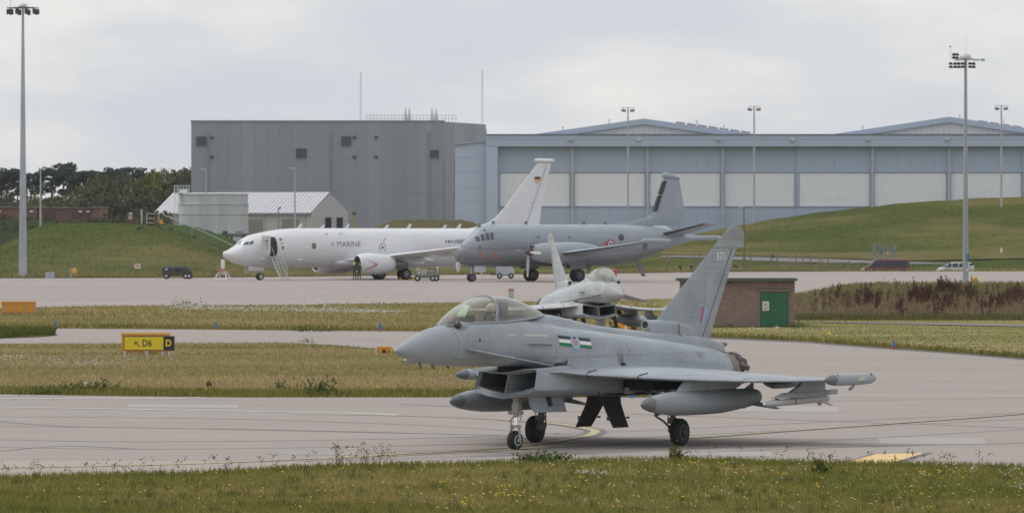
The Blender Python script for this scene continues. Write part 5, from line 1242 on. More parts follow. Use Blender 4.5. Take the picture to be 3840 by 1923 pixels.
# main jet
g1 = lin(150, 158, 164); jl = tuple(S0 - s for s in (2.55, 3.35, 4.15, 5.9, 7.2, 9.0, 10.6, 12.2, 13.4))
def kit(base, tone, lines):
    k = {}
    k['paint'] = paint(tone + ' jet paint', base, lines, (2.24, 1.47), dark=.74, w=.009, var=.075, panel=(1.05, .44, .0055), pvar=.04)
    k['fin'] = paint(tone + ' fin paint', tuple(c * .96 for c in base), (), (3.1, 4.35), dark=.8, w=.008, var=.09, panel=(.62, .5, .006), pvar=.03)
    k['radome'] = paint(tone + ' radome', tuple(c * .93 for c in base), (), (), rough=.5)
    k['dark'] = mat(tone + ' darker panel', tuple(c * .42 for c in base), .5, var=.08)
    k['cap'] = mat(tone + ' fin cap', (base[0] * .80, base[1] * .75, base[2] * .70), .6, var=.08, scale=2)
    k['tank'] = paint(tone + ' tank paint', tuple(c * .80 for c in base), tuple(S0 - s for s in (7.25, 9.1, 10.9)), (), dark=.75)
    k['pod'] = paint(tone + ' pod paint', tuple(c * 1.02 for c in base), tuple(S0 - s for s in (12.25,)), ())
    k['missile'] = mat(tone + ' missile body', (.42, .43, .41), .5, var=.06)
    k['duct'] = mat(tone + ' duct', (.16, .165, .165), .6, var=.1)
    k['warm'] = mat(tone + ' warm grey', (.16, .155, .15), .6)
    k['glass'] = glass_mat(tone + ' canopy glass', (.84, .82, .77), .17, .04, (.58, .58, .55))
    k['cockpit'] = mat(tone + ' cockpit', (.085, .072, .066), .8, var=.15)
    k['hud'] = glass_mat(tone + ' display glass', (.45, .85, .55), .55, .08, (.12, .55, .26))  # green glint of the reflecting display is put into the glass colour
    k['seat'] = mat(tone + ' seat', (.055, .058, .075), .7)
    k['strip'] = mat(tone + ' formation strip', (.47, .50, .42), .6)
    k['whitemark'] = mat(tone + ' white marks', (.72, .72, .72), .6)
    k['rust'] = mat(tone + ' brown seal', (.12, .085, .055), .8, var=.3, scale=20)
    k['metal'] = mat(tone + ' bare metal', (.40, .40, .385), .45, .4, var=.14, scale=6, stretch=(.4, 1, 1)); k['burnt'] = mat(tone + ' burnt ring', (.20, .175, .16), .5, .5, var=.16, scale=3); k['petal'] = mat(tone + ' nozzle petal', (.07, .065, .066), .55, .4, var=.15, scale=6)
    k['gear'] = mat(tone + ' pale gear', (.36, .36, .33), .5, var=.12, scale=6); k['gear2'] = mat(tone + ' grimy gear', (.15, .148, .138), .6, var=.3, scale=12)
    k['rimlight'] = mat(tone + ' pale rim', (.42, .44, .44), .5); k['rimdark'] = mat(tone + ' dark rim', (.045, .046, .048), .5)
    k['door'] = mat(tone + ' gear door', (.06, .062, .062), .6, var=.15)
    return k
KA = kit((.325, .357, .382), 'grey', jl)
jetA, finA = build_jet(1.45, 139.5, R(57.5), 'grey fighter jet numbered 371 on its fin with a striped flag on its side', KA)
zf = lambda s: 2.63 - (s - 6.05) * .072
flag = [mat('flag black', (.03, .03, .034), .6), mat('flag white', (.74, .74, .74), .6), mat('flag green', (.01, .17, .06), .6)]
for k in range(3): decal(('black_stripe', 'white_stripe', 'green_stripe')[k], 6.05, 7.42, lambda s, k=k: zf(s) + .085 - .085 * k, .085, flag[k], jetA, 12, 1)
disc_decal('roundel', 6.74, zf(6.74), .185, mat('roundel pale blue', (.33, .42, .55), .6), jetA, eps=.010, sq=1.05); disc_decal('roundel_centre', 6.74, zf(6.74), .085, mat('roundel pale red', (.50, .24, .23), .6), jetA, eps=.013)
def fin_l(s, z):
    a, b = 12.07 + (z - 3.06) * (3.09 / 2.01), 14.25 + (z - 2.63) * (1.48 / 2.18)
    return (.075 - .035 * (z - 2.55) / 2.3) * float(np.interp((s - a) / (b - a), [0, .02, .08, .25, .5, 1.0], [0, .25, .5, .8, 1.0, .72]))
def fin_y(s, z): return .078
def on_fin(s0, z0): return lambda x, y: J(s0 + x, fin_l(s0 + x, z0 + y) + .006, z0 + y)
for ch, s_ in (('3', 15.02), ('7', 15.20), ('I', 15.37)):
    text_mesh(ch, .30, on_fin(s_, 4.62), 'fin_number', mat('white digit', (.70, .71, .72), .6), finA, .004)
def fpoly(name, pts, m, n=8):
    vs = []
    for i in range(n + 1):
        for j in range(n + 1):
            a, b = i / n, j / n
            s_ = (1 - a) * (1 - b) * pts[0][0] + a * (1 - b) * pts[1][0] + a * b * pts[2][0] + (1 - a) * b * pts[3][0]; z_ = (1 - a) * (1 - b) * pts[0][1] + a * (1 - b) * pts[1][1] + a * b * pts[2][1] + (1 - a) * b * pts[3][1]
            vs.append(J(s_, fin_l(s_, z_) + .005, z_))
    MB().add(vs, [(i * (n + 1) + j, i * (n + 1) + j + 1, (i + 1) * (n + 1) + j + 1, (i + 1) * (n + 1) + j) for i in range(n) for j in range(n)], 0, True).build(name, m, finA)
fpoly('fin_flash_red', [(14.10, 2.96), (14.20, 2.96), (14.35, 3.36), (14.22, 3.36)], mat('fin flash red', (.42, .13, .15), .6))
fpoly('fin_flash_blue', [(14.205, 2.96), (14.31, 2.96), (14.50, 3.36), (14.355, 3.36)], mat('fin flash blue', (.25, .40, .62), .6))
fpoly('repainted_patch', [(14.40, 3.40), (14.58, 3.40), (14.80, 4.1), (14.36, 4.1)], mat('fin patch', (.335, .35, .365), .6))
text_mesh('NO.6 SQN RAF', .088, lambda x, y: skin(4.18 + x, 2.79 + y, .007), 'name_stencil', KA['whitemark'], jetA, .002, .52)
text_mesh('ZK371', .16, lambda x, y: skin(12.55 + x, 2.18 + y, .007), 'serial_number', mat('faint serial', (.26, .28, .30), .6), jetA)
# soot streak above the vent
for k, (w_, h_, c) in enumerate(((.24, .34, .285), (.17, .24, .235), (.11, .13, .15))): decal('soot_streak', 8.66 - w_ / 2, 8.66 + w_ / 2, lambda s, h_=h_: 2.02 + h_ / 2, h_, mat('soot %d' % k, (c, c * 1.02, c * 1.03), .8, var=.12, scale=9), jetA, 4, 6, 1, .008 + .004 * k)

V_ = MB(); rj = random.Random(4)
for _ in range(80):
    s_, z_ = rj.uniform(2.5, 14.0), rj.uniform(1.98, 2.85); w_, h_ = rj.choice(((.022, .022), (.06, .018), (.03, .03), (.018, .05)))
    if 5.95 < s_ < 7.5 and z_ > 2.4 or side_l(s_, z_) < .3: continue
    V_.add([skin(s_, z_, .006), skin(s_ + w_, z_, .006), skin(s_ + w_, z_ + h_, .006), skin(s_, z_ + h_, .006)], [(0, 1, 2, 3)], rj.choice((0, 0, 1)))
V_.build('stencil_marks', [mat('dark stencil', (.17, .18, .19), .6), mat('pale stencil', (.48, .49, .50), .6)], jetA)['kind'] = 'stuff'

# second jet
KB = kit((.44, .465, .475), 'pale', jl); KB['radome'] = paint('pale jet radome', (.36, .355, .35), (), (), rough=.5)
jetB, finB = build_jet(3.6, 278.0, R(102.25), 'paler fighter jet facing the viewer, behind the spine of the nearer jet', KB)
disc_decal('roundel', 6.74, 2.58, .19, mat('roundel faint blue', (.46, .50, .60), .6), jetB, side=-1, eps=.010)
for ch, s_ in (('3', 14.95), ('9', 15.12)):
    text_mesh(ch, .26, lambda x, y, s_=s_: J(s_ - x, -(.062 - .028 * (4.6 + y - 2.55) / 2.3 + .012), 4.6 + y), 'fin_number', mat('pale digit', (.70, .71, .72), .6), finB, .004)
# ------------------------------------------------------------------ white maritime patrol airliner
def plane_root(name, u_nose, Yn, th, zg_, label, cat, group=None):
    h = (-math.cos(th), -math.sin(th)); x = Xu(u_nose, Yn)
    return empty(name, (x, Yn, zg_), math.atan2(h[1], h[0]), label, cat, group)
def A_(s, l, z): return (-s, l, z)         # local: nose at the origin, forward +X

def ell_rings(prof, n=28, pw=1.0):
    st = [p[0] for p in prof]; f = [pchip(st, [p[k] for p in prof]) for k in (1, 2, 3)]
    def at(s, a):
        zc, hw, hh = float(f[0](s)), float(f[1](s)), float(f[2](s))
        return A_(s, hw * math.sin(a), zc + hh * math.cos(a))
    return f, at
def foil(st, fin=False):
    """st: (span, sLE, sTE, z, half thickness)"""
    rs = []
    for (l, a, b, z, h) in st:
        up = [(a + (b - a) * x, h * t) for x, t in AIR]; lo = [(a + (b - a) * x, -h * t * .8) for x, t in AIR[-1:0:-1]]
        rs.append([(A_(s, d, z) if fin else A_(s, l, z + d)) for s, d in up + lo])
    return rs
m_pw = paint('airliner white', (.68, .685, .70), tuple(-s for s in (3.2, 6.4, 9.6, 13, 17, 21, 25, 29)), (), rough=.4, var=.03, dark=.9, w=.02)
m_pw2 = mat('airliner mid grey', (.30, .31, .33), .5)  # mid grey for main legs, gear doors, door hinge and fin stencil
P8 = plane_root('patrol_airliner', 835.5, 575.5, R(28), 1.0, 'white twin engined airliner with its front door open and MARINE on its side', 'airliner')
prof = [(0, 2.64, .02, .02), (.12, 2.62, .30, .26), (.57, 2.52, .70, .49), (1.09, 2.55, 1.0, .77), (1.5, 2.58, 1.19, .93), (1.87, 2.74, 1.32, 1.20), (2.24, 2.81, 1.44, 1.39), (3.07, 2.95, 1.63, 1.62), (4.33, 3.04, 1.78, 1.785), (6.3, 3.19, 1.87, 1.94), (8.4, 3.25, 1.88, 2.0), (25, 3.25, 1.88, 2.0), (28, 3.40, 1.82, 1.85), (31, 3.72, 1.60, 1.52), (34, 4.10, 1.20, 1.10), (36, 4.38, .75, .72), (37.6, 4.58, .34, .36), (38.2, 4.64, .08, .10)]
fP, atP = ell_rings(prof)
ring_s = list(np.linspace(0, 7, 40)) + list(np.linspace(7.5, 38.2, 50))
MB().loft([[atP(s, 2 * PI * k / 36) for k in range(36)] for s in ring_s], 0, True).build('fuselage', m_pw, P8, sharp=60)
def skP(s, a, e=.012):
    zc, hw, hh = float(fP[0](s)), float(fP[1](s)), float(fP[2](s)); return A_(s, (hw + e) * math.sin(a), zc + (hh + e) * math.cos(a))
def aP(s, z):
    zc, hh = float(fP[0](s)), float(fP[2](s)); return math.acos(max(-1, min(1, (z - zc) / hh)))
def onP(s, z, e=.012): return skP(s, aP(s, z), e)
def patchP(name, pts, m, e=.014, parent=P8): return MB().add([onP(s, z, e) for s, z in pts], [tuple(range(len(pts)))]).build(name, m, parent)
m_win = mat('cockpit window', (.08, .11, .14), .12); m_winl = mat('windshield', (.30, .36, .40), .1)
for sd in (1, -1):
    for q4, m in ((((1.60, .06), (1.72, .72), (2.02, .60), (1.93, .06)), m_winl), (((1.80, .80), (2.2, .98), (2.45, .80), (2.12, .66)), m_win), (((2.27, 1.02), (2.72, 1.07), (2.92, .84), (2.54, .80)), m_win)):
        vs = []
        for a in np.linspace(0, 1, 5):
            for b_ in np.linspace(0, 1, 5):
                q_ = [(1 - a) * (1 - b_), (1 - a) * b_, a * b_, a * (1 - b_)]; p = skP(sum(w_ * c[0] for w_, c in zip(q_, q4)), sum(w_ * c[1] for w_, c in zip(q_, q4)), .02); vs.append((p[0], p[1] * sd, p[2]))
        MB().add(vs, [(i * 5 + j, i * 5 + j + 1, i * 5 + j + 6, i * 5 + j + 5) for i in range(4) for j in range(4)], 0, True).build('cockpit_window', m, P8)
# open front door, doorway, cabin window, markings
def patch_grid(name, s0, s1, z0, z1, m, e=.016, n=8, parent=P8, rnd=.12):
    vs = []
    for i in range(n + 1):
        z = z0 + (z1 - z0) * i / n; ins = rnd * (1 if i in (0, n) else (.3 if i in (1, n - 1) else 0))
        vs += [onP(s0 + ins, z, e), onP(s1 - ins, z, e)]
    return MB().add(vs, [(2 * i, 2 * i + 1, 2 * i + 3, 2 * i + 2) for i in range(n)], 0, True).build(name, m, parent)
patch_grid('doorway', 4.35, 5.25, 2.42, 4.36, M['dark'])
dv = []
for i in range(9):
    z = 2.62 + 1.86 * i / 8; b_ = .0 + .22 * max(0, (3.2 - z)) ** 1.5; ins = .1 if i in (0, 8) else 0
    dv += [A_(3.29 + ins * .6 + b_ * .2, 2.36 - b_, z), A_(4.11 - ins * .6 + b_ * .6, 2.60 - b_, z)]
mb = MB(); mb.add(dv, [(2 * i, 2 * i + 1, 2 * i + 3, 2 * i + 2) for i in range(8)], 0, True); mb.add([(p[0], p[1] - .12, p[2]) for p in dv], [(2 * i, 2 * i + 2, 2 * i + 3, 2 * i + 1) for i in range(8)], 0, True)
mb.add([dv[0], dv[1], (dv[1][0], dv[1][1] - .12, dv[1][2]), (dv[0][0], dv[0][1] - .12, dv[0][2])], [(0, 1, 2, 3)]); mb.add([dv[16], dv[17], (dv[17][0], dv[17][1] - .12, dv[17][2]), (dv[16][0], dv[16][1] - .12, dv[16][2])], [(0, 3, 2, 1)])
door = mb.build('open_front_door', mat('door lining', (.60, .59, .57), .5), P8)
MB().box(A_(3.71, 2.53, 3.95), (.26, .04, .24)).build('door_window', mat('door window', (.16, .17, .24), .3), door)
for zz_, hh_ in ((3.62, .05), (3.18, .04)): MB().box(A_(3.69, 2.52, zz_), (.5, .05, hh_)).build('door_trim', mat('door trim', (.45, .32, .28), .6), door)
MB().tube([A_(3.73, 2.54, 3.62), A_(3.79, 2.55, 3.3)], .03, 5).build('door_handle', mat('door handle grey', (.2, .2, .2), .5), door)
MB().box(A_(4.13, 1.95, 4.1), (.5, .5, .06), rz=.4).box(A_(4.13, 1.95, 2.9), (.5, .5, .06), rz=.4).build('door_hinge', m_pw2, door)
patch_grid('emergency_window', 9.1, 9.58, 3.15, 3.75, mat('window reflection', (.20, .13, .12), .25), rnd=.1)
patch_grid('overwing_exit_outline', 16.78, 17.50, 2.75, 3.70, mat('outline grey', (.20, .21, .23), .6), rnd=.12); patch_grid('overwing_exit', 16.86, 17.42, 2.82, 3.63, m_pw, .020, rnd=.1); patch_grid('exit_window', 17.03, 17.25, 3.15, 3.45, mat('exit window', (.10, .105, .115), .3), .024, rnd=.06)
def discP(name, s, z, r, m, e=.018):
    return MB().add([onP(s, z, e)] + [onP(s + r * math.cos(2 * PI * k / 16), z + r * math.sin(2 * PI * k / 16), e) for k in range(16)], [(0, 1 + k, 1 + (k + 1) % 16) for k in range(16)]).build(name, m, P8)
m_em = mat('emblem red brown', (.28, .07, .05), .6); discP('squadron_emblem', 5.72, 4.12, .15, m_em); discP('emblem_centre', 5.72, 4.12, .07, mat('emblem light', (.40, .32, .25), .6), .022)
patchP('orange_stripe', [(5.55, 3.66), (6.02, 3.70), (6.02, 3.80), (5.55, 3.76)], mat('orange stripe', (.65, .30, .05), .6))
discP('grey_emblem', 5.82, 3.28, .17, mat('grey emblem', (.27, .29, .34), .6)); patchP('emblem_eagle', [(5.64, 3.36), (6.0, 3.36), (5.86, 3.10), (5.76, 3.10)], mat('emblem dark', (.16, .17, .20), .6), .022)
m_let = mat('dark lettering', (.12, .125, .14), .6)
text_mesh('MARINE', .78, lambda x, y: onP(13.3 + x, 3.62 + y, .016), 'name_lettering', m_let, P8, .0, .98)
cx_ = 11.45
for q_ in (0, 1):
    for sg in (1, -1):
        t0, t1 = .035, .14
        pts = [(cx_, 3.62), (cx_ + sg * .20, 3.62 + t1 * .55), (cx_ + sg * .20, 3.62 - t1 * .55)] if q_ == 0 else [(cx_, 3.62), (cx_ + t1 * .55, 3.62 + sg * .20), (cx_ - t1 * .55, 3.62 + sg * .20)]
        patchP('iron_cross', pts, mat('cross grey', (.25, .26, .28), .6) if (q_, sg) == (0, 1) else bpy.data.materials['cross grey'])
patchP('orange_mark', [(17.2, 3.86), (17.35, 3.86), (17.7, 4.22), (17.53, 4.26)], bpy.data.materials['orange stripe'])
for k in range(5): MB().add([onP(24.4 + k * .32 + dx, 3.75 + dz, .016) for dx, dz in ((0, 0), (.2, .05 * (-1) ** k), (.22, .28), (.05, .24 + .1 * (k % 2)))], [(0, 1, 2, 3)]).build('rear_lettering', m_let, P8)
for s_, z in ((3.0, 2.75), (5.0, 2.05), (8.3, 1.95)): discP('static_port', s_, z, .05, M['dark'])
for k, s_ in enumerate((8.3, 10.9, 13.7, 18.2, 20.8, 24.9, 26.6)):
    MB().prism([A_(s_, -.03, 5.20), A_(s_ + .42, -.03, 5.20), A_(s_ + .62, -.03, 5.70 - .1 * (k % 2)), A_(s_ + .42, -.03, 5.72 - .1 * (k % 2))], (0, .06, 0)).build('blade_aerial', m_pw, P8)
for s_, z, ln in ((3.9, 2.18, .8), (7.9, 2.05, .65)):
    a = aP(s_, z); p = skP(s_, a, .0)
    MB().loft([[(p[0] + ln * x, p[1] + r * .6 * math.cos(b_), p[2] + r * math.sin(b_)) for b_ in np.linspace(0, 2 * PI, 10, endpoint=False)] for x, r in ((.5, .02), (.35, .14), (0, .16), (-.5, .08), (-1.0, .01))], 0, True).build('sensor_fairing', m_pw, P8)
for s_ in (11.0, 12.6): MB().ball(onP(s_, 4.72, -.03), .20, 10, 0, (1.1, .8, .9)).build('sensor_dome', m_pw, P8)
# wings, tail
for sd in (1, -1):
    st = [(1.2, 12.6, 20.6, 1.95, .42), (1.9, 13.2, 20.7, 2.02, .40), (5.0, 15.9, 20.9, 2.42, .28), (5.6, 16.4, 21.0, 2.50, .26), (11.0, 19.6, 22.9, 3.15, .17), (16.0, 22.6, 24.7, 3.75, .10), (17.8, 24.2, 25.5, 3.97, .05), (18.8, 25.8, 26.2, 4.10, .02)]
    MB().loft(foil([(l * sd, *q_) for l, *q_ in st]), 0, True).build('wing', m_pw, P8, sharp=50)
    for l, a in ((4.2, 20.0), (8.6, 21.0), (12.0, 22.6)):
        z = np.interp(l, [q_[0] for q_ in st], [q_[3] for q_ in st]) - .28
        MB().loft([[A_(a + x, l * sd + r * .5 * math.cos(b_), z - .02 * x + r * math.sin(b_)) for b_ in np.linspace(0, 2 * PI, 8, endpoint=False)] for x, r in ((-2.2, .03), (-1.2, .22), (0, .26), (1.2, .15), (1.9, .02))], 0, True).build('flap_fairing', m_pw, P8)
    st = [(.4, 34.2, 38.3, 4.75, .2), (1.2, 34.8, 38.4, 4.85, .18), (7.1, 38.2, 39.6, 5.62, .06)]
    MB().loft(foil([(l * sd, *q_) for l, *q_ in st]), 0, True).build('tailplane', m_pw, P8, sharp=50)
    # engine
    zE = 1.62; sE = 12.75; lE = 4.83 * sd
    mb = MB()
    def erow(d_, r, flat=0.0): return [A_(sE + d_, lE + r * 1.03 * math.sin(a), zE + r * (math.cos(a) if math.cos(a) > 0 else math.cos(a) * (1 - flat))) for a in np.linspace(0, 2 * PI, 28, endpoint=False)]
    mb.loft([erow(d_, r, f_) for d_, r, f_ in ((0.05, .80, .12), (0, .86, .12), (.06, .93, .12), (.3, 1.03, .10), (1.0, 1.11, .06), (2.0, 1.12, .03), (3.2, 1.00, 0), (3.9, .85, 0), (4.0, .78, 0))], 0, False)
    eng = mb.build('engine', m_pw, P8, sharp=60)
    MB().loft([erow(d_, r, f_) for d_, r, f_ in ((0.05, .80, .12), (.5, .76, .06), (1.0, .77, 0))], 0, False).build('intake_lining', mat('intake lining', (.10, .10, .105), .6), eng)
    MB().lathe([(0, .01), (.35, .2), (.5, .22)], A_(sE + .75, lE, zE), (-1, 0, 0), 14).build('spinner', M['dark'], eng); MB().lathe([(0, .77), (.02, .77)], A_(sE + 1.0, lE, zE), (-1, 0, 0), 28).build('fan', mat('fan', (.05, .052, .056), .4, .4), eng)
    MB().lathe([(0, .62), (.5, .55), (.9, .42), (1.2, .25), (1.6, .03)], A_(sE + 3.9, lE, zE), (-1, 0, 0), 20).build('exhaust_cone', mat('exhaust metal', (.25, .24, .23), .4, .6), eng)
    MB().loft([[A_(sE + d_, lE + w_ * q_, z) for q_, z in ((-1, z0), (1, z0), (1, z1), (-1, z1))] for d_, w_, z0, z1 in ((.9, .05, zE + 1.02, zE + 1.1), (2.2, .18, zE + .9, zE + 1.38), (4.5, .18, zE + .5, zE + 1.0), (6.2, .05, zE + .7, zE + .9))], 0, True).build('engine_pylon', m_pw, P8)
    if sd == 1:
        mk = mat('pale red chevron', (.46, .14, .17), .6)
        def onE(d_, a): r = float(np.interp(d_, [.06, .3, 1.0, 2.0, 3.2], [.93, 1.03, 1.11, 1.12, 1.0])) + .012; return A_(sE + d_, lE + r * 1.03 * math.sin(a), zE + r * math.cos(a))
        for (d0, a0, d1, a1) in ((.35, 1.05, 1.75, 1.60), (1.75, 1.60, .45, 2.15)):
            vs = []
            for k in range(7):
                t = k / 6; d_, a = d0 + (d1 - d0) * t, a0 + (a1 - a0) * t; w_ = .03 + .045 * (t if a0 < 1.5 else 1 - t); vs += [onE(d_ - .05, a - w_), onE(d_ + .05, a + w_)]
            MB().add(vs, [(2 * i, 2 * i + 1, 2 * i + 3, 2 * i + 2) for i in range(6)]).build('warning_chevron', mk, eng)
MB().loft(foil([(0, 26.8, 36.2, 5.0, .14), (0, 28.8, 36.3, 5.40, .18), (0, 30.3, 36.4, 5.85, .21), (0, 31.2, 36.45, 6.4, .22), (0, 32.3, 36.6, 7.5, .21), (0, 36.15, 37.75, 12.05, .11)], True), 0, True).build('tail_fin', m_pw, P8, sharp=50)
MB().loft([[A_(s_, r * math.cos(b_), 12.32 + r * .75 * math.sin(b_)) for b_ in np.linspace(0, 2 * PI, 10, endpoint=False)] for s_, r in ((35.75, .05), (35.95, .24), (36.5, .30), (37.4, .26), (38.0, .22))], 0, True).build('fin_tip_pod', m_pw, P8)
mb = MB(); mb.prism([A_(34.75, .185, 5.8), A_(34.82, .185, 5.8), A_(37.25, .115, 12.0), A_(37.18, .115, 12.0)], (0, .02, 0)); mb.build('rudder_gap', mat('rudder gap', (.42, .43, .45), .6), P8)
for k, c in enumerate(((.02, .02, .022), (.45, .03, .03), (.72, .42, .03))):
    MB().box(A_(36.05, .20, 10.55 - k * .15), (.62, .02, .15)).build(('flag_black', 'flag_red', 'flag_gold')[k], mat('flag %d' % k, c, .6), P8)
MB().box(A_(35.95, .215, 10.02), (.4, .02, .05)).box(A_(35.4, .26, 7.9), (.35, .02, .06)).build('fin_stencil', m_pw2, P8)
# undercarriage
def small_wheel(root, s_, l, r, w_, rim):
    hub = empty('wheel', (0, 0, 0)); hub.parent = root
    MB().lathe([(-w_ / 2, r * .6), (-w_ / 2, r * .85), (-w_ * .3, r), (w_ * .3, r), (w_ / 2, r * .85), (w_ / 2, r * .6)], A_(s_, l, r), (0, 1, 0), 20).build('tyre', M['black'], hub)
    for q_ in (1, -1): MB().lathe([(0, r * .60), (.03, r * .56), (.0, r * .3), (.05, r * .12)], A_(s_, l + q_ * w_ * .46, r), (0, q_, 0), 14).build('rim', rim, hub)
for q_ in (-.2, .2): small_wheel(P8, 4.15, q_, .345, .2, M['white'])
MB().tube([A_(4.2, 0, 1.6), A_(4.15, 0, .35)], .11, 8).tube([A_(3.4, 0, 1.0), A_(4.15, 0, .7)], .06, 6).box(A_(2.9, 0, .78), (1.0, .1, .14)).build('nose_leg', M['palemetal'], P8)
for q_ in (-.42, .42): MB().box(A_(3.55, q_, 1.20), (1.75, .06, .55)).build('nose_gear_door', m_pw, P8)
for l in (2.86, -2.86):
    for q_ in (-.43, .43): small_wheel(P8, 19.1, l + q_, .565, .40, mat('rim grey', (.5, .5, .5), .5) if False else M['palemetal'])
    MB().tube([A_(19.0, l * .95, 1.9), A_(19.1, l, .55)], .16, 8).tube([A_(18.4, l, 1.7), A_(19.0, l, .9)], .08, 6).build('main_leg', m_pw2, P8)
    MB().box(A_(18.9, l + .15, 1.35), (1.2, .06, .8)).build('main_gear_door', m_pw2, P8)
MB().loft([[A_(s_, w_ * math.sin(a), 1.75 + h_ * math.cos(a)) for a in np.linspace(0, 2 * PI, 20, endpoint=False)] for s_, w_, h_ in ((10.8, .3, .1), (12.5, 1.6, .5), (14.5, 2.0, .62), (19.5, 2.0, .65), (22, 1.5, .5), (23.6, .3, .1))], 0, True).build('belly_fairing', m_pw, P8)

# ------------------------------------------------------------------ grey twin propeller patrol aircraft
m_at = paint('patrol grey', (.32, .355, .395), tuple(-s for s in (4, 8, 12, 16, 20, 24)), (), rough=.45, var=.05, dark=.88, w=.02)
m_at2 = mat('patrol shade and fittings grey', (.175, .182, .20), .5, var=.06); m_boot = mat('black boot', (.03, .031, .034), .6)  # lower hull grey is darkened to paint in underside shade; fittings share it
AT = plane_root('propeller_aircraft', 1710, 556, R(30), .98, 'grey twin propeller patrol aircraft with glazed nose and number 25 on its fin', 'aircraft')
up = [(.6, 3.25, .25, .35), (1.15, 3.35, .75, .80), (1.8, 3.55, 1.05, 1.15), (2.5, 3.85, 1.28, 1.45), (3.3, 4.02, 1.42, 1.55), (5, 4.06, 1.45, 1.55), (18, 4.06, 1.45, 1.55), (20.5, 4.10, 1.38, 1.45), (23.2, 4.18, 1.05, 1.15), (25.3, 4.22, .62, .72), (26.6, 4.25, .35, .40), (27.4, 4.27, .26, .28), (31.2, 4.30, .17, .17), (31.4, 4.30, .02, .02)]
lw = [(0, 2.55, .02, .02), (.1, 2.55, .42, .42), (.4, 2.55, .80, .75), (1.0, 2.56, 1.15, .98), (1.8, 2.56, 1.32, 1.06), (3, 2.55, 1.38, 1.08), (16.8, 2.55, 1.38, 1.08), (19.3, 2.75, 1.2, .95), (21.6, 3.05, .85, .75), (23.5, 3.4, .45, .45), (25, 3.7, .1, .1)]
fU, atU = ell_rings(up); fL, atL = ell_rings(lw)
MB().loft([[atU(s, 2 * PI * k / 30) for k in range(30)] for s in list(np.linspace(.6, 5, 22)) + list(np.linspace(5.5, 31.4, 44))], 0, True).build('upper_fuselage', m_at, AT, sharp=60)
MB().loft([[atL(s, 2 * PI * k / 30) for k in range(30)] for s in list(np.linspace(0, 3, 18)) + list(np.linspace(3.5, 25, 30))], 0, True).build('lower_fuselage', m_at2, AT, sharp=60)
def onU(s, z, e=.014, sd=1):
    zc, hw, hh = float(fU[0](s)), float(fU[1](s)), float(fU[2](s)); a = math.acos(max(-1, min(1, (z - zc) / hh))); return A_(s, sd * (hw + e) * math.sin(a), zc + (hh + e) * math.cos(a))
def onL(s, z, e=.014, sd=1):
    zc, hw, hh = float(fL[0](s)), float(fL[1](s)), float(fL[2](s)); a = math.acos(max(-1, min(1, (z - zc) / hh))); return A_(s, sd * (hw + e) * math.sin(a), zc + (hh + e) * math.cos(a))
m_gl = mat('nose glazing', (.07, .085, .105), .12)
for a0 in (0.35, 1.15, 1.95, 2.75, -.5, -1.3, -2.1):
    vs = [];
    for s_ in (.12, .5, .95):
        for a in (a0, a0 + .68):
            zc, hw, hh = float(fL[0](s_)), float(fL[1](s_)), float(fL[2](s_)); vs.append(A_(s_, (hw + .015) * math.sin(a), zc + (hh + .015) * math.cos(a)))
    MB().add(vs, [(0, 1, 3, 2), (2, 3, 5, 4)]).build('nose_window', m_gl, AT)
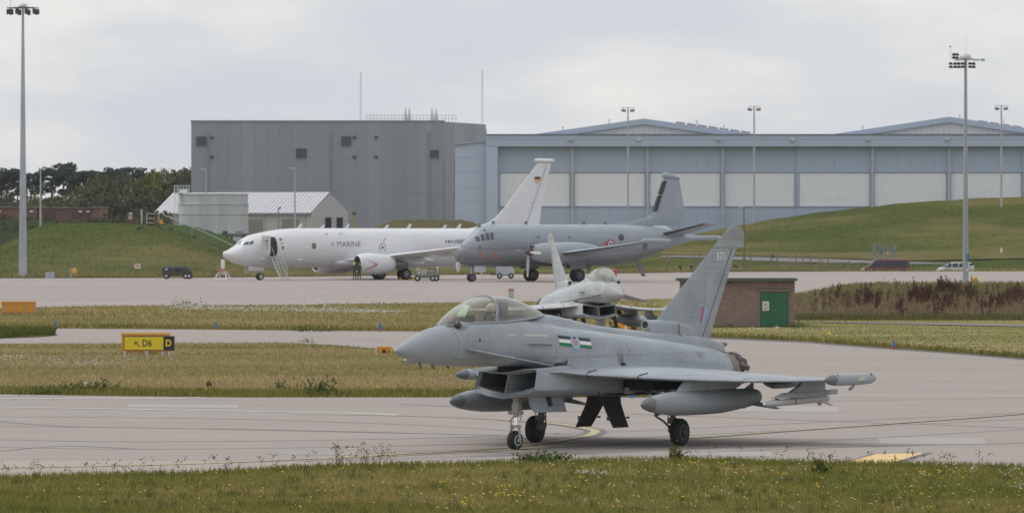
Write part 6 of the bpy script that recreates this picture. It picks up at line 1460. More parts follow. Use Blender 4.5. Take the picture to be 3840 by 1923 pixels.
for sd in (1, -1):
    for s0, s1, z0, z1 in ((1.72, 2.05, 3.95, 4.42), (2.2, 2.52, 4.0, 4.62), (2.64, 2.98, 4.05, 4.75), (3.1, 3.46, 4.1, 4.78)):
        vs = [onU(s0 + (s1 - s0) * a, z0 + (z1 - z0) * b_, .02, sd) for a in np.linspace(0, 1, 5) for b_ in np.linspace(0, 1, 5)]
        MB().add(vs, [(i * 5 + j, i * 5 + j + 1, i * 5 + j + 6, i * 5 + j + 5) for i in range(4) for j in range(4)], 0, True).build('cockpit_window', m_gl, AT)
    MB().add([onU(2.6, 4.95, .016, sd), onU(2.82, 4.95, .016, sd), onU(2.82, 5.12, .016, sd), onU(2.6, 5.12, .016, sd)], [(0, 1, 2, 3)]).build('roof_window', m_gl, AT)
    MB().ball(onU(18.0, 4.35, -.08, sd), .36, 12, 0, (1, .7, 1)).build('observation_window', mat('bubble window', (.10, .075, .085), .12), AT)
    for s_ in (12.0, 8.5): MB().add([onU(s_ + .13 * math.cos(k * 1.047), 4.35 + .13 * math.sin(k * 1.047), .016, sd) for k in range(6)], [tuple(range(6))]).build('porthole', mat('porthole', (.12, .13, .15), .3), AT)
    # wing, nacelle, propeller, tail
    st = [(.8, 8.3, 13.0, 2.60, .40), (4.5, 8.7, 12.8, 2.64, .34), (10.5, 9.7, 12.5, 3.20, .24), (18.2, 10.9, 12.2, 3.93, .10)]
    wgA = MB().loft(foil([(l * sd, *q_) for l, *q_ in st]), 0, True).build('wing', m_at, AT, sharp=50)
    MB().loft([[A_(np.interp(l, [4.5, 10.5, 18.2], [8.7, 9.7, 10.9]) - .03 + dx, l * sd, np.interp(l, [4.5, 10.5, 18.2], [2.64, 3.20, 3.93]) + dz * k_) for dx, dz in ((.25, .10), (0, .06), (-.03, -.02), (.15, -.13))] for l, k_ in ((5.6, 1.1), (10.5, .8), (17.6, .45))], 0, True, False).build('deicing_boot', m_boot, wgA)
    MB().lathe([(0, .02), (.15, .16), (.5, .24), (2.0, .26), (3.0, .2), (3.3, .16)], A_(10.0, 18.3 * sd, 3.98), (-1, 0, 0), 14).build('wing_tip_pod', m_at, AT)
    MB().box(A_(11.5, 16.6 * sd, 3.45), (.5, .08, .7)).build('wing_aerial', m_at2, AT)
    nc_ = MB(); prof_ = [(5.95, .42, 2.92), (6.2, .66, 2.90), (7.0, .86, 2.86), (8.5, .98, 2.80), (10.0, 1.0, 2.82), (11.5, .85, 2.95), (12.8, .5, 3.12), (13.8, .12, 3.2)]
    nc_.loft([[A_(s_, (4.5 + r * math.sin(a)) * sd, zc + r * (1.05 if math.cos(a) > 0 else 1.1) * math.cos(a)) for a in np.linspace(0, 2 * PI, 22, endpoint=False)] for s_, r, zc in prof_], 0, True)
    nac = nc_.build('engine_nacelle', m_at, AT, sharp=50)
    MB().lathe([(0, .02), (.2, .2), (.55, .34), (.85, .38)], A_(5.15, 4.5 * sd, 2.92), (-1, 0, 0), 16).build('spinner', mat('dark red cover', (.10, .045, .05), .6), AT)
    MB().box(A_(6.05, 4.5 * sd, 3.42), (.4, .5, .22)).build('intake_cover', bpy.data.materials['dark red cover'], nac)
    prop = empty('propeller', (0, 0, 0)); prop.parent = AT
    for k in range(4):
        a = k * PI / 2 + .06; c, s_ = math.cos(a), math.sin(a); bl = MB(); rs = []
        for r, w_, tw in ((.35, .12, .9), (.9, .30, .75), (1.6, .30, .55), (2.43, .22, .4)):
            y, z = 4.5 * sd + r * s_, 2.92 + r * c; dx, dt = w_ / 2 * math.sin(tw), w_ / 2 * math.cos(tw)
            rs.append([A_(5.55 - dx, y + dt * c, z - dt * s_), A_(5.58, y, z), A_(5.55 + dx, y - dt * c, z + dt * s_), A_(5.52, y, z)])
        bl.loft(rs[:3] + [[tuple(np.array(p) * .4 + np.array(q_) * .6 ) for p, q_ in zip(rs[2], rs[3])]], 0, True, False); bl.loft([[tuple(np.array(p) * .4 + np.array(q_) * .6) for p, q_ in zip(rs[2], rs[3])], rs[3]], 1, True, False)
        bl.build('blade', [mat('blade pale', (.42, .43, .43), .5), mat('blade tip yellow', (.62, .52, .25), .5)] if k == 0 and sd == 1 else [bpy.data.materials['blade pale'], bpy.data.materials['blade tip yellow']], prop)
    for q_ in (-.36, .36): small_wheel(AT, 11.1, (4.5 + q_) * sd, .62, .42, m_at2)
    MB().tube([A_(10.9, 4.5 * sd, 2.3), A_(11.1, 4.5 * sd, .6)], .13, 8).tube([A_(9.9, 4.5 * sd, 2.0), A_(11.0, 4.5 * sd, 1.0)], .07, 6).build('main_leg', M['palemetal'], AT)
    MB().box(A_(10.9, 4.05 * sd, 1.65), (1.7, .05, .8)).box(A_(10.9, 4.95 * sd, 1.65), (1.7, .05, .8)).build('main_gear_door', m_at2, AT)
    st = [(.3, 22.8, 26.0, 4.62, .18), (1.0, 23.2, 26.1, 4.70, .17), (5.4, 25.3, 27.0, 5.72, .07)]
    tp = MB().loft(foil([(l * sd, *q_) for l, *q_ in st]), 0, True).build('tailplane', m_at, AT, sharp=50)
    MB().loft([[A_(a + dx, l * sd, z + dz * k_) for dx, dz in ((.35, .12), (0, .08), (-.05, -.02), (.25, -.12))] for l, a, z, k_ in ((1.0, 23.17, 4.70, 1.2), (5.3, 25.23, 5.70, .6))], 0, True, False).build('deicing_boot', m_boot, tp)
for q_ in (-.2, .2): small_wheel(AT, 1.75, q_, .40, .22, m_at2)
MB().tube([A_(1.7, 0, 1.7), A_(1.75, 0, .4)], .11, 8).tube([A_(2.5, 0, 1.55), A_(1.8, 0, .8)], .06, 6).build('nose_leg', M['palemetal'], AT)
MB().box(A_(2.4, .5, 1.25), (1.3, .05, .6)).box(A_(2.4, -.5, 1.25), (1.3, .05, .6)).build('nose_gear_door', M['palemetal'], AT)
MB().lathe([(0, .2), (.5, .24), (.85, .15), (1.0, .02)], A_(.25, 0, 1.9), (0, 0, -1), 12).build('camera_turret', M['palemetal'], AT)
MB().loft(foil([(0, 17.2, 26.4, 5.50, .08), (0, 19.9, 26.4, 5.85, .12), (0, 21.9, 26.35, 6.3, .16), (0, 22.55, 26.3, 6.8, .17), (0, 22.85, 26.15, 7.6, .17), (0, 23.85, 25.6, 10.25, .12)], True), 0, True).build('tail_fin', m_at, AT, sharp=50)
MB().loft([[A_(s_, r * math.cos(b_), zc + r * math.sin(b_)) for b_ in np.linspace(0, 2 * PI, 12, endpoint=False)] for s_, r, zc in ((23.55, .03, 10.45), (23.72, .26, 10.5), (24.1, .34, 10.52), (24.7, .26, 10.42), (25.6, .13, 10.22))], 0, True).build('fin_tip_pod', m_at, AT)
for z0, z1 in ((6.95, 8.5), (8.62, 9.95)):
    f_ = lambda z: 22.55 + (z - 6.8) * (1.30 / 3.45) + .03
    MB().prism([A_(f_(z0) - .10, -.17, z0), A_(f_(z0) + .34, -.17, z0), A_(f_(z1) + .3, -.14, z1), A_(f_(z1) - .10, -.14, z1)], (0, .33, 0)).build('deicing_boot', m_boot, AT)
text_mesh('25', .95, lambda x, y: A_(24.55 + x, .165, 8.3 + y), 'fin_number', mat('pale number', (.36, .39, .43), .6), AT)
for s_, z, r in ((16.75, 3.72, .42), (16.75, 3.72, .28), (16.75, 3.72, .13)):
    MB().add([onU(s_, z, .016 + .42 * .01 / r)] + [onU(s_ + r * math.cos(2 * PI * k / 18), z + r * math.sin(2 * PI * k / 18), .016 + .42 * .01 / r) for k in range(18)], [(0, 1 + k, 1 + (k + 1) % 18) for k in range(18)]).build(('roundel', 'roundel_white', 'roundel_blue')[(r < .4) + (r < .2)], mat('roundel %d' % int(r * 100), [(.45, .06, .05), (.62, .62, .62), (.10, .15, .26)][(r < .4) + (r < .2)], .6), AT)
m_cov = mat('red cover', (.46, .12, .08), .7)
for f_, s_, z, w_, h_ in ((onU, 2.05, 3.45, .28, .3), (onL, 2.0, 2.78, .3, .42), (onL, 3.6, 2.72, .34, .45), (onL, 3.85, 2.45, .3, .35), (onL, 3.1, 2.35, .22, .4), (onU, 16.2, 3.75, .26, .5)):
    MB().box(f_(s_, z, .03), (w_ * .8, .06, h_ * .8)).build('red_cover', m_cov, AT)
for s_ in (2.6, 4.2, 7.9, 14.5, 17.0):
    MB().box(A_(s_, 0, 5.78 if s_ > 3 else 5.5), (.32, .07, .5 if s_ < 4 else .3)).build('blade_aerial', m_at2, AT)
for s_ in (14.8, 20.4): MB().prism([A_(s_, -.06, 1.5 if s_ < 20 else 2.0), A_(s_ + .55, -.06, 1.5 if s_ < 20 else 2.05), A_(s_ + (.5 if s_ < 20 else 1.3), -.06, .95 if s_ < 20 else .45), A_(s_ + (.2 if s_ < 20 else .9), -.06, .95 if s_ < 20 else .45)], (0, .12, 0)).build('ventral_aerial', m_at2, AT)
# ------------------------------------------------------------------ people
def person(name, joints, edges, loc, rz, colours, label, group=None, cat='person', hat=None):
    """colours: list of (test on local z of a face, material)"""
    me = bpy.data.meshes.new(name); me.from_pydata([j[0] for j in joints], edges, [])
    o = bpy.data.objects.new(name, me); C.objects.link(o)
    mod = o.modifiers.new('skin', 'SKIN'); sb = o.modifiers.new('smooth', 'SUBSURF'); sb.levels = sb.render_levels = 1
    for v, j in zip(me.skin_vertices[0].data, joints): v.radius = (j[1], j[2] if len(j) > 2 else j[1])
    me.skin_vertices[0].data[0].use_root = True
    dg = bpy.context.evaluated_depsgraph_get(); m2 = bpy.data.meshes.new_from_object(o.evaluated_get(dg))
    bpy.data.objects.remove(o)
    m2.name = name; m2.materials.clear(); ms = []
    for t, m in colours:
        if m not in ms: ms.append(m); m2.materials.append(m)
    for p in m2.polygons:
        p.use_smooth = True
        for t, m in colours:
            if t(p.center): p.material_index = ms.index(m)
    o = bpy.data.objects.new(name, m2); C.objects.link(o); o.location = loc; o.rotation_euler = (0, 0, rz)
    return tag(o, label, cat, group)
m_skin = mat('skin', (.40, .24, .17), .6); m_over = mat('dark green overalls', (.045, .055, .035), .85, var=.15, scale=20); m_boots = mat('boots', (.02, .02, .02), .7); m_hair = mat('dark hair', (.035, .025, .02), .8); m_hv = mat('high visibility yellow', (.50, .70, .04), .6)
def standing(x, y, z, rz, label, lean, cap_m):
    J_ = [((0, 0, .98), .15, .11), ((0, 0, 1.22), .145, .10), ((0, 0, 1.42), .17, .10), ((0, 0, 1.53), .06), ((0, .01, 1.60), .075, .085), ((0, .02, 1.70), .085, .10), ((0, .01, 1.77), .05, .06),
          ((.20, 0, 1.42), .065), ((.27, .04 + lean, 1.16), .05), ((.25, .20 + lean, .98), .038), ((.24, .28 + lean, .95), .035, .02),
          ((-.20, 0, 1.42), .065), ((-.27, .02, 1.15), .05), ((-.28, .10, .92), .038), ((-.28, .13, .84), .035, .02),
          ((.10, 0, .90), .105), ((.12, .02, .50), .075), ((.13, -.02, .10), .05), ((.13, .12, .04), .045, .035), ((-.10, 0, .90), .105), ((-.13, .0, .50), .075), ((-.15, -.03, .10), .05), ((-.15, .11, .04), .045, .035)]
    E_ = [(0, 1), (1, 2), (2, 3), (3, 4), (4, 5), (5, 6), (2, 7), (7, 8), (8, 9), (9, 10), (2, 11), (11, 12), (12, 13), (13, 14), (0, 15), (15, 16), (16, 17), (17, 18), (0, 19), (19, 20), (20, 21), (21, 22)]
    o = person('person', J_, E_, (x, y, z), rz, [(lambda c: True, m_over), (lambda c: c.z > 1.545, m_skin), (lambda c: c.z < .13, m_boots), (lambda c: abs(c.x) > .2 and c.z < .96 and c.z > .7, m_skin)], label, 'ground crew beside the white airliner')
    MB().ball((0, .0, 1.70), .105, 12, 0, (.95, 1.12, 1.05), .15).build('cap' if cap_m is m_hv else 'hair', cap_m, o)
    MB().lathe([(0, .03), (.02, .045)], (.09, .02, 1.69), (1, 0, 0), 8).lathe([(0, .03), (.02, .045)], (-.09, .02, 1.69), (-1, 0, 0), 8).build('ear_defenders', m_hv, o)
    return o
x, y, z = G(1334, 1043); y = 575; standing(Xu(1330, y), y, float(gz(y)), R(200), 'crew member in dark green overalls and bright yellow cap by the near engine', .0, m_hv)
standing(Xu(1347, y + .4), y + .4, float(gz(y + .4)), R(150), 'crew member in dark green overalls, dark haired, standing against the near engine intake', .15, m_hair)
m_suit = mat('flying suit', (.12, .115, .09), .85, var=.1); m_helm = mat('helmet pale', (.56, .55, .49), .4)
def pilot(jet, label):
    J_ = [((0, 0, 0), .16, .12), ((.0, 0, .25), .17, .12), ((.02, 0, .46), .17, .11), ((.03, 0, .55), .06), ((.05, 0, .63), .085), ((.06, 0, .70), .09), ((0, .21, .44), .065), ((.12, .27, .22), .05), ((.34, .22, .18), .04), ((.42, .20, .19), .035, .025), ((0, -.21, .44), .065), ((.12, -.27, .22), .05), ((.34, -.2, .18), .04), ((.42, -.18, .19), .035, .025), ((.25, .12, -.02), .09), ((.55, .12, .05), .07), ((.25, -.12, -.02), .09), ((.55, -.12, .05), .07)]
    E_ = [(0, 1), (1, 2), (2, 3), (3, 4), (4, 5), (2, 6), (6, 7), (7, 8), (8, 9), (2, 10), (10, 11), (11, 12), (12, 13), (0, 14), (14, 15), (0, 16), (16, 17)]
    Mx = jet.matrix_basis; p = Mx @ Vector(J(4.42, 0, 2.72))
    o = person('person', J_, E_, p, jet.rotation_euler[2], [(lambda c: True, m_suit), (lambda c: c.z > .53 and c.x > .02, m_skin), (lambda c: c.x > .36 and c.z > .12, m_skin)], label, 'jet pilots')
    MB().ball((.035, 0, .685), .142, 14, 0, (1.08, .92, 1.0), -.45).build('helmet', m_helm, o)
    MB().loft([[(.035 + .135 * math.cos(a), .125 * math.sin(a), .70 + dz) for a in np.linspace(-1.15, 1.15, 9)] for dz in (-.06, .03)], 0, False, True, False).build('visor', mat('visor', (.03, .035, .03), .1), o)
    MB().lathe([(0, .05), (.06, .045), (.09, .03)], (.13, 0, .60), (.9, 0, -.35), 8).build('oxygen_mask', M['dark'], o)
pilot(jetA, 'pilot in pale helmet seated in the nearer fighter jet'); pilot(jetB, 'pilot in pale helmet seated in the paler jet facing the viewer')

# ------------------------------------------------------------------ signs, markers, posts
def at_ground(name, u, v, label, cat, group=None, rz=0.0): return empty(name, G(u, v), rz, label, cat, group)
# direction sign with an older sign box behind it
sg = at_ground('taxiway_sign', 558, 1336, 'yellow and black taxiway sign reading arrow D6 and D on white legs', 'sign')
k = 1 / (FOC / sg.location[1]); W_ = (654 - 464) * k; H_ = (1314 - 1259.5) * k; x0 = (464 - 558) * k; zb_ = (1336 - 1314) * k
MB().box((x0 + W_ / 2, .09, zb_ + H_ / 2), (W_, .16, H_)).build('housing', M['signblack'], sg)
wy = (613 - 467) * k
MB().box((x0 + .03 + wy / 2, .005, zb_ + H_ / 2), (wy, .012, H_ - .07)).build('yellow_panel', M['yellow'], sg)
text_mesh('D6', .40, lambda x, y: (x0 + .03 + (543 - 467) * k + .10 + x, -.004, zb_ + H_ * .49 + y), 'lettering', M['signblack'], sg, .008, .85)
text_mesh('D', .40, lambda x, y: (x0 + (631.5 - 464) * k + x, .004, zb_ + H_ * .5 + y), 'lettering', M['yellow'], sg, .016, .9)
ax_, az = x0 + (505 - 464) * k, zb_ + (1314 - 1280.5) * k
ar = MB(); ar.prism([(ax_, -.004, az), (ax_ + .16, -.004, az), (ax_ + .11, -.004, az - .045), (ax_ + .045, -.004, az - .045), (ax_ + .045, -.004, az - .11), (ax_, -.004, az - .16)], (0, .004, 0))
ar.prism([(ax_ + .03, -.0035, az - .055), (ax_ + .055, -.0035, az - .03), (ax_ + .235, -.0035, az - .21), (ax_ + .21, -.0035, az - .235)], (0, .003, 0)); ar.build('arrow', M['signblack'], sg)
for u in (466.5, 551, 608, 633):
    MB().tube([((u - 558) * k, .08, -.05), ((u - 558) * k, .08, zb_ + .02)], .045, 8).build('leg', mat('white leg', (.58, .56, .56), .6) if u < 470 else bpy.data.materials['white leg'], sg)
def sign_box(u0, u1, v0, v1, vg, ug, label, sections, Y=None):
    g = at_ground('sign_box', ug, vg, label, 'sign'); k = g.location[1] / FOC
    W_, H_ = (u1 - u0) * k, (v1 - v0) * k; x0, z0 = (u0 - ug) * k, (vg - v1) * k
    MB().box((x0 + W_ / 2, .2, z0 + H_ / 2), (W_, .36, H_ - .05)).build('housing', M['orange'], g)
    MB().box((x0 + W_ / 2, .2, z0 + H_ - .01), (W_ + .06, .46, .09)).build('lid', mat('orange lid', (.80, .38, .06), .5), g)
    MB().box((x0 + W_ / 2, .03, z0 + .03), (W_ - .04, .05, .09)).build('bottom_rail', mat('brown orange rail', (.40, .15, .01), .6), g)
    for s_ in sections: MB().box(((s_ - ug) * k, .0, (z0 + H_) / 2 - .02), (.085, .07, z0 + H_ - .02)).build('frame_post', mat('dull pinkish post', (.42, .34, .30), .6), g)
    return g
sign_box(5, 133, 1131, 1174, 1177, 70, 'plain orange sign housing seen from behind beside the apron', (21, 58, 95, 128))
g = sign_box(443, 624, 1253.5, 1325, 1331, 535, 'orange sign housing with its back to us standing behind the D6 sign', (459, 532, 607)); 
g.location.y += 2.2
lb = at_ground('light_unit', 1440, 1331, 'small orange runway light housing with round black lamp near the jet nose', 'light'); k = lb.location[1] / FOC
MB().box((0, .1, .21), (54 * k, .3, 24 * k)).box((0, .1, .21 + 12.5 * k), (55 * k, .32, .03)).build('housing', M['orange'], lb)
MB().lathe([(0, .085), (.06, .085), (.03, .05)], (0, -.05, .17), (0, -1, 0), 14).lathe([(0, .04), (.04, .04)], (18 * k, -.05, .16), (0, -1, 0), 10).build('lamp', M['signblack'], lb)
wpst = at_ground('white_marker_post', 1411, 1331, 'short white square post with a blue stripe beside the orange light housing', 'post'); MB().box((0, 0, .15), (6 * k, .1, .30)).build('post', M['white'], wpst); MB().box((3.6 * k, -.06, .2), (1.6 * k, .03, .18)).build('stripe', M['blue'], wpst)
def blue_marker(u, v, h, label, redtop=False, redbase=True):
    g = at_ground('blue_edge_marker', u, v, label, 'marker', 'blue taxiway edge markers')
    w = .09
    MB().lathe([(0, w * 1.1), (h * .22, w)], (0, 0, 0), (0, 0, 1), 10).build('base', M['red'] if redbase else M['blue'], g); MB().lathe([(h * .22, w * .9), (h * .86, w * .7), (h * .88, w * .4)], (0, 0, 0), (0, 0, 1), 10).build('stem', M['blue'], g)
    MB().lathe([(h * .88, w * .5), (h, w * .4)], (0, 0, 0), (0, 0, 1), 8).build('cap', M['red'] if redtop else M['blue'], g)
blue_marker(209, 1229, .42, 'blue edge marker with red base on the grass across from the verge tip'); blue_marker(203, 1250, .42, 'blue edge marker rising behind the tip of the green verge', False, False); blue_marker(810, 1236, .46, 'blue edge marker with red base across the taxiway above the D6 sign')
blue_marker(1425, 1243, .52, 'blue edge marker with red top and base just ahead of the near jet nose', True); blue_marker(2368, 1491, .34, 'blue edge marker seen under the near jet between gear door and tank', False, False); blue_marker(3352, 1308, .42, 'blue edge marker with red top past the green door hut', True, True)
for u, v, h, lab in ((1140, 1152, .95, 'thin white marker post beside the apron, farther from the near jet'), (1218, 1153, .98, 'thin white marker post beside the apron, nearer to the near jet')):
    g = at_ground('thin_white_post', u, v, lab, 'post', 'thin white posts'); MB().tube([(0, 0, 0), (0, 0, h)], .06, 8).ball((0, 0, h), .06, 8, 0, (1, 1, .6), 0).build('post', mat('bluish white', (.62, .65, .70), .5) if u == 1140 else bpy.data.materials['bluish white'], g)
g = at_ground('white_stub_post', 320, 1464, 'stubby white post on the grass beside the white edge lines', 'post'); MB().box((0, 0, .14), (.11, .11, .30)).build('post', M['white'], g)
g = at_ground('grey_bollard', 3073, 1172, 'grey green bollard with a pale foot beside the weedy bank', 'bollard'); g.location = weedbank(3073, .12); MB().box((0, 0, .1), (.13, .13, .22)).build('foot', mat('pale foot', (.5, .48, .44), .7), g); MB().box((0, 0, .55), (.10, .10, .72)).build('post', mat('grey green post', (.25, .28, .27), .6), g)
g = at_ground('marker_board', 1917, 1132, 'pale post box with a red top standing beyond the near jet canopy', 'marker'); MB().box((0, 0, .40), (.42, .3, .8)).build('board', mat('hazy grey board', (.45, .45, .43), .7), g); MB().box((0, 0, .90), (.42, .3, .20)).build('top', mat('faded red', (.45, .22, .18), .7), g)
g = empty('tow_tractor', G(2338, 1279), 0, 'orange and black wheeled loader equipment behind the paler jet', 'tractor'); g.location.y = 300; g.location.x = Xu(2345, 300); g.location.z = 0
MB().box((-.12, 0, .52), (.72, 1.5, .42)).box((.42, 0, .42), (.5, 1.2, .2)).build('body', M['orange'], g); MB().box((-.3, 0, 1.25), (.25, 1.2, .9), taper=.6).build('mast', M['orange'], g); MB().box((-.05, -.85, .98), (.32, .04, .3)).build('plate', M['signblack'], g)
text_mesh('52', .26, lambda x, y: (-.05 + x, -.875, .98 + y), 'plate_number', M['palemetal'], g)
MB().box((0, -.82, .55), (.09, .03, .5)).box((0, -.82, .77), (.8, .03, .06)).build('white_band', M['white'], g)
for xx in (-.45, .45):
    for yy in (-.6, .6): MB().lathe([(-.12, .2), (-.12, .27), (0, .29), (.12, .27), (.12, .2)], (xx, yy, .29), (1, 0, 0), 16).build('wheel', M['black'], g)
g = empty('traffic_cone', G(2262, 1279), 0, 'white topped traffic cone under the nose of the paler jet', 'cone'); g.location.y = 281; g.location.x = Xu(2261, 281); MB().lathe([(0, .17), (.5, .06), (.52, .01)], (0, 0, .04), (0, 0, 1), 12).build('body', M['white'], g); MB().box((0, 0, .02), (.42, .42, .04)).build('base', M['signblack'], g)

# ------------------------------------------------------------------ brick hut
hu = at_ground('brick_hut', 2760, 1224, 'flat roofed pink brick hut with green double doors beside the weedy bank', 'hut'); Yh_ = hu.location[1]; k = Yh_ / FOC
hx = lambda u: (u - 2760) * k
hz = lambda v: (1224 - v) * k
x0, x1, zt_ = hx(2556), hx(2981), hz(1054)
MB().box(((x0 + x1) / 2, 2.0, zt_ / 2), (x1 - x0 - .06, 3.6, zt_)).build('mortar_core', mat('mortar', (.24, .20, .18), .95), hu)
m_br = blend_mat('pink brick', [(.315, .225, .19), (.35, .255, .22), (.275, .198, .172)], [2.5, .8], rough=.9, island=.16)
V = MB(); ch, bl = .075, .225; nz_ = int(zt_ / ch)
dx0, dx1, dzt = hx(2851), hx(2957), hz(1096)
for r_ in range(nz_):
    z = r_ * ch + .01; xx = x0 - (.11 if r_ % 2 else 0)
    while xx < x1:
        a, b_ = max(xx, x0), min(xx + bl - .012, x1)
        if b_ - a > .03 and not (a < dx1 and b_ > dx0 and z < dzt + .12): V.box(((a + b_) / 2, .19, z + ch / 2 - .006), (b_ - a, .06, ch - .012))
        xx += bl
    for yy in np.arange(.2, 3.7, bl):
        V.box((x1 - .02, yy + .1, z + ch / 2 - .006), (.06, bl - .012, ch - .012)); V.box((x0 + .02, yy + .1, z + ch / 2 - .006), (.06, bl - .012, ch - .012))
V.build('brickwork', m_br, hu)['kind'] = 'stuff'
MB().box(((hx(2540) + hx(2990)) / 2, 1.95, zt_ + .09), (hx(2990) - hx(2540), 4.3, .17)).build('roof_slab', mat('dark green roof edge', (.085, .10, .10), .7, var=.12, scale=2), hu)
MB().box(((hx(2838) + hx(2972)) / 2, .17, hz(1087.5)), (hx(2970) - hx(2838), .14, .16)).build('lintel', mat('concrete lintel', (.24, .20, .16), .9, var=.1), hu)
MB().box(((hx(2838) + hx(2972)) / 2, .12, hz(1081)), (hx(2970) - hx(2838), .22, .035)).build('drip_edge', mat('drip green', (.12, .16, .13), .7), hu)
MB().box(((dx0 + dx1) / 2, .22, dzt / 2), (dx1 - dx0, .05, dzt)).build('door_frame', mat('dark green frame', (.012, .07, .03), .5), hu)
m_gd = mat('green door paint', (.018, .125, .052), .45, var=.06, scale=2)
for i, (a, b_) in enumerate(((dx0 + .03, (dx0 + dx1) / 2 - .006), ((dx0 + dx1) / 2 + .006, dx1 - .03))):
    d = MB().box(((a + b_) / 2, .18, dzt / 2), (b_ - a, .05, dzt - .04)).build('door', m_gd, hu)
    MB().box((b_ - .06 if i == 0 else a + .06, .145, dzt * .47), (.05, .02, .14)).build('handle', mat('handle steel', (.2, .22, .2), .4, .6) if i == 0 else bpy.data.materials['handle steel'], d)
ws = MB().box((hx(2872), .145, hz(1147)), (25 * k, .015, 35 * k)).build('warning_sign', mat('white enamel', (.66, .62, .60), .5), hu)
tri = (hx(2872), .134, hz(1141)); s_ = .10
mb = MB(); mb.prism([(tri[0] - s_, .136, tri[2] - s_ * .7), (tri[0] + s_, .136, tri[2] - s_ * .7), (tri[0], .136, tri[2] + s_)], (0, .002, 0)); mb.build('warning_triangle', M['signblack'], ws)
MB().prism([(tri[0] - s_ * .68, .133, tri[2] - s_ * .52), (tri[0] + s_ * .68, .133, tri[2] - s_ * .52), (tri[0], .133, tri[2] + s_ * .66)], (0, .002, 0)).build('triangle_inside', bpy.data.materials['white enamel'], ws)
MB().prism([(tri[0] + .02, .131, tri[2] + .045), (tri[0] - .025, .131, tri[2] - .005), (tri[0] + .005, .131, tri[2] - .005), (tri[0] - .012, .131, tri[2] - .05), (tri[0] + .03, .131, tri[2] + .005), (tri[0] + .003, .131, tri[2] + .005)], (0, .002, 0)).build('warning_bolt', M['signblack'], ws)
for j in range(3): MB().box((hx(2872), .136, hz(1153.5 + j * 3)), (.20 - .04 * j, .004, .018)).build('sign_text_line', M['signblack'], ws)
MB().box((hx(2741), .155, hz(1061)), (.22, .02, .06)).build('air_brick', M['dark'], hu); MB().box((hx(2741), .155, hz(1218)), (.22, .02, .06)).build('air_brick', M['dark'], hu)

# ------------------------------------------------------------------ floodlight masts and lamp posts
def big_mast(u, vb, vt, Y, zb_, label, style):
    g = empty('floodlight_mast', (Xu(u, Y), Y, zb_), 0, label, 'mast', 'tall floodlight masts'); k = Y / FOC; h = Zv(vt, Y) - zb_
    rb, rt_ = (16 * k, 4.2 * k) if style == 0 else (11.5 * k, 5.0 * k)
    mb = MB(); n = 3
    for i in range(n):
        t0, t1 = i / n, (i + 1) / n; r0, r1 = rb + (rt_ - rb) * t0, rb + (rt_ - rb) * t1
        mb.lathe([(h * t0, r0), (h * t1 - .04, r1), (h * t1, r1 * 1.03)], (0, 0, 0), (0, 0, 1), 18)
    mb.build('pole', mat('mast steel', (.37, .40, .44), .5, .2, var=.10, scale=1.2, stretch=(1, 1, .2)) if style == 0 else bpy.data.materials['mast steel'], g)
    R_ = 64 * k if style == 0 else 38 * k
    hm_ = MB()
    for a in range(24): hm_.tube([(R_ * .55 * math.cos(a * PI / 12), R_ * .55 * math.sin(a * PI / 12), h - 1 * k), (R_ * .55 * math.cos((a + 1) * PI / 12), R_ * .55 * math.sin((a + 1) * PI / 12), h - 1 * k)], 2.2 * k, 5)
    for a in range(6): hm_.tube([(0, 0, h - 2 * k), (R_ * .95 * math.cos(a * PI / 3 + .3), R_ * .95 * math.sin(a * PI / 3 + .3), h - 1 * k)], 2.0 * k, 5)
    hm_.build('head_frame', mat('dark steel', (.13, .13, .145), .5) if style == 0 else bpy.data.materials['dark steel'], g)
    MB().ball((0, 0, h + 3 * k), (17 if style == 0 else 22) * k, 16, 0, (1, 1, .92), 0).build('dome', mat('white dome', (.58, .58, .60), .4) if style == 0 else bpy.data.materials['white dome'], g)
    fl = mat('floodlight body', (.05, .05, .058), .5) if style == 0 else bpy.data.materials['floodlight body']
    def flood(x, y, z, rz, s_):
        o = MB().box((0, 0, 0), (15 * k * s_, 13 * k * s_, 7 * k), taper=.6).box((0, -6.6 * k * s_, -1.5 * k), (13 * k * s_, .8 * k, 4 * k)).build('floodlight', fl, g, (x, y, z)); o.rotation_euler = (.35, 0, rz); return o
    if style == 0:
        for row in range(3):
            for i in range(10):
                a = 2 * PI * i / 10; flood(R_ * .88 * math.cos(a), R_ * .88 * math.sin(a), h - (9 + row * 6.2) * k, a + PI / 2, .9)
        zz_ = h + 30 * k; xx = -46 * k
    else:
        for row in range(2):
            for dx in (-56, -40, -26, -12, 16, 30): flood(dx * k, (-6 if abs(dx) > 20 else -16) * k, h - (17 + row * 12) * k, .2, .95)
        for row in range(2): flood(-42 * k, 10 * k, h + (18 - row * 12) * k, .2, 1.1); flood(-32 * k, -10 * k, h + (17 - row * 12) * k, .2, .9)
        for dx in (-36, -22, 4, 32, 44, 58, 66): MB().box((dx * k, -18 * k, h - 4 * k), (11 * k, 8 * k, 8 * k)).build('control_box', M['palemetal'], g)
        zz_ = h + 46 * k; xx = -57 * k
    MB().tube([(xx, 0, h - 5 * k), (xx, 0, zz_)], .7 * k, 5).build('light_rod', M['palemetal'], g); MB().lathe([(-3 * k, 2 * k), (0, 3.2 * k), (3 * k, 2.2 * k)], (xx, 0, zz_), (0, 0, 1), 8).build('warning_lamp', M['red'], g)
    if style == 1: MB().tube([(2 * k, 0, h), (2 * k, 0, h + 90 * k)], .5 * k, 5).build('lightning_rod', M['palemetal'], g)
    return g
big_mast(86, 1043, 29, 598, float(gz(598)) + .1, 'tall tapering floodlight mast standing alone in front of the green mound', 0)
mg = big_mast(3621, 1066, 222, 390, 1.95, 'floodlight mast with white dome rising from the weedy bank', 1)
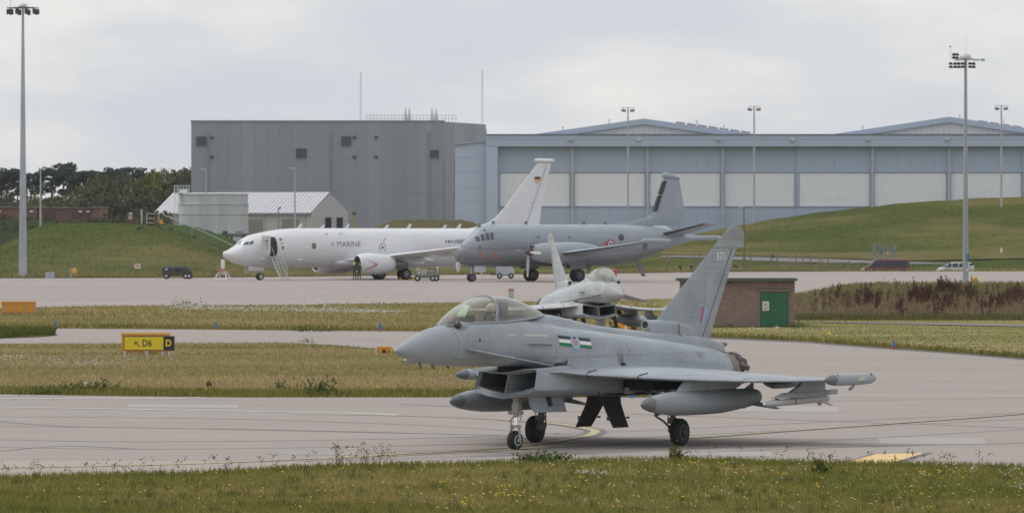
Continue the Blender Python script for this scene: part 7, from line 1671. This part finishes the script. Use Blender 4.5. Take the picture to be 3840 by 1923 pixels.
MB().box((.15, -.28, 1.9), (.12, .02, .5)).build('blue_notice', M['blue'], mg); MB().box((.1, -.28, 1.05), (.16, .02, .12)).build('white_notice', M['white'], mg)
def twin_pole(u, vt, Y, label):
    g = empty('twin_light_pole', (Xu(u, Y), Y, 1.6), 0, label, 'lamp post', 'twin headed poles in front of the hangar'); k = Y / FOC; h = Zv(vt, Y) - 1.6
    MB().lathe([(0, 4.6 * k), (h * .7, 3.6 * k), (h, 2.6 * k)], (0, 0, 0), (0, 0, 1), 10).build('pole', M['steel'], g); MB().box((0, 0, h), (52 * k, 2.5 * k, 2.2 * k)).build('crossbar', M['palemetal'], g)
    for sd in (-1, 1):
        o = MB().box((0, 0, 0), (17 * k, 8 * k, 4.2 * k)).box((0, 0, -5 * k), (17 * k, 8 * k, 4.2 * k)).build('floodlight', mat('pole light', (.09, .085, .09), .5) if u < 2400 and sd < 0 else bpy.data.materials['pole light'], g, (sd * 16 * k, -3 * k, h - 9 * k)); o.rotation_euler = (0, .12 * -sd, 0)
        MB().tube([(sd * 16 * k, -2 * k, h), (sd * 16 * k, -2 * k, h - 9 * k)], .8 * k, 4).build('bracket', M['palemetal'], g)
twin_pole(2355, 404, 735, 'twin headed light pole below the nearer hangar gable'); twin_pole(2828, 400, 735, 'twin headed light pole between the two hangar gables'); twin_pole(3755, 397, 728, 'twin headed light pole behind the domed floodlight mast')
def lamp_post(u, vt, zb_, Y, arm, label, m=None, lit=False):
    g = empty('lamp_post', (Xu(u, Y), Y, zb_), 0, label, 'lamp post', 'street lamp posts'); k = Y / FOC; h = Zv(vt, Y) - zb_
    MB().lathe([(0, 4.6 * k), (h * .25, 4.0 * k), (h, 2.2 * k)], (0, 0, 0), (0, 0, 1), 8).build('pole', m or M['steel'], g)
    o = MB().tube([(0, 0, h), (arm * 6 * k, 0, h + 2 * k), (arm * 14 * k, 0, h + 2 * k)], 1.3 * k, 5).box((arm * 15 * k, 0, h + 1.5 * k), (12 * k, 5 * k, 3.5 * k)).build('lamp_head', M['palemetal'], g)
    if lit: MB().box((arm * 15 * k, 0, h - .6 * k), (9 * k, 4 * k, 1.2 * k)).build('lamp_glow', mat('painted lamp glow', (.75, .55, .30), .4), g)  # glow of the lit lamp is put into a warm surface colour
lamp_post(152, 633, 6.2, 650, 1, 'lamp post with warm coloured head on the mound behind the lone mast', None, True); lamp_post(773, 636, 1.6, 702, -1, 'slender lamp post in front of the round tank'); lamp_post(1106, 632, 1.6, 690, -1, 'slender lamp post in front of the pale shed'); lamp_post(2790, 777, 1.7, 640, -1, 'olive coloured lamp post on the grass below the hill', mat('olive post', (.13, .125, .06), .7))
g = empty('camera_post', (Xu(1044, 690), 690, 1.6), 0, 'short post with a dark camera in front of the pale shed', 'post'); MB().tube([(0, 0, 0), (0, 0, Zv(781, 690) - 1.6)], .08, 6).build('post', mat('blue grey post', (.22, .25, .30), .6), g); MB().ball((.18, 0, Zv(780, 690) - 1.6), .14, 8).build('camera', M['dark'], g)
g = empty('yellow_standpipe', (Xu(1327, 705), 705, 1.6), 0, 'thin yellow standpipe in front of the grey building', 'standpipe'); MB().tube([(0, 0, 0), (0, 0, Zv(806, 705) - 1.6)], .13, 6).build('pipe', mat('standpipe yellow', (.34, .30, .07), .6), g); MB().box((.05, 0, Zv(801, 705) - 1.6), (.5, .3, .35)).build('head', mat('standpipe brown', (.12, .09, .04), .7), g)

# things along the far apron edge
g = at_ground('grey_cabinet', 184, 1044, 'pale grey electrical cabinet at the foot of the mound', 'cabinet'); g.location.y += 1; MB().box((0, 0, .28), (.9, .5, .62)).build('body', mat('cabinet blue grey', (.38, .42, .50), .6), g); MB().box((0, 0, .61), (.96, .56, .05)).build('lid', M['palemetal'], g); MB().box((.0, -.256, .3), (.02, .012, .5)).build('door_gap', M['dark'], g)
def orange_lamp(u, v, label, dz=0, sgn=1):
    g = at_ground('orange_light', u, v, label, 'light', 'orange drum lights'); g.location.z += dz
    MB().box((0, 0, .55), (.14, .14, 1.1)).build('post', mat('orange light post', (.30, .34, .34), .6), g); MB().ball((.34, 0, .72), .38, 14, 0, (.72, .8, 1.0)).build('drum', mat('amber drum', (.62, .32, .02), .45), g); return g
orange_lamp(266, 1044, 'round orange light on a short post at the foot of the mound')
ol = orange_lamp(3645, 1072, 'round orange light beside the domed floodlight mast'); ol.location = (Xu(3643, 391), 391, 1.75); ol.scale = (.75, .75, .75)
m_cr = mat('crow black', (.018, .018, .02), .7)
for i, (u, t, lab) in enumerate(((525, .82, 'black crow pecking high on the mound face'), (643, .93, 'black crow on the crest of the mound nearest the round tank'), (728, .95, 'black crow on the crest of the mound above the airliner nose'))):
    p = bank(u, t); g = empty('crow', (p[0], p[1], p[2] + .05), i, lab, 'bird', 'crows on the mound'); MB().loft([[(x, r * math.cos(a), .2 + z + r * math.sin(a)) for a in np.linspace(0, 2 * PI, 8, endpoint=False)] for x, r, z in ((-.42, .03, .0), (-.2, .08, .03), (0, .13, .05), (.18, .10, .1), (.26, .06, .17), (.34, .055, .2), (.40, .02, .19), (.47, .006, .17))], 0, True).build('body', m_cr, g); MB().tube([(0, .04, .02), (0, .04, -.05)], .012, 4).tube([(0, -.04, .02), (0, -.04, -.05)], .012, 4).build('legs', m_cr, g)
# mound top clutter
p = bank(494, 1.0); g = empty('mound_vent', (p[0], p[1], p[2] - .2), 0, 'brown concrete vent block with pale cowl on top of the mound', 'vent'); MB().box((0, 0, .35), (1.4, 1, .7)).build('block', mat('brown block', (.13, .085, .05), .9), g); MB().box((-.15, 0, .95), (.5, .5, .5), taper=.6).ball((-.1, 0, 1.3), .25, 8, 0, (1, 1, .8)).build('cowl', mat('pale cowl', (.36, .34, .32), .7), g); MB().box((.45, 0, .85), (.6, .8, .3)).build('box', mat('olive box', (.09, .085, .05), .8), g)
p = bank(531, 1.0); g = empty('vent_pipe', (p[0], p[1], p[2] - .3), 0, 'thin pale vent pipe on the mound top', 'pipe'); MB().tube([(0, 0, 0), (0, 0, 2.0)], .09, 6).box((0, 0, 2.0), (.28, .1, .06)).build('pipe', M['palemetal'], g)
p = bank(583, 1.0); g = empty('valve_stand', (p[0], p[1] + 1, p[2] - .3), 0, 'rusty valve stack on the mound top beside the railing', 'valve'); MB().lathe([(0, .12), (.5, .12), (.52, .2), (.7, .2), (.72, .12), (1.2, .12), (1.22, .22), (1.4, .22), (1.42, .1), (2.0, .1)], (0, 0, 0), (0, 0, 1), 10).build('stack', mat('rusty valve', (.16, .085, .045), .8, var=.2, scale=6), g); MB().box((0, 0, 1.3), (.55, .1, .1)).build('arm', bpy.data.materials['rusty valve'], g)
p = bank(598, 1.0); g = empty('orange_valve_wheel', (p[0], p[1] + .5, p[2] - .2), 0, 'orange valve wheel on a brown post on the mound top', 'valve'); MB().box((0, 0, .4), (.28, .25, .9)).build('post', mat('brown post', (.12, .065, .04), .8), g); MB().lathe([(0, .28), (.08, .28)], (.14, -.1, .75), (.6, -.8, 0), 12).build('wheel', M['orange'], g)
g = empty('steel_platform', (bank(560, 1.0)[0], bank(560, 1.0)[1] + 3, bank(560, 1.0)[2] - 1), 0, 'small galvanised access platform on the mound top beside the shed', 'platform'); mb = MB()
for xx in (-.5, .9): mb.tube([(xx, 0, 0), (xx, 0, 2.4)], .035, 4)
for zz_ in (.8, 1.3, 1.8, 2.35): mb.tube([(-.5, 0, zz_), (.9, 0, zz_)], .03, 4)
mb.build('frame', M['palemetal'], g)
# hand rail down the green slope
g = empty('hand_rail', W(613, 806, 676), 0, 'long sloping handrail running down behind the airliner nose', 'railing'); o0 = Vector(g.location); mb = MB(); rp = [W(613, 806, 676), W(720, 851, 672), W(800, 885, 668), W(885, 926, 664), W(960, 962, 660)]
MB().tube([tuple(Vector(q_) - o0) for q_ in rp], .055, 5).build('rail', mat('rail grey', (.24, .25, .25), .5), g)
for q_ in (rp[1], rp[2], rp[3]): MB().tube([tuple(Vector(q_) - o0), tuple(Vector(q_) - o0 + Vector((0, 0, -1.2)))], .055, 5).build('rail_post', bpy.data.materials['rail grey'], g)
# fences
def fence(us, vb, hp, Yoff, label, m, wires=3, jit=0):
    pts = []
    for i, u in enumerate(us):
        x, y, z = bank(u, Yoff); pts.append((x, y, z - .05))
    o0 = Vector(pts[0]); g = empty('wire_fence', o0, 0, label, 'fence')
    for i, q_ in enumerate(pts):
        h = hp * (1 + jit * ((i * 37 % 11) / 11 - .5)); d = Vector(q_) - o0
        mb = MB().box((d.x, d.y, d.z + h / 2), (.13, .13, h)); mb.tube([(d.x, d.y, d.z + h), (d.x + .15, d.y, d.z + h + .22)], .04, 4); mb.build('post', m, g)
    mb = MB()
    for w_ in range(wires):
        for a, b_ in zip(pts, pts[1:]):
            a, b_ = Vector(a) - o0, Vector(b_) - o0; zz_ = hp * (.3 + .68 * w_ / max(1, wires - 1)); mb.tube([(a.x, a.y, a.z + zz_), (b_.x, b_.y, b_.z + zz_)], .008, 3)
    mb.build('wires', mat('fence wire', (.22, .22, .20), .6) if 'fence wire' not in bpy.data.materials else bpy.data.materials['fence wire'], g)['kind'] = 'stuff'
m_fp = mat('weathered fence post', (.20, .18, .14), .8); m_fp2 = mat('brown fence post', (.22, .19, .14), .8)
fence(list(np.arange(-30, 830, 103.5)), 0, 1.75, .03, 'faint wire fence along the foot of the mound', m_fp)
fence([2500, 2601, 2623, 2700, 2793, 2815, 2891, 2914, 2984, 3010, 3040, 3070, 3082, 3105, 3128, 3156, 3183, 3215], 0, 2.1, .10, 'old wire fence with brown posts along the grass below the hill', m_fp2, 3, .25)
p = bank(516, .02); g = empty('fence_notice', (p[0], p[1] - .1, p[2]), 0, 'white notice with red lettering fixed to the mound fence', 'sign'); MB().box((0, -.1, 1.0), (.62, .03, .44)).build('board', M['white'], g); MB().box((0, -.12, 1.02), (.46, .012, .26)).build('red_print', mat('faded red print', (.52, .16, .16), .6), g)
p = bank(2898, .10); g = empty('blue_sign', (p[0], p[1] - .3, p[2]), 0, 'small blue sign board fixed to the old fence', 'sign'); MB().box((0, -.05, 1.62), (.36, .03, .34)).build('board', mat('blue board', (.02, .10, .28), .5), g); MB().box((0, 0, .75), (.05, .05, 1.5)).build('post', m_fp2, g)
p = bank(3755, .44); g = empty('white_marker_post', (p[0], p[1], p[2]), 0, 'small white marker on the dry grass strip beyond the domed mast', 'post'); MB().box((0, 0, .35), (.24, .12, .75)).build('post', M['white'], g)
p = bank(2757, .12); g = empty('red_barrier_board', (p[0], p[1] - .3, p[2]), 0, 'low red brown board on the grass beyond the near jet fin', 'board'); MB().box((0, 0, .45), (.62, .05, .26)).box((-.2, 0, .18), (.04, .04, .36)).box((.2, 0, .18), (.04, .04, .36)).build('board', mat('red brown board', (.22, .06, .045), .7), g)
for i, u in enumerate((2550, 2592)): p = bank(u, .12); g = empty('dark_marker', (p[0], p[1], p[2]), 0, ('small dark marker post on the grass, nearer the propeller aircraft tail', 'small dark marker post on the grass, closer to the near jet fin')[i], 'marker', 'dark marker posts'); MB().lathe([(0, .08), (.3, .08), (.32, .16), (.58, .16), (.62, .06)], (0, 0, 0), (0, 0, 1), 8).build('post', M['dark'], g)
# gate
p0, p1 = bank(3278, .30), bank(3357, .30); g = empty('security_gate', p0, 0, 'grey palisade gate behind the maroon van', 'gate'); hgt = 2.3
for q_ in (p0, p1): d = Vector(q_) - Vector(p0); MB().box((d.x, d.y, hgt / 2), (.24, .24, hgt)).build('gate_post', mat('gate grey', (.23, .26, .28), .6) if q_ is p0 else bpy.data.materials['gate grey'], g)
d = Vector(p1) - Vector(p0)
for i in range(12): MB().box((d.x * (i + 1) / 13, d.y * (i + 1) / 13, hgt / 2 + .05), (.05, .05, hgt - .1)).build('paling', bpy.data.materials['gate grey'], g)
for z in (.45, 1.75): MB().box((d.x / 2, d.y / 2 + .05, z), (d.x, .05, .09)).build('rail', bpy.data.materials['gate grey'], g)
for x_, c in ((.8, (.03, .14, .40)), (1.15, (.35, .33, .34)), (1.6, (.62, .46, .20)), (1.95, (.30, .32, .18))): MB().box((x_, -.1, 1.25), (.2, .03, .36)).build('notice', mat('gate notice', c, .6), g)

# ------------------------------------------------------------------ vehicles
def car_body(profile, w, mats, wins=None):
    """profile: list of (x, z_bottom, z_top, half width bottom, half width top)"""
    rs = []
    for x, zb_, zt2, hb2, ht in profile:
        rs.append([(x, -hb2, zb_), (x, hb2, zb_), (x, hb2 * 1.0, zb_ + (zt2 - zb_) * .45), (x, ht, zt2 - .06), (x, ht * .82, zt2), (x, -ht * .82, zt2), (x, -ht, zt2 - .06), (x, -hb2, zb_ + (zt2 - zb_) * .45)])
    return MB().loft(rs, 0, True)
def wheels(g, xs, hw, r, w):
    for x in xs:
        for sd in (-1, 1):
            o = empty('wheel', (x, hw * sd, r)); o.parent = g
            MB().lathe([(-w / 2, r * .62), (-w / 2, r * .9), (-w * .3, r), (w * .3, r), (w / 2, r * .9), (w / 2, r * .62)], (0, 0, 0), (0, 1, 0), 18).build('tyre', M['black'], o)
            MB().lathe([(0, r * .62), (.02, r * .3), (.05, r * .1)], (0, sd * w * .45, 0), (0, sd, 0), 12).build('rim', M['palemetal'], o)
# van: wheels hidden below the apron edge, front towards the left
Yv_ = bank(3317, .10)[1]; kv = Yv_ / FOC; zr_ = Zv(971, Yv_)
vL, vH = (3409 - 3226) * kv, 1.97
van = empty('van', (Xu(3317, Yv_), Yv_, zr_ - vH), PI, 'maroon passenger van with dark side windows by the gate', 'van')
mv = mat('maroon paint', (.115, .026, .038), .4, coat=.1); mg_ = mat('van glass', (.02, .022, .028), .08)
hl = vL / 2
car_body([(-hl, .45, 1.85, .90, .80), (-hl + .08, .32, 1.94, .95, .84), (-hl + .9, .28, 1.97, .96, .85), (hl - 2.1, .28, 1.97, .96, .84), (hl - 1.75, .28, 1.86, .96, .80), (hl - 1.02, .28, 1.17, .96, .86), (hl - .35, .30, .98, .94, .84), (hl - .06, .36, .80, .84, .74), (hl, .42, .66, .76, .66)], .95, mv).build('body', mv, van, sharp=30)
for sd in (-1, 1):
    for (a, b_, n_) in ((-hl + .35, -hl + 1.95, 'side_window'), (-hl + 2.02, -hl + 2.9, 'side_window')):
        MB().prism([(a, sd * .955, 1.12), (b_, sd * .955, 1.12), (b_, sd * .885, 1.72), (a + .05, sd * .885, 1.72)], (0, sd * .012, 0)).build(n_, mg_, van)
    MB().prism([(-hl + 3.1, sd * .955, 1.12), (hl - 1.22, sd * .955, 1.10), (hl - 1.78, sd * .885, 1.70), (-hl + 3.1, sd * .885, 1.72)], (0, sd * .012, 0)).build('door_window', mg_, van)
    MB().box((hl - 1.2, sd * 1.06, 1.18), (.12, .22, .24)).build('wing_mirror', mv, van)
    MB().prism([(hl - .50, sd * .93, .72), (hl - .06, sd * .80, .68), (hl - .12, sd * .80, .86), (hl - .46, sd * .92, .92)], (0, sd * .03, 0)).build('headlight', mat('headlight lens', (.62, .64, .66), .15) if sd < 0 else bpy.data.materials['headlight lens'], van)
    MB().box((-hl + .03, sd * .86, 1.05), (.06, .1, .5)).build('tail_light', M['red'], van)
MB().prism([(hl - 1.74, -.74, 1.84), (hl - 1.74, .74, 1.84), (hl - 1.04, .80, 1.19), (hl - 1.04, -.80, 1.19)], (.02, 0, .02)).build('windscreen', mat('pale windscreen', (.42, .46, .47), .1), van)
MB().box((hl - .0, 0, .50), (.06, 1.2, .14)).build('grille', M['signblack'], van)
wheels(van, (-hl + 1.0, hl - .95), .84, .33, .22)
# white car
cr_ = empty('white_car', (Xu(3582, bank(3582, .1)[1]), bank(3582, .1)[1], Zv(983, bank(3582, .1)[1]) - 1.5), PI + R(-28), 'white estate car with dark glass partly behind the domed mast', 'car')
mw_ = mat('car white', (.46, .48, .50), .35, coat=.15)
car_body([(-2.1, .45, 1.05, .80, .76), (-2.0, .35, 1.3, .86, .68), (-1.7, .28, 1.48, .88, .64), (.2, .25, 1.5, .89, .64), (.65, .25, 1.36, .89, .66), (1.15, .26, .98, .88, .76), (1.85, .30, .84, .84, .72), (2.1, .40, .70, .72, .62)], .88, mw_).build('body', mw_, cr_, sharp=30)
for sd in (-1, 1):
    for a, b_ in ((-1.75, -.85), (-.78, .0), (.08, .80)): MB().prism([(a, sd * .875, .95), (b_, sd * .875, .93), (min(b_, .42), sd * .70, 1.38), (a + .1, sd * .70, 1.40)], (0, sd * .012, 0)).build('side_window', mg_, cr_)
    MB().prism([(1.75, sd * .85, .62), (2.02, sd * .74, .60), (1.98, sd * .74, .74), (1.72, sd * .84, .80)], (0, sd * .02, 0)).build('headlight', bpy.data.materials['headlight lens'], cr_)
    MB().box((.78, sd * .96, .98), (.16, .18, .14)).build('wing_mirror', M['signblack'], cr_)
MB().prism([(.66, -.6, 1.36), (.66, .6, 1.36), (1.12, .68, 1.0), (1.12, -.68, 1.0)], (.02, 0, .02)).build('windscreen', mat('car windscreen', (.25, .29, .31), .1), cr_)
MB().box((-2.06, 0, 1.2), (.03, 1.1, .34)).build('rear_window', mg_, cr_); MB().box((-2.12, 0, .72), (.02, .52, .12)).build('number_plate', M['yellow'], cr_); MB().box((-1.8, 0, 1.55), (.2, .06, .12)).build('roof_fin', M['signblack'], cr_)
wheels(cr_, (-1.35, 1.3), .78, .32, .2)
# dark green power unit and smaller carts
def cart(u, v, Y, L_, H_, label, col, wl_, dark_panel=True, name='ground_power_unit', rz=0.0, cat='cart'):
    g = empty(name, (Xu(u, Y), Y, float(gz(Y)) + .03), rz, label, cat); m = mat(name + ' paint ' + label[:12], col, .6, var=.14, scale=3)
    hl = L_ / 2; mb = MB()
    mb.loft([[(x, -.7, z0), (x, .7, z0), (x, .7, z1 - .12), (x, .55, z1), (x, -.55, z1), (x, -.7, z1 - .12)] for x, z0, z1 in ((-hl, .55, H_ - .12), (-hl + .1, .42, H_), (hl - .55, .42, H_), (hl - .12, .45, H_ - .3), (hl, .6, H_ - .55))], 0, True, False); mb.build('housing', m, g)
    if dark_panel:
        MB().loft([[( .15 + .42 * math.cos(a), -.715 + d_, H_ * .68 + .17 * min(.6, math.sin(a))) for a in np.linspace(0, 2 * PI, 14, endpoint=False)] for d_ in (0, .02)], 0, True, False).build('access_opening', M['dark'], g)
        for x in np.linspace(-hl + .3, hl - .8, 4): MB().box((x, -.712, H_ * .55), (.04, .02, H_ * .5)).build('panel_gap', M['dark'], g)
    MB().box((-hl + .45, -.72, H_ - .32), (.26, .03, .16)).build('pale_panel', M['palemetal'], g); MB().box((0, 0, .40), (L_ * .9, 1.1, .12)).build('chassis', M['signblack'], g)
    MB().tube([(-hl, 0, .42), (-hl - .5, 0, .38), (-hl - .6, 0, .6)], .04, 5).build('tow_bar', M['signblack'], g)
    MB().box((hl - .05, -.5, .82), (.08, .2, .14)).build('lamp', M['red'], g)
    wheels(g, wl_, .62, .30, .22); return g
cart(665, 1041, 588, 3.1, 1.32, 'dark olive ground power unit parked at the foot of the mound', (.055, .055, .045), (-1.1, .9, 1.25))
cart(1602, 1052, 560, 2.5, 1.15, 'olive trolley unit with black wheels between the two patrol aircraft', (.20, .20, .16), (-.95, .55, .9), False, 'service_trolley')
gt = bpy.data.objects['service_trolley']; MB().box((.55, 0, .98), (.9, 1.0, .5)).box((.2, -.3, 1.2), (.3, .3, .2)).build('engine_block', mat('trolley dark engine', (.05, .052, .05), .7), gt); MB().box((-.85, -.3, 1.22), (.35, .4, .25)).box((-.3, -.72, .85), (.5, .06, .3)).build('pale_canister', mat('trolley pale canister', (.42, .42, .36), .6), gt); MB().tube([(1.0, -.5, .9), (1.02, -.5, 1.35)], .05, 6).box((1.02, -.5, 1.38), (.16, .1, .14)).build('work_lamp', M['white'], gt)
cart(1895, 1005, 590, 1.9, 1.35, 'pale box trolley with black hose under the propeller aircraft nose', (.50, .52, .56), (-.6, .6), False, 'hose_trolley')
x, y = Xu(2302, 578), 578; g = empty('red_extinguisher', (x, y, float(gz(y))), 0, 'red wheeled fire extinguisher behind the paler jet canopy', 'extinguisher'); MB().box((0, 0, .62), (.55, .4, .7)).ball((0, 0, .98), .26, 10, 0, (1, .7, .6), 0).build('tank', mat('extinguisher red', (.55, .07, .08), .4), g); MB().box((0, -.21, .65), (.22, .02, .2)).build('panel', mat('pale pink panel', (.62, .40, .40), .6), g); wheels(g, (0,), .32, .22, .1)
# nose stand, air stairs, trailer, distant cart
st_ = empty('nose_stand', (Xu(836, 582), 582, float(gz(582)) + .02), 0, 'white tripod stand with red top ring under the airliner nose', 'stand'); mb = MB()
for a in range(4): c, s_ = math.cos(a * PI / 2 + .5), math.sin(a * PI / 2 + .5); mb.tube([(.95 * c, .95 * s_, .03), (.28 * c, .28 * s_, .95)], .06, 6); mb.tube([(.95 * c, .95 * s_, .05), (.95 * math.cos((a + 1) * PI / 2 + .5), .95 * math.sin((a + 1) * PI / 2 + .5), .05)], .05, 5)
mb.build('legs', M['white'], st_); MB().tube([(0, 0, .5), (0, 0, 1.2)], .1, 8).build('column', M['white'], st_); MB().lathe([(1.15, .19), (2.05, .19)], (0, 0, 0), (0, 0, 1), 12).build('sleeve', M['white'], st_); MB().lathe([(.93, .62), (1.02, .62)], (-.15, 0, 0), (0, 0, 1), 14).build('ring', mat('salmon ring', (.52, .16, .10), .6), st_)
ar_ = empty('air_stairs', (0, 0, 0), 0, 'steep metal air stairs leaning from the open airliner door', 'stairs'); ar_.location = P8.location; ar_.rotation_euler = P8.rotation_euler
top, bot = Vector(A_(4.88, 2.0, 2.38)), Vector(A_(4.78, 4.55, .03))
m_s2 = mat('stair grey', (.42, .44, .45), .5)
for sd in (-.42, .42):
    MB().tube([tuple(top + Vector((sd, 0, 0))), tuple(bot + Vector((sd, 0, 0)))], .07, 6).build('stringer', m_s2, ar_)
    MB().tube([tuple(top + Vector((sd, .1, .95))), tuple(bot + Vector((sd, -.25, 1.0))), tuple(bot + Vector((sd, -.1, .25)))], .03, 5).build('hand_rail', m_s2, ar_)
for i in range(11): p = top.lerp(bot, (i + .5) / 11); MB().box(tuple(p), (.82, .24, .04)).build('tread', m_s2, ar_)
MB().box(A_(4.5, 1.85, 2.05), (1.0, .3, .34)).build('stair_housing', mat('stair housing', (.36, .38, .34), .6), P8)
tr_ = empty('flatbed_trailer', (Xu(890, 694), 694, Zv(903, 694)), 0, 'olive flatbed trailer parked behind the airliner nose', 'trailer'); MB().box((0, 0, .75), (4.2, 1.8, .16)).box((-1.4, -.8, .95), (.5, .1, .5)).box((0, 0, .55), (3.4, 1.2, .14)).build('deck', mat('trailer olive', (.085, .09, .06), .7), tr_); MB().box((-1.6, 0, 1.0), (.3, 1.6, .4)).box((.2, .5, 1.05), (.9, .5, .12)).build('load', mat('trailer load', (.06, .06, .055), .8), tr_); wheels(tr_, (-.9, .9, 1.3), .75, .32, .2)
cart(1095, 1030, 640, 1.5, .85, 'small dark cart seen beneath the airliner belly', (.09, .10, .095), (-.5, .5), False, 'small_cart')
x, y = Xu(1158, 642), 642; g = empty('pale_drum', (x, y, float(gz(y)) + .3), 0, 'pale yellow drum beyond the airliner belly', 'drum'); MB().lathe([(0, .22), (.04, .25), (.3, .25), (.32, .23), (.6, .24), (.62, .18)], (0, 0, 0), (0, 0, 1), 12).build('drum', mat('pale yellow drum', (.55, .55, .36), .6), g)
for i, xx in enumerate((19.75, 20.5)):
    w_ = P8.matrix_basis @ Vector(A_(xx - .75 if i else xx - 1.4, 3.4, 0)); g = empty('wheel_chock', w_, P8.rotation_euler[2], ('orange wheel chock ahead of the airliner main wheel', 'orange wheel chock behind the airliner main wheel')[i], 'chock', 'orange wheel chocks'); MB().box((0, 0, .13), (.45, .5, .26), taper=.5).build('block', M['orange'], g)

# ------------------------------------------------------------------ thin haze over the airfield
hz_ = MB().box((0, 8200, 17.5), (17400, 16800, 38.0)).build('haze', [])
mh = bpy.data.materials.new('haze air'); mh.use_nodes = True
N_ = mh.node_tree.nodes; N_.clear(); oh = N_.new('ShaderNodeOutputMaterial'); vh = N_.new('ShaderNodeVolumePrincipled')
vh.inputs['Color'].default_value = (.86, .90, .96, 1); vh.inputs['Density'].default_value = 0.00005; vh.inputs['Anisotropy'].default_value = .2
mh.node_tree.links.new(vh.outputs['Volume'], oh.inputs['Volume'])
hz_.data.materials.append(mh); hz_['kind'] = 'stuff'
